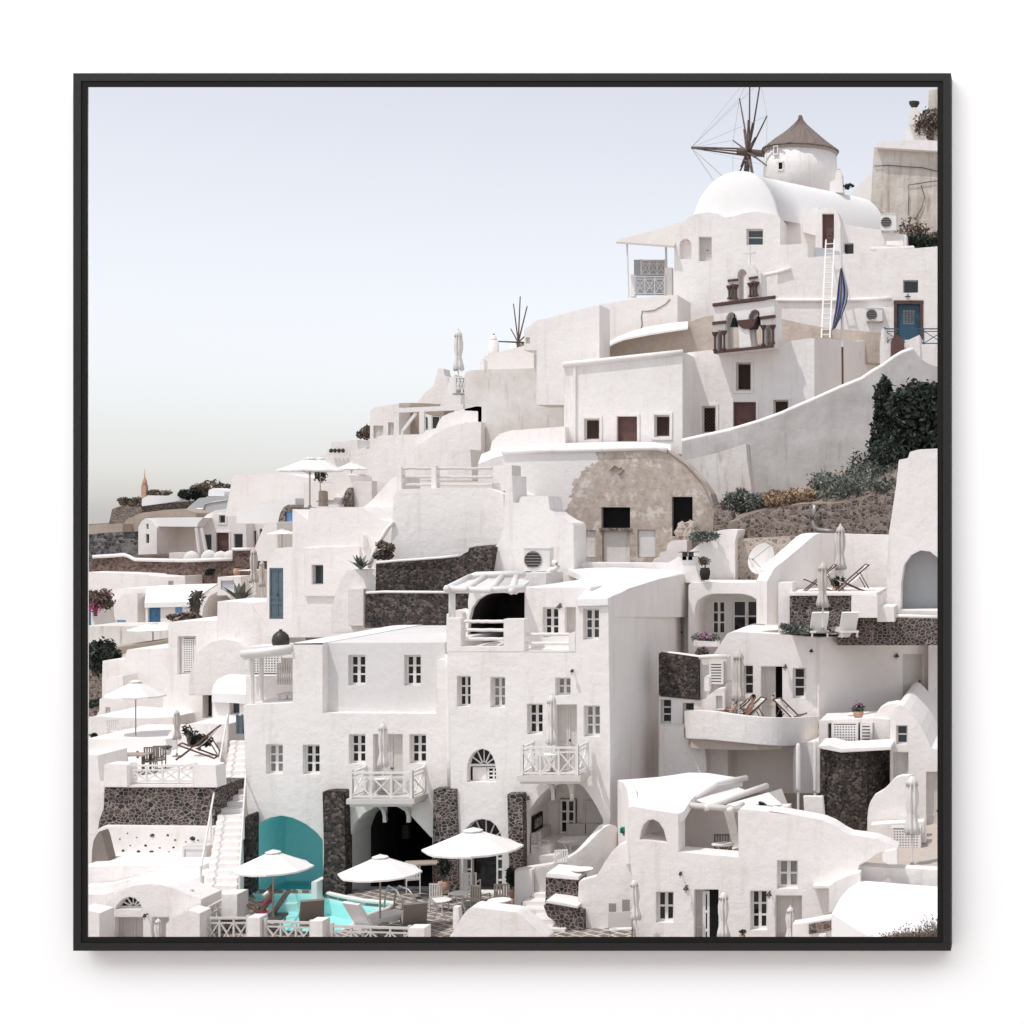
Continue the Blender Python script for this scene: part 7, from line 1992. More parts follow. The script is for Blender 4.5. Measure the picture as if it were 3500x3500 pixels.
B(H1, 'S', out, 56, 1.0, 'plaster', 'wall',
  [([oo(p) for p in AO], 'open'), (orr(525, 1358, 686, 1642), 'w22', .35), (orr(880, 1335, 1105, 1980), 'ddoor', .4), (orr(1402, 1348, 1557, 1712), 'w23', .35), (orr(1635, 1392, 1880, 1990), 'ddoor', .4), (orr(1650, 1066, 1842, 1328), 'w22:pale', .4)], r=2)
for q in [k for k in bpy.data.objects if k.parent == H1 and k.name.startswith('door')][:1]:
    q['label'] = 'glazed door standing half open on the dark room'
P = Plane('O', 56); u0, u1, z0, z1 = bounds(P, 'O', rect(1010, 1350, 1103, 1980)); mb = MB(); mb.pbox(P, u0, u1, z0, z1, .2, .3); mb.build('black_hall_slab', 'black', H1)  # black slab in the doorway paints the room's darkness
for a in (945, 985):
    pass
u0, u1, z0, z1 = bounds(P, 'O', rect(945, 1362, 1010, 1980)); mb = MB(); mb.pbox(P, u0 + .1, u1 - .08, z0, z1 - .05, .25, .3); gp = mb.build('pane', 'glass', H1)
mb = MB(); 
for j in range(4): mb.pbox(P, u0, u1, z1 - .1 - j * .62, z1 - .02 - j * .62, .2, .26)
mb.pbox(P, u0, u0 + .1, z0, z1, .205, .255); mb.pbox(P, u1 - .08, u1, z0, z1, .205, .255); mb.build('glazed_leaf', 'wood_white', H1)
loft(H1, 'O', [[(268, 570, 56.02), (400, 584, 56.02), (560, 604, 56.02), (738, 632, 56.02), (790, 600, 56.2)], [(292, 500, 56.6), (420, 490, 56.6), (600, 500, 56.6), (780, 530, 56.6), (850, 500, 56.8)], [(255, 400, 58), (400, 385, 58), (600, 390, 58), (800, 420, 58), (950, 405, 58.2)], [(180, 322, 61), (400, 305, 61), (600, 288, 61), (900, 240, 61), (1220, 312, 61)], [(170, 315, 62.5), (400, 300, 62.5), (600, 282, 62.5), (900, 234, 62.5), (1330, 300, 62.5)]], 'roof_white', 'vault_roof', .3, True, 1)
B(H1, 'O', [(270, 1100), (270, 580), (268, 500), (255, 405), (220, 345), (185, 325), (165, 320), (165, 1100)], (272, 56.3, 165, 62.3), .3, 'plaster_warm', 'end_wall')
B(H1, 'O', [(600, 1150), (600, 520), (900, 560), (1320, 590), (1320, 1150)], 59.6, .6, 'plaster_warm', 'terrace_rear_wall')
B(H1, 'O', [(1288, 1100), (1290, 596), (1760, 560), (1760, 1100)], 59.0, .6, 'plaster', 'terrace_side_wall')
slab('roof_terrace_floor', [(W('O', 300, 0, 56.5).x, 56.9), (W('O', 1290, 0, 56.5).x, 56.9), (W('O', 1320, 0, 59.7).x, 59.7), (W('O', 300, 0, 59.7).x, 59.7)], W('O', 1000, 1080, 57).z, .3, 'plaster_warm', H1)
B(H1, 'O', [(430, 900), (465, 820), (560, 808), (610, 800), (640, 900)], 58.6, .3, 'plaster_warm', 'inner_parapet')
H2 = T('shade_pergola', 'white pergola of heavy beams with slack canvas shades over the roof terrace', 'pergola', 'O', 1200, 600, 58)
for a, b_, r_ in (((775, 548, 56.8), (1360, 300, 60.5), .14), ((985, 575, 56.6), (1550, 372, 60.0), .15), ((1200, 600, 56.5), (1330, 545, 57.4), .12)):
    mb = MB(); p0, p1 = W('O', *a), W('O', *b_); mb.tube([p0, p0.lerp(p1, .5) + Vector((0, 0, .25 if r_ == .14 else .02)), p1], r_ * .8, 8); mb.build('beam', 'plaster_warm', H2, True)
mb = MB(); mb.tube([W('O', 780, 545, 56.7), W('O', 1320, 590, 56.7)], .1, 8); mb.build('cross_beam', 'paint_cream', H2, True)
for q in (((900, 498, 57.2), (1000, 540, 57.0), (1380, 420, 59.6), (1270, 375, 59.8)), ((1180, 540, 57.2), (1330, 575, 57.0), (1700, 545, 58.8), (1570, 430, 59.6))):
    loft(H2, 'O', [[q[0], tuple((a + b_) / 2 for a, b_ in zip(q[0], q[1])), q[1]], [q[3], tuple((a + b_) / 2 for a, b_ in zip(q[3], q[2])), q[2]]], 'canvas', 'canvas_shade', .04, True, 0)
loft(H2, 'O', [[(1560, 435, 59.6), (1600, 480, 59.5), (1680, 545, 59.4)], [(1690, 395, 60.6), (1715, 455, 60.5), (1745, 530, 60.4)]], 'canvas_beige', 'canvas_shade', .04, True, 0)
shrub('potted_plant', 'small dark twiggy plant on the wall beside the canvas shades', 'plant', 'O', 1450, 500, 1550, 600, 57.5, 'leaf_dark', 260, .05, 6, 91)
solo('white slab panel standing on the parapet beside the stone corner', 'panel', B(None, 'P', [(425, 960), (415, 790), (555, 792), (572, 975)], 58.5, .25, 'plaster', 'panel'))
wall_lamp('lantern between the small window and the open glazed door', 'O', 810, 1335, 55.9, .75)
wall_lamp('lantern between the right window and the grey doors', 'O', 1580, 1390, 55.9, .75)
wall_lamp('tiny spotlight below the roof terrace opening', 'O', 755, 1205, 55.9, .45)
H1 = T('vaulted_house', 'smooth white vault roof in the bottom right foreground', 'house', 'P', 1000, 1850, 54)
loft(H1, 'P', [[(620, 1640, 52), (800, 1760, 51.6), (1100, 1900, 51.2), (1500, 1980, 51)], [(680, 1530, 53), (900, 1600, 52.8), (1200, 1680, 52.5), (1500, 1750, 52.5)], [(740, 1460, 54.5), (950, 1480, 54.5), (1200, 1520, 54.5), (1500, 1560, 54.5)], [(830, 1400, 55.8), (1000, 1412, 55.8), (1200, 1430, 55.8), (1500, 1450, 55.8)]], 'roof_white', 'vault_roof', 2.5, True, 2)
B(H1, 'P', [(815, 1500), (818, 1292), (1000, 1305), (1200, 1315), (1500, 1330), (1500, 1520)], 56.3, .6, 'plaster', 'parapet', r=4)
B(H1, 'P', [(480, 1460), (482, 1436), (600, 1440), (660, 1400), (740, 1365), (830, 1338), (830, 1560), (600, 1640), (600, 1460)], 55.6, .4, 'plaster', 'ramp_wall', r=4)
solo('curled white parapet end beside the tan terrace floor', 'wall', B(None, 'P', [(990, 1260), (985, 1210), (1000, 1195), (1098, 1172), (1100, 1285), (1040, 1285), (1010, 1275)], 55.9, .35, 'plaster_warm', 'parapet_end', r=6))
H1 = T('name_board', 'white plastered sign block with a rough tan carved panel at bottom right', 'sign', 'P', 550, 1850, 53)
B(H1, 'P', [(335, 1980), (335, 1720), (398, 1712), (730, 1652), (738, 1665), (700, 1745), (680, 1800), (680, 1980)], 53.5, .6, 'plaster', 'block', r=3)
B(H1, 'P', [(455, 1790), (455, 1718), (618, 1690), (625, 1760)], 53.42, .08, 'rubble', 'panel')
B(H1, 'P', [(525, 1980), (527, 1790), (580, 1785), (582, 1980)], 53.35, .12, 'roof_white', 'support')
# ------------------------------------------------------------------ props: one of each kind, then copies
def umbrella_proto(ribs=8):
    """open parasol, canopy radius 1, pole height 2.4, base at the origin"""
    root = empty('parasol', (0, 0, 0), 'proto', 'parasol')
    H = 2.1
    rim, rise = 1.0, .62
    mb = MB()
    m = ribs * 2
    rows = []
    for j in range(7):
        t = j / 6
        rr = .10 + (rim - .10) * t
        zz = H + rise * (1 - t) ** 1.04
        row = []
        for i in range(m):
            a = 2 * math.pi * i / m
            odd = i % 2
            q = rr * (math.cos(math.pi / ribs) if odd else 1)
            row.append(Vector((q * math.cos(a), q * math.sin(a), zz - (.03 * t * t if odd else 0))))
        rows.append(row)
    rows.append([v - Vector((0, 0, .07)) for v in rows[-1]])
    for j in range(len(rows) - 1):
        for i in range(m):
            mb.quad(rows[j][i], rows[j][(i + 1) % m], rows[j + 1][(i + 1) % m], rows[j + 1][i])
    can = mb.build('canopy', 'canvas', root)
    mb = MB()
    top = H + rise
    for i in range(ribs):
        a0, a1 = 2 * math.pi * i / ribs, 2 * math.pi * (i + 1) / ribs
        p = lambda a, r_, z_: Vector((r_ * math.cos(a), r_ * math.sin(a), z_))
        mb.add([p(a0, .02, top + .10), p(a1, .02, top + .10), p(a1, .2, top + .005), p(a0, .2, top + .005)], [(0, 1, 2, 3)])
        mb.quad(p(a0, .2, top + .005), p(a1, .2, top + .005), p(a1, .2, top - .025), p(a0, .2, top - .025))
    mb.build('vent_cap', 'canvas', can)
    mb = MB(); mb.tube([(0, 0, 0), (0, 0, top + .12)], .022, 8); mb.build('pole', 'wood_tan', root)
    mb = MB()
    for i in range(ribs):
        a = 2 * math.pi * i / ribs
        mb.tube([(.03 * math.cos(a), .03 * math.sin(a), H + rise - .05), (.99 * math.cos(a), .99 * math.sin(a), H - .05)], .009, 4)
        mb.tube([(.02 * math.cos(a), .02 * math.sin(a), H - .25), (.5 * math.cos(a), .5 * math.sin(a), H + rise * .46 - .03)], .008, 4)
    mb.build('ribs', 'wood_tan', root)
    mb = MB(); mb.lathe([(.2, 0), (.2, .05), (.05, .09), (.04, .2)], 16); mb.build('base', 'metal_grey', root)
    return root

PROTOS = {}
def use(key, fn):
    """first call hands out the built thing itself, later calls a copy of it and its parts"""
    if key not in PROTOS:
        PROTOS[key] = fn()
        return PROTOS[key]
    c = copy_tree(PROTOS[key])
    return c

def relabel(o, label, group=None, cat=None):
    for k in ('label',): o[k] = label
    if group: o['group'] = group
    if cat: o['category'] = cat
    return o

def parasol(label, c, xm, ybase, D, wpx, ytop, rot=0.0, mat=None, key='umb'):
    """parasol whose foot is at (xm, ybase), canopy wpx wide, tip at ytop"""
    o = use(key, umbrella_proto)
    p = W(c, xm, ybase, D)
    o.location = p
    r = wpx / CR[c][2] / 2 / F * D
    h = W(c, xm, ytop, D).z - p.z
    o.scale = (r, r, h / 2.82)
    o.rotation_euler = (0, 0, R(rot))
    relabel(o, label, 'open white parasols')
    return o
parasol('open white parasol on the stone deck at the pool arch beside the sunbather', 'M', 368, 1490, 57.0, 720, 838, 15)
parasol('open white parasol beside the pool in front of the black bar arch', 'M', 1378, 1540, 56.6, 760, 884, 10)
parasol('largest open white parasol in front of the glazed arched door', 'N', 558, 1262, 59.6, 856, 588, 15)
parasol('open white parasol on the left terrace beside the white low wall', 'I', 507, 1320, 72.5, 560, 752, 5)
parasol('open white parasol high at mid left, above the concrete canopy', 'I', 670, 480, 103, 460, 212, 12)
parasol('open white parasol standing on the tower house roof against the sky', 'F', 384, 575, 82, 530, 148, 8)
parasol('open white parasol half hidden behind the roof parasol', 'F', 470, 520, 90, 330, 150, 20)
parasol('small open white parasol beside the stepped wall, right of the roof parasol', 'F', 730, 420, 95, 260, 188, 0)
parasol('small open white parasol beside the stone arch with the sky blue door', 'F', 155, 900, 104, 260, 742, 0)

def folded_proto(mat='canvas_beige'):
    """folded parasol, height 2.6, canopy bundle from 0.95 to 2.5"""
    root = empty('folded_parasol', (0, 0, 0), 'proto', 'parasol')
    mb = MB()
    n = 48
    prof = [(.15, .98), (.185, 1.0), (.16, 1.2), (.12, 1.4), (.10, 1.5), (.115, 1.62), (.14, 1.85), (.145, 2.05), (.125, 2.28), (.10, 2.42)]
    rn = random.Random(7)
    for (r_, z) in prof:
        for i in range(n):
            a = 2 * math.pi * i / n
            fl = .24 * math.cos(8 * a + .9 * z) + .12 * math.cos(5 * a + 2 * z + rn.random() * .3)
            q = r_ * (1 + fl)
            mb.v.append(Vector((q * math.cos(a), q * math.sin(a), z + (.05 * math.cos(8 * a) if z < 1.05 else 0))))
    for j in range(len(prof) - 1):
        for i in range(n):
            i2 = (i + 1) % n
            mb.f.append((j * n + i, j * n + i2, (j + 1) * n + i2, (j + 1) * n + i)); mb.m.append(0)
    can = mb.build('canopy', mat, root, True)
    mb = MB(); mb.lathe([(.125, 2.34), (.145, 2.31), (.125, 2.44), (.075, 2.53), (.03, 2.58)], 24, star=.16, k=8); mb.build('vent_cap', mat, can, True)
    mb = MB(); mb.lathe([(.098, 1.46), (.104, 1.5), (.098, 1.54)], 16); mb.build('strap', mat, can)
    mb = MB(); mb.tube([(0, 0, 0), (0, 0, 2.6)], .028, 8); mb.sphere((0, 0, 2.62), .035, n=8); mb.build('pole', 'wood_white', root)
    mb = MB(); mb.lathe([(.22, 0), (.22, .05), (.06, .09), (.045, .2)], 16); mb.build('base', 'metal_grey', root)
    return root
def folded(label, c, xm, ybase, D, ytop, wide=1.0, tilt=0, kind='canvas_beige', rot=0):
    o = use('fold_' + kind, lambda: folded_proto(kind))
    p = W(c, xm, ybase, D)
    h = W(c, xm, ytop, D).z - p.z
    o.location = p
    o.scale = (h / 2.66 * wide, h / 2.66 * wide, h / 2.66)
    o.rotation_euler = (0, R(tilt), R(rot))
    return relabel(o, label, 'folded parasols')
folded('folded beige parasol in front of the tan built bench, left of the slate door', 'E', 1618, 1410, 101, 882, 1.0)
folded('second folded beige parasol, close behind and right of the first one by the slate door', 'E', 1698, 1400, 104, 1003, 1.0, 0, 'canvas_beige', 30)
folded('tall folded white parasol on the ridge against the sky', 'B', 250, 965, 108, 476, 1.0, 0, 'canvas_white')
folded('folded grey parasol beside the striped deck chair on the left terrace', 'I', 895, 1480, 67, 1032, 1.05)
folded('folded white parasol on the lower balcony in front of the cream door', 'K', 1228, 1600, 62.2, 998, .95, 0, 'canvas_white')
folded('folded white parasol on the balcony above the veranda', 'L', 1052, 1800, 61.6, 1130, .9, 0, 'canvas_white', 20)
folded('folded beige parasol on the upper right terrace in front of the white wall', 'H', 1122, 1690, 71.5, 1156, 1.05)
folded('folded beige parasol with a drooping hem in front of the lava stone terrace front', 'H', 992, 1960, 67.5, 1434, 1.1, 0, 'canvas_beige', 15)
folded('folded beige parasol on the rounded balcony beside the two seated people', 'Q', 596, 1005, 67.6, 492, 1.1, 0, 'canvas_beige', 40)
folded('tall folded white parasol before the lattice box at the right picture edge', 'P', 1205, 1320, 58.5, 622, 1.05, 0, 'canvas_white')
folded('folded white parasol tied against the corner at the left end of the nearest house', 'O', 350, 1840, 55.3, 1225, 1.0, -3, 'canvas_white')
folded('folded white parasol in front of the open glazed door', 'O', 1152, 2040, 54.8, 1335, 1.05, 0, 'canvas_white', 10)
folded('folded white parasol with a mushroom top in front of the grey doors', 'O', 1772, 2000, 54.9, 1480, 1.15, 0, 'canvas_white', 25)
folded('short folded white parasol beside the grey double door at bottom left', 'J', 718, 1900, 55.2, 1480, 1.15, 0, 'canvas_white', 50)
def pole_cover(label, c, x, yt, yc, yb, D, w):
    root = T('covered_pole', label, 'parasol', c, x, yb, D, 'parasols in slim white covers')
    s = D / F / CR[c][2]
    p = W(c, x, yb, D); z1 = W(c, x, yc, D).z; z2 = W(c, x, yt, D).z
    mb = MB(); mb.tube([p, (p.x, p.y, z1 + .05)], .045, 8); mb.build('pole', 'wood_white', root)
    mb = MB(); mb.lathe([(w * s * .42, z1), (w * s * .5, z1 + .1), (w * s * .5, z2 - .12), (w * s * .35, z2 - .04), (.02, z2)], 16, (p.x, p.y, 0)); mb.build('cover', 'canvas_white', root, True)
pole_cover('parasol in a slim white cover below the rounded balcony', 'P', 378, 403, 752, 1000, 62.5, 34)
pole_cover('second slim covered parasol, against the pier left of the stone corner', 'P', 500, 383, 760, 900, 64.5, 26)

# deck chair: wooden A frame with a slack sling
def deckchair_proto(wood='wood_brown', cloth='canvas'):
    root = empty('deck_chair', (0, 0, 0), 'proto', 'deck chair')
    for s in (-.28, .28):
        mb = MB(); mb.bar((s, -.55, .02), (s, .62, 1.0), .045, .045); mb.build('back_rail', wood, root)
        mb = MB(); mb.bar((s * .9, .55, .02), (s * .9, -.5, .48), .045, .045); mb.build('seat_rail', wood, root)
    for a in ((.62, 1.0, .28), (-.55, .04, .28), (-.5, .47, .25), (.55, .04, .25)): mb = MB(); mb.bar((-a[2], a[0], a[1]), (a[2], a[0], a[1]), .04, .04); mb.build('crossbar', wood, root)
    for s in (-.25, .25): mb = MB(); mb.bar((s, .62, .15), (s, .3, .72), .03, .03); mb.build('prop', wood, root)
    mb = MB(); n = 12
    pts = []
    for k in range(n + 1):
        t = k / n
        y = -.5 + 1.12 * t; z = .47 + .53 * t - .42 * math.sin(math.pi * t) * (1 - .35 * t)
        pts.append((y, z))
    for k in range(n):
        (y0, z0), (y1, z1) = pts[k], pts[k + 1]
        mb.hexa([(-.24, y0, z0), (.24, y0, z0), (.24, y1, z1), (-.24, y1, z1), (-.24, y0, z0 + .012), (.24, y0, z0 + .012), (.24, y1, z1 + .012), (-.24, y1, z1 + .012)])
    mb.build('sling', cloth, root, True)
    return root
def put(key, fn, label, c, x, y, D, rot=0, s=1.0, group=None, cat=None):
    o = use(key, fn)
    o.location = W(c, x, y, D)
    o.rotation_euler = (0, 0, R(rot))
    o.scale = (s, s, s)
    return relabel(o, label, group, cat)
put('deck', deckchair_proto, 'wooden deck chair with a white sling nearest the tall building with the arched niche', 'H', 1195, 1664, 70.8, -70, 1.15, 'white sling deck chairs')
put('deck', deckchair_proto, 'wooden deck chair half hidden behind the folded parasol with the drooping hem', 'H', 960, 1664, 70.8, -75, 1.15, 'white sling deck chairs')
put('deck', deckchair_proto, 'dark wooden deck chair with a white sling on the left lava stone terrace', 'I', 1090, 1500, 66.5, -75, 1.25, 'white sling deck chairs')
put('deck', deckchair_proto, 'wooden deck chair under the seated man on the rounded balcony', 'Q', 655, 978, 68.3, -60, 1.1, 'white sling deck chairs')
put('deck', deckchair_proto, 'wooden deck chair under the seated woman on the rounded balcony', 'Q', 560, 978, 68.0, -75, 1.05, 'white sling deck chairs')
put('deck', deckchair_proto, 'empty wooden deck chair right of the half open balcony door', 'Q', 930, 979, 69.0, 70, 1.1, 'white sling deck chairs')

def chair_proto(mat='wood_white'):
    root = empty('chair', (0, 0, 0), 'proto', 'chair')
    mb = MB(); mb.box(-.23, .23, -.22, .22, .43, .47); mb.build('seat', mat, root)
    mb = MB()
    for k in range(6): x = -.2 + .08 * k; mb.box(x - .025, x + .025, .2, .225, .52, .9)
    mb.box(-.23, .23, .195, .23, .9, .95); mb.box(-.23, .23, .195, .23, .48, .52); mb.build('backrest', mat, root)
    for x in (-.21, .21):
        for y in (-.2, .21):
            mb = MB(); mb.bar((x, y, 0), (x, y, .43 if y < 0 else .95), .035, .035); mb.build('leg', mat, root)
        mb = MB(); mb.bar((x, -.2, .64), (x, .21, .64), .04, .03); mb.bar((x, -.2, .43), (x, -.2, .64), .03, .03); mb.build('armrest', mat, root)
    return root
def table_proto(mat='wood_white'):
    root = empty('cafe_table', (0, 0, 0), 'proto', 'table')
    mb = MB(); mb.lathe([(.40, .70), (.42, .715), (.42, .735), (.40, .745)], 28); mb.build('top', 'canvas', root)
    for k in range(4):
        a = math.pi / 4 + k * math.pi / 2
        mb = MB(); mb.tube([(.3 * math.cos(a), .3 * math.sin(a), .7), (.1 * math.cos(a), .1 * math.sin(a), .38), (.32 * math.cos(a), .32 * math.sin(a), 0)], .018, 6); mb.build('leg', mat, root)
    return root
for lab, c, x, y, D, rot, key, s in (
        ('white slatted chair in the shade before the bar arch', 'M', 1690, 1240, 61.8, 200, 'wood_white', 1.1),
        ('white chair in front of the glazed arched door, left of the pole', 'N', 545, 1240, 60.8, 180, 'wood_white', 1.15),
        ('cream chair behind the round white table under the largest parasol', 'N', 262, 1330, 60.0, 170, 'paint_cream', 1.1),
        ('white chair seen inside the glazed arched door', 'N', 660, 1090, 63.4, 120, 'wood_white', 1.1),
        ('white chair beside the round table inside the veranda', 'N', 1150, 860, 63.0, 60, 'wood_white', 1.0),
        ('beige rattan armchair right of the largest parasol pole', 'N', 625, 1345, 57.8, 150, 'rattan', 1.05),
        ('second beige rattan armchair, beside the terracotta pot', 'N', 815, 1330, 57.8, 190, 'rattan', 1.05),
        ('beige rattan armchair on the left terrace beside the glass table', 'I', 640, 1640, 65.2, 20, 'rattan', 1.05),
        ('second beige rattan armchair on the left terrace, nearer the deck chair', 'I', 715, 1625, 66.2, 10, 'rattan', 1.05),
        ('beige chair with a towel in the shaded roof terrace', 'O', 1145, 1100, 58.6, 180, 'rattan', 1.15),
        ('white folding chair at the left end of the left white terrace', 'I', 290, 1340, 75, 30, 'wood_white', 1.0),
        ('white folding chair beside the open left parasol', 'I', 440, 1340, 75, -30, 'wood_white', 1.0),
        ('white wire chair on the small landing beside the garden stairs', 'N', 1330, 1010, 60.0, 200, 'wood_white', 1.0)):
    put('chair_' + key, lambda: chair_proto(key), lab, c, x, y, D, rot, s, 'chairs on the terraces')
for lab, c, x, y, D, s in (
        ('round white cafe table under the left edge of the largest parasol', 'N', 265, 1400, 57.9, .92),
        ('round white cafe table beside the rattan armchairs', 'N', 790, 1405, 56.4, .92),
        ('round tan cafe table behind the round white table', 'N', 440, 1320, 59.0, .85),
        ('round white cafe table inside the veranda', 'N', 1395, 855, 63.2, .9),
        ('round white cafe table on the landing beside the garden stairs', 'N', 1520, 1120, 58.8, .9),
        ('round white cafe table in the shaded roof terrace', 'O', 1145, 1095, 57.6, .92),
        ('round white cafe table on the loft balcony above the veranda', 'L', 1035, 1800, 61.6, 1.0),
        ('round white cafe table on the lower balcony', 'K', 1215, 1635, 62.3, 1.0)):
    put('table', table_proto, lab, c, x, y, D, 20, s, 'round cafe tables')
def sq_table_proto():
    root = empty('table', (0, 0, 0), 'proto', 'table')
    mb = MB(); mb.box(-.6, .6, -.4, .4, .70, .745); mb.build('top', 'wood_tan', root)
    for x in (-.52, .52):
        for y in (-.33, .33): mb = MB(); mb.box(x - .03, x + .03, y - .03, y + .03, 0, .70); mb.build('leg', 'wood_brown', root)
    return root
put('sqt', sq_table_proto, 'square dark table in the shade of the bar arch', 'M', 1770, 1150, 62.0, 15, 1.0)
put('sqt', sq_table_proto, 'long glass topped table on the left lava stone terrace', 'I', 470, 1645, 65, 5, 1.05)

# loungers
def lounger_proto(back='rattan'):
    root = empty('lounger', (0, 0, 0), 'proto', 'lounger')
    mb = MB(); mb.box(-.33, .33, -1.3, .15, .26, .36); mb.build('mattress', 'cushion', root)
    mb = MB()
    mb.hexa([(-.33, .15, .28), (.33, .15, .28), (.33, .22, .24), (-.33, .22, .24), (-.33, .62, 1.0), (.33, .62, 1.0), (.33, .70, .96), (-.33, .70, .96)]); mb.build('backrest', back, root)
    mb = MB(); mb.box(-.35, .35, -1.32, .6, .18, .255); mb.build('frame', 'rattan' if back == 'rattan' else 'wood_white', root)
    for x in (-.3, .3):
        for y in (-1.2, .5): mb = MB(); mb.box(x - .03, x + .03, y - .03, y + .03, 0, .18); mb.build('leg', 'wood_white', root)
    return root
for lab, c, x, y, D, rot, key, s in (
        ('brown backed lounger beside the pool, left of the pale one', 'M', 735, 1580, 57.0, 204, 'rattan', 1.12),
        ('brown backed lounger beside the pool at the right end of the fence', 'M', 1700, 1610, 56.6, 204, 'rattan', 1.12),
        ('pale canvas backed lounger beside the pool under the second parasol', 'M', 1270, 1610, 56.5, 155, 'canvas', 1.12),
        ('brown backed lounger carrying the sunbather by the pool', 'M', 300, 1535, 57.5, -82, 'rattan', 1.05),
        ('white lounger beside the folded parasol above the balcony house', 'Q', 1090, 415, 69.3, 200, 'canvas', 1.05),
        ('white lounger nearer the low dark stone wall', 'Q', 1275, 415, 69.2, 200, 'canvas', 1.05)):
    put('lounger_' + key, lambda: lounger_proto(key), lab, c, x, y, D, rot, s, 'sun loungers')
def director_proto():
    root = empty('canvas_chair', (0, 0, 0), 'proto', 'chair')
    mb = MB(); mb.hexa([(-.3, .2, .5), (.3, .2, .5), (.3, .22, .5), (-.3, .22, .5), (-.32, .32, .95), (.32, .32, .95), (.32, .34, .95), (-.32, .34, .95)]); mb.build('backrest', 'canvas', root)
    mb = MB(); mb.box(-.3, .3, -.25, .22, .42, .45); mb.build('seat', 'canvas', root)
    for x in (-.3, .3):
        mb = MB(); mb.bar((x, -.25, 0), (x, .3, .95), .04, .04); mb.bar((x, .25, 0), (x, -.25, .45), .04, .04); mb.build('leg', 'wood_tan', root)
    return root
put('director', director_proto, 'white canvas chair beside the shaded curved wall at the bottom edge', 'O', 195, 1840, 55.6, 190, 1.2, None, 'chair')

# pots and pot plants
def pot(label, c, x, y, D, w, h, mat='terracotta', plant=None, ph=0, seed=1, n=500, leaf=.06):
    root = T('flower_pot', label, 'flower pot', c, x, y, D, 'pots on the terraces')
    s = D / F / CR[c][2]
    p = W(c, x, y, D)
    mb = MB(); mb.lathe([(w * .36 * s, 0), (w * .5 * s, h * .45 * s), (w * .5 * s, h * .8 * s), (w * .42 * s, h * .86 * s), (w * .46 * s, h * s), (w * .36 * s, h * .98 * s)], 20, p); mb.build('pot', mat, root, True)
    if plant:
        rn = random.Random(seed)
        mb = MB()
        for k in range(6): leaves(mb, p + Vector((rn.uniform(-.25, .25) * w * s, rn.uniform(-.2, .2) * w * s, (h + ph * rn.uniform(.35, .8)) * s)), w * .4 * s, w * .4 * s, ph * .26 * s, n // 6, leaf, rn, .2)
        mb.build('foliage', plant, root, weld=False)
        mb = MB(); mb.tube([p + Vector((0, 0, h * .9 * s)), p + Vector((0.02, 0, (h + ph * .6) * s))], .03, 6); mb.build('stem', 'bark', root)
    return root
pot('big ribbed clay jar with an olive bush against the middle lava stone pier', 'N', 298, 1170, 61.2, 108, 105, 'terracotta', 'leaf_dark', 250, 3, 700)
pot('clay pot with a round bushy tree beside the narrow lava stone pier', 'N', 893, 1220, 60.6, 62, 90, 'terracotta', 'leaf_dark', 210, 4, 900)
pot('terracotta pot at the right of the rattan armchairs', 'N', 890, 1290, 58.6, 50, 70, 'terracotta')
pot('small clay pot on the curved ledge at the bottom edge', 'O', 1325, 1800, 54.9, 60, 45, 'terracotta', 'leaf_green', 50, 5, 250, .04)
pot('dark wicker pot on the white ledge beside the chimney', 'G', 1840, 1210, 74, 80, 95, 'soot', 'leaf_brown', 80, 6, 500)
pot('small urn with pink flowers on the glass topped table', 'I', 527, 1495, 65.5, 26, 30, 'metal_grey', 'flower_pink', 40, 7, 120, .035)
pot('white planter with grey grass beside the folded grey parasol', 'I', 800, 1462, 67, 80, 50, 'pot_white', 'leaf_grey', 35, 8, 300, .05)
pot('clay pot on the brown retaining wall by the dark green shrub', 'E', 1460, 1160, 145, 60, 75, 'terracotta')
pot('clay pot with a green shrub between the upper deck chairs', 'H', 1105, 1664, 71.8, 90, 40, 'terracotta', 'leaf_dark', 80, 10, 500)
shrub('plant', 'tall thin dark flowering plant behind the striped deck chair', 'plant', 'I', 945, 1150, 1075, 1345, 69.5, 'leaf_dark', 260, .06, 6, 101)
shrub('shrub', 'dark leafy shrub behind the deck chair on the left terrace', 'shrub', 'I', 1040, 1235, 1180, 1400, 69.8, 'leaf_dark', 900, .08, 9, 102)
shrub('shrub', 'blue grey shrub at the foot of the lava stone terrace front', 'shrub', 'Q', 865, 315, 1035, 410, 69.2, 'leaf_grey', 1100, .07, 10, 103, trunk=False)
shrub('plant', 'turquoise green plant on the corner beside the garden stairs', 'plant', 'O', 175, 740, 285, 835, 58.5, 'leaf_teal', 420, .07, 7, 104, trunk=False)
# grass in the bottom right corner
mb = MB(); rn = random.Random(33)
for k in range(1500):
    u = rn.random() ** .6
    x = 820 + 700 * u; D = rn.uniform(48.4, 49.8)
    hgt = (60 + 210 * u * rn.random()) 
    p = W('P', x, 1960, D); s = D / F / 2.1229
    tip = p + Vector((rn.uniform(-.35, .25), rn.uniform(-.2, .2), (hgt + 60) * s * rn.uniform(.7, 1.1)))
    mid = p.lerp(tip, .55) + Vector((rn.uniform(-.05, .05), 0, .03))
    w_ = Vector((.011, 0, 0))
    mb.add([p - w_, p + w_, mid + w_ * .8, mid - w_ * .8], [(0, 1, 2, 3)]); mb.add([mid - w_ * .8, mid + w_ * .8, tip], [(0, 1, 2)])
    if rn.random() < .35: leaves(mb, tip, .03, .03, .1, 4, .03, rn)
o = mb.build('dry_grass', 'leaf_brown', weld=False)
tag(o, 'dry brown grass rising in the bottom right corner', 'grass', kind='stuff')
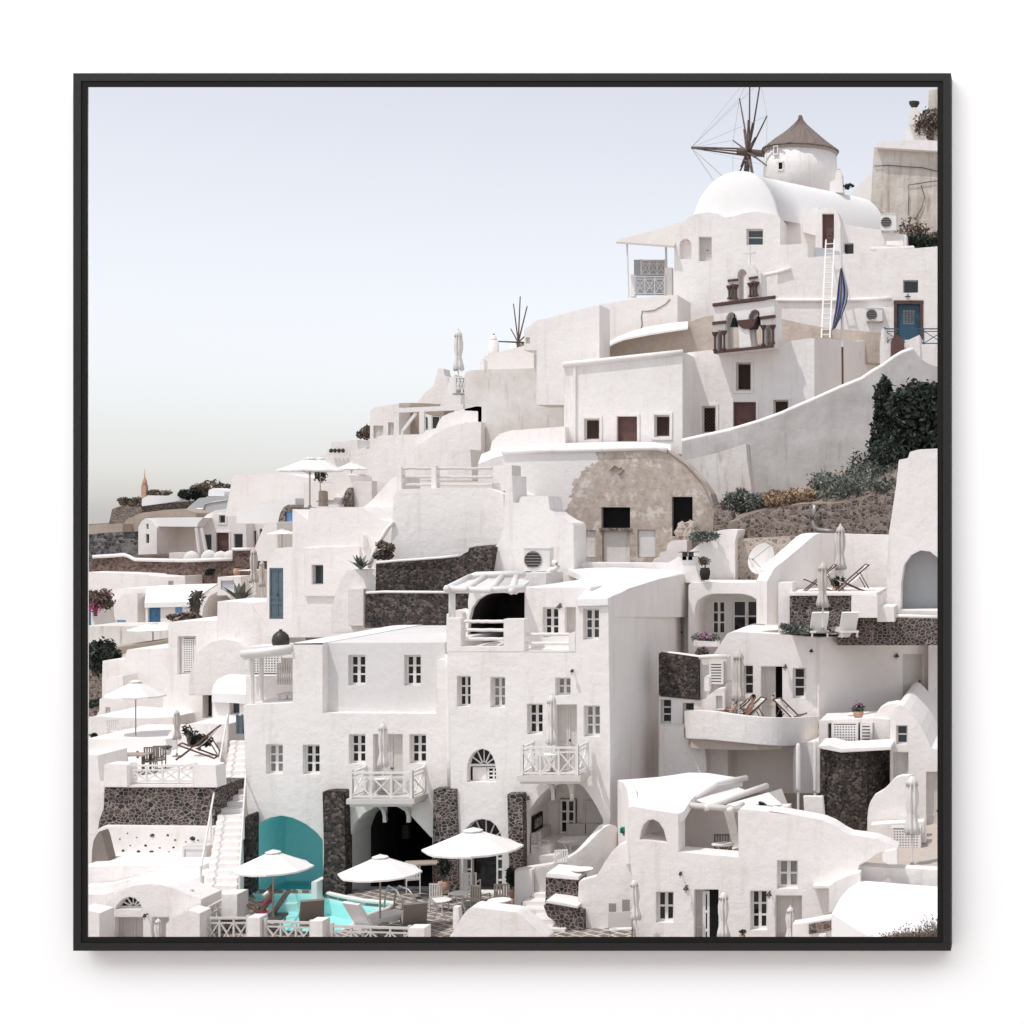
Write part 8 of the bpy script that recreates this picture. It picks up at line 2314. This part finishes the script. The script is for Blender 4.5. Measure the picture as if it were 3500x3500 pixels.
solo('rough earth bank under the dry grass at the bottom right corner', 'bank', B(None, 'P', [(780, 2100), (800, 1960), (1100, 1905), (1500, 1890), (1500, 2100)], 48.2, 2, 'earth', 'bank', r=5))

# ------------------------------------------------------------------ people
def person(name_label, joints, radii, edges, base, mats, face, hairfn=None, clothes=()):
    root = empty('person', base, name_label, 'person')
    me = bpy.data.meshes.new('body')
    me.from_pydata([tuple(Vector(j)) for j in joints], edges, [])
    o = bpy.data.objects.new('body', me); COL.objects.link(o); o.parent = root
    me.materials.append(MT[mats])
    sk = o.modifiers.new('skin', 'SKIN')
    sk.use_smooth_shade = True
    sl = me.skin_vertices[0].data if me.skin_vertices else None
    if sl is None:
        bm = bmesh.new(); bm.from_mesh(me); bm.verts.layers.skin.verify(); bm.to_mesh(me); bm.free(); sl = me.skin_vertices[0].data
    for i, r_ in enumerate(radii):
        sl[i].radius = (r_, r_) if not isinstance(r_, tuple) else r_
    sl[0].use_root = True
    ss = o.modifiers.new('sub', 'SUBSURF'); ss.levels = 2; ss.render_levels = 2
    return root, o

# limb order used by both seated figures: reclining, legs stretched towards -x
def recliner(label, c, x, y, D, s, skin, hair, cloth, flip=False, hairlen=.0, face_dir=(-.3, -.95, 0), lean=.45, knees=.42, cloth2=None, turn=0):
    J = [(0, 0, .14), (.10, 0, .34), (.22, 0, .56), (.28, 0, .68), (.31, 0, .76), (.31, -.02, .86), (.30, -.02, .95),
         (.24, -.19, .60), (.12, -.27, .40), (-.06, -.20, .42), (-.14, -.14, .47),
         (.24, .19, .60), (.12, .27, .40), (-.06, .20, .40), (-.14, .14, .44),
         (-.03, -.11, .13), (-.42, -.13, knees), (-.82, -.12, .12), (-.98, -.12, .16),
         (-.03, .11, .13), (-.46, .13, knees * .75), (-.88, .12, .10), (-1.03, .12, .15)]
    Rr_ = [.135, .12, .135, .07, .055, .095, .085, .055, .042, .034, .026, .055, .042, .034, .026, .085, .058, .042, .03, .085, .058, .042, .03]
    E_ = [(0, 1), (1, 2), (2, 3), (3, 4), (4, 5), (5, 6), (2, 7), (7, 8), (8, 9), (9, 10), (2, 11), (11, 12), (12, 13), (13, 14), (0, 15), (15, 16), (16, 17), (17, 18), (0, 19), (19, 20), (20, 21), (21, 22)]
    root, body = person(label, J, Rr_, E_, W(c, x, y, D), skin, face_dir)
    hd = Vector((.305, -.02, .905))
    fd = Vector(face_dir).normalized(); sd = fd.cross(Vector((0, 0, 1)))
    off = Vector(root.location)
    mb = MB()
    mb.sphere(off + hd - fd * .018 + Vector((0, 0, .022)), .108, .112, .118, 14)
    if hairlen: mb.sphere(off + hd - fd * .06 + Vector((0, 0, .14)), .055, n=10); mb.sphere(off + hd - fd * .085 - Vector((0, 0, .05)), .06, .07, .09, 10)
    mb.build('hair', hair, root, True)
    mb = MB()                                              # face set into the front of the head
    mb.sphere(off + hd + fd * .052 - Vector((0, 0, .012)), .072, .072, .088, 12); mb.sphere(off + hd + fd * .125 - Vector((0, 0, .015)), .017, n=8)
    for q in (-1, 1): mb.sphere(off + hd + sd * q * .104 - Vector((0, 0, .01)), .02, .02, .032, 8)
    mb.build('face', skin, root, True)
    mb = MB()
    for q in (-1, 1): mb.sphere(off + hd + fd * .112 + sd * q * .036 + Vector((0, 0, .018)), .026, .014, .018, 8)
    mb.build('sunglasses', 'black', root)
    mb = MB(); mb.sphere(off + hd + fd * .116 - Vector((0, 0, .055)), .026, .012, .008, 8); mb.build('mouth', 'terracotta', root)
    for s_ in (-1, 1):                                     # hands with separate fingers
        mb = MB(); h = Vector((-.17, .14 * s_, .48 if s_ < 0 else .45)) + off
        mb.sphere(h, .035, .028, .02, 8)
        for k in range(4):
            b_ = h + Vector((-.02, (-.024 + .016 * k) * 1, .005))
            L = (.055, .065, .06, .048)[k]
            mb.tube([b_, b_ + Vector((-L * .6, 0, .008)), b_ + Vector((-L, 0, -.015))], .009, 6)
        mb.tube([h + Vector((.0, -.028 * s_, 0)), h + Vector((-.03, -.05 * s_, .012))], .0095, 6)
        mb.build('hand', skin, root, True)
    if cloth:
        mb = MB()
        if cloth == 'cloth_pink':
            for q in (-1, 1): mb.sphere(off + Vector((.10, q * .075, .50)), .075, .08, .07, 10)
            mb.tube([off + Vector((.20 + .13 * math.cos(a), .155 * math.sin(a), .50 - .05 * math.cos(a))) for a in [k * math.pi / 8 for k in range(17)]], .022, 6)
            mb.build('bikini_top', cloth, root, True)
            mb = MB(); mb.lathe([(.15, .04), (.165, .10), (.15, .17)], 16, off); mb.build('bikini_bottom', cloth, root, True)
        else:
            def ring(ce, rx, ry): return [off + Vector((ce[0] + rx * math.cos(k * math.pi / 8), ry * math.sin(k * math.pi / 8), ce[2] - .3 * rx * math.cos(k * math.pi / 8))) for k in range(16)]
            rs = [ring((0, 0, .12), .175, .19), ring((.05, 0, .24), .155, .175), ring((.13, 0, .40), .16, .185), ring((.21, 0, .55), .15, .20), ring((.26, 0, .64), .10, .15)] if cloth != 'trunks' else [ring((0, 0, .05), .17, .19), ring((0, 0, .13), .175, .19), ring((.04, 0, .21), .15, .17)]
            for j in range(len(rs) - 1):
                for k in range(16): mb.quad(rs[j][k], rs[j][(k + 1) % 16], rs[j + 1][(k + 1) % 16], rs[j + 1][k])
            mb.build('dress' if cloth != 'trunks' else 'swim_trunks', 'cloth_print' if cloth != 'trunks' else 'metal_dark', root, True)
    root.scale = (s, s, s)
    root.rotation_euler = (0, 0, R(turn))
    return root
recliner('sunbather in a pink bikini reclining on a lounger by the pool', 'M', 262, 1462, 57.5, 1.0, 'skin_tan', 'hair_brown', 'cloth_pink', hairlen=1, face_dir=(-.6, -.75, .1), turn=8)
recliner('woman in a dark and white print dress reclining on the rounded balcony', 'Q', 545, 940, 67.7, 1.05, 'skin', 'hair_brown', 'cloth_print', hairlen=1, face_dir=(-.5, -.85, 0), knees=.3)
recliner('dark haired man in sunglasses reclining on the rounded balcony', 'Q', 640, 940, 68.0, 1.0, 'skin', 'hair_dark', 'trunks', face_dir=(-.7, -.7, 0), knees=.35)
root = T('rolled_towel', 'rolled white towel behind the head of the sunbather', 'towel', 'M', 300, 1330, 58)
mb = MB(); P0 = W('M', 285, 1282, 58.1); mb.tube([P0, W('M', 345, 1235, 58.2)], .10, 10); mb.build('towel', 'canvas', root, True)
for i, (x, y) in enumerate(((120, 1545), (245, 1510))):
    mb = MB(); P = Plane('O', 55.9); q = W('O', x, y, 57.0); mb.box(q.x - .12, q.x + .12, 56.95, 57.0, q.z - .25, q.z + .3)
    solo(['small grey meter box on the shaded curved wall', 'second small grey meter box, nearer the corner of the nearest house'][i], 'box', mb.build('meter_box', 'metal_grey'), 'meter boxes on the curved wall')
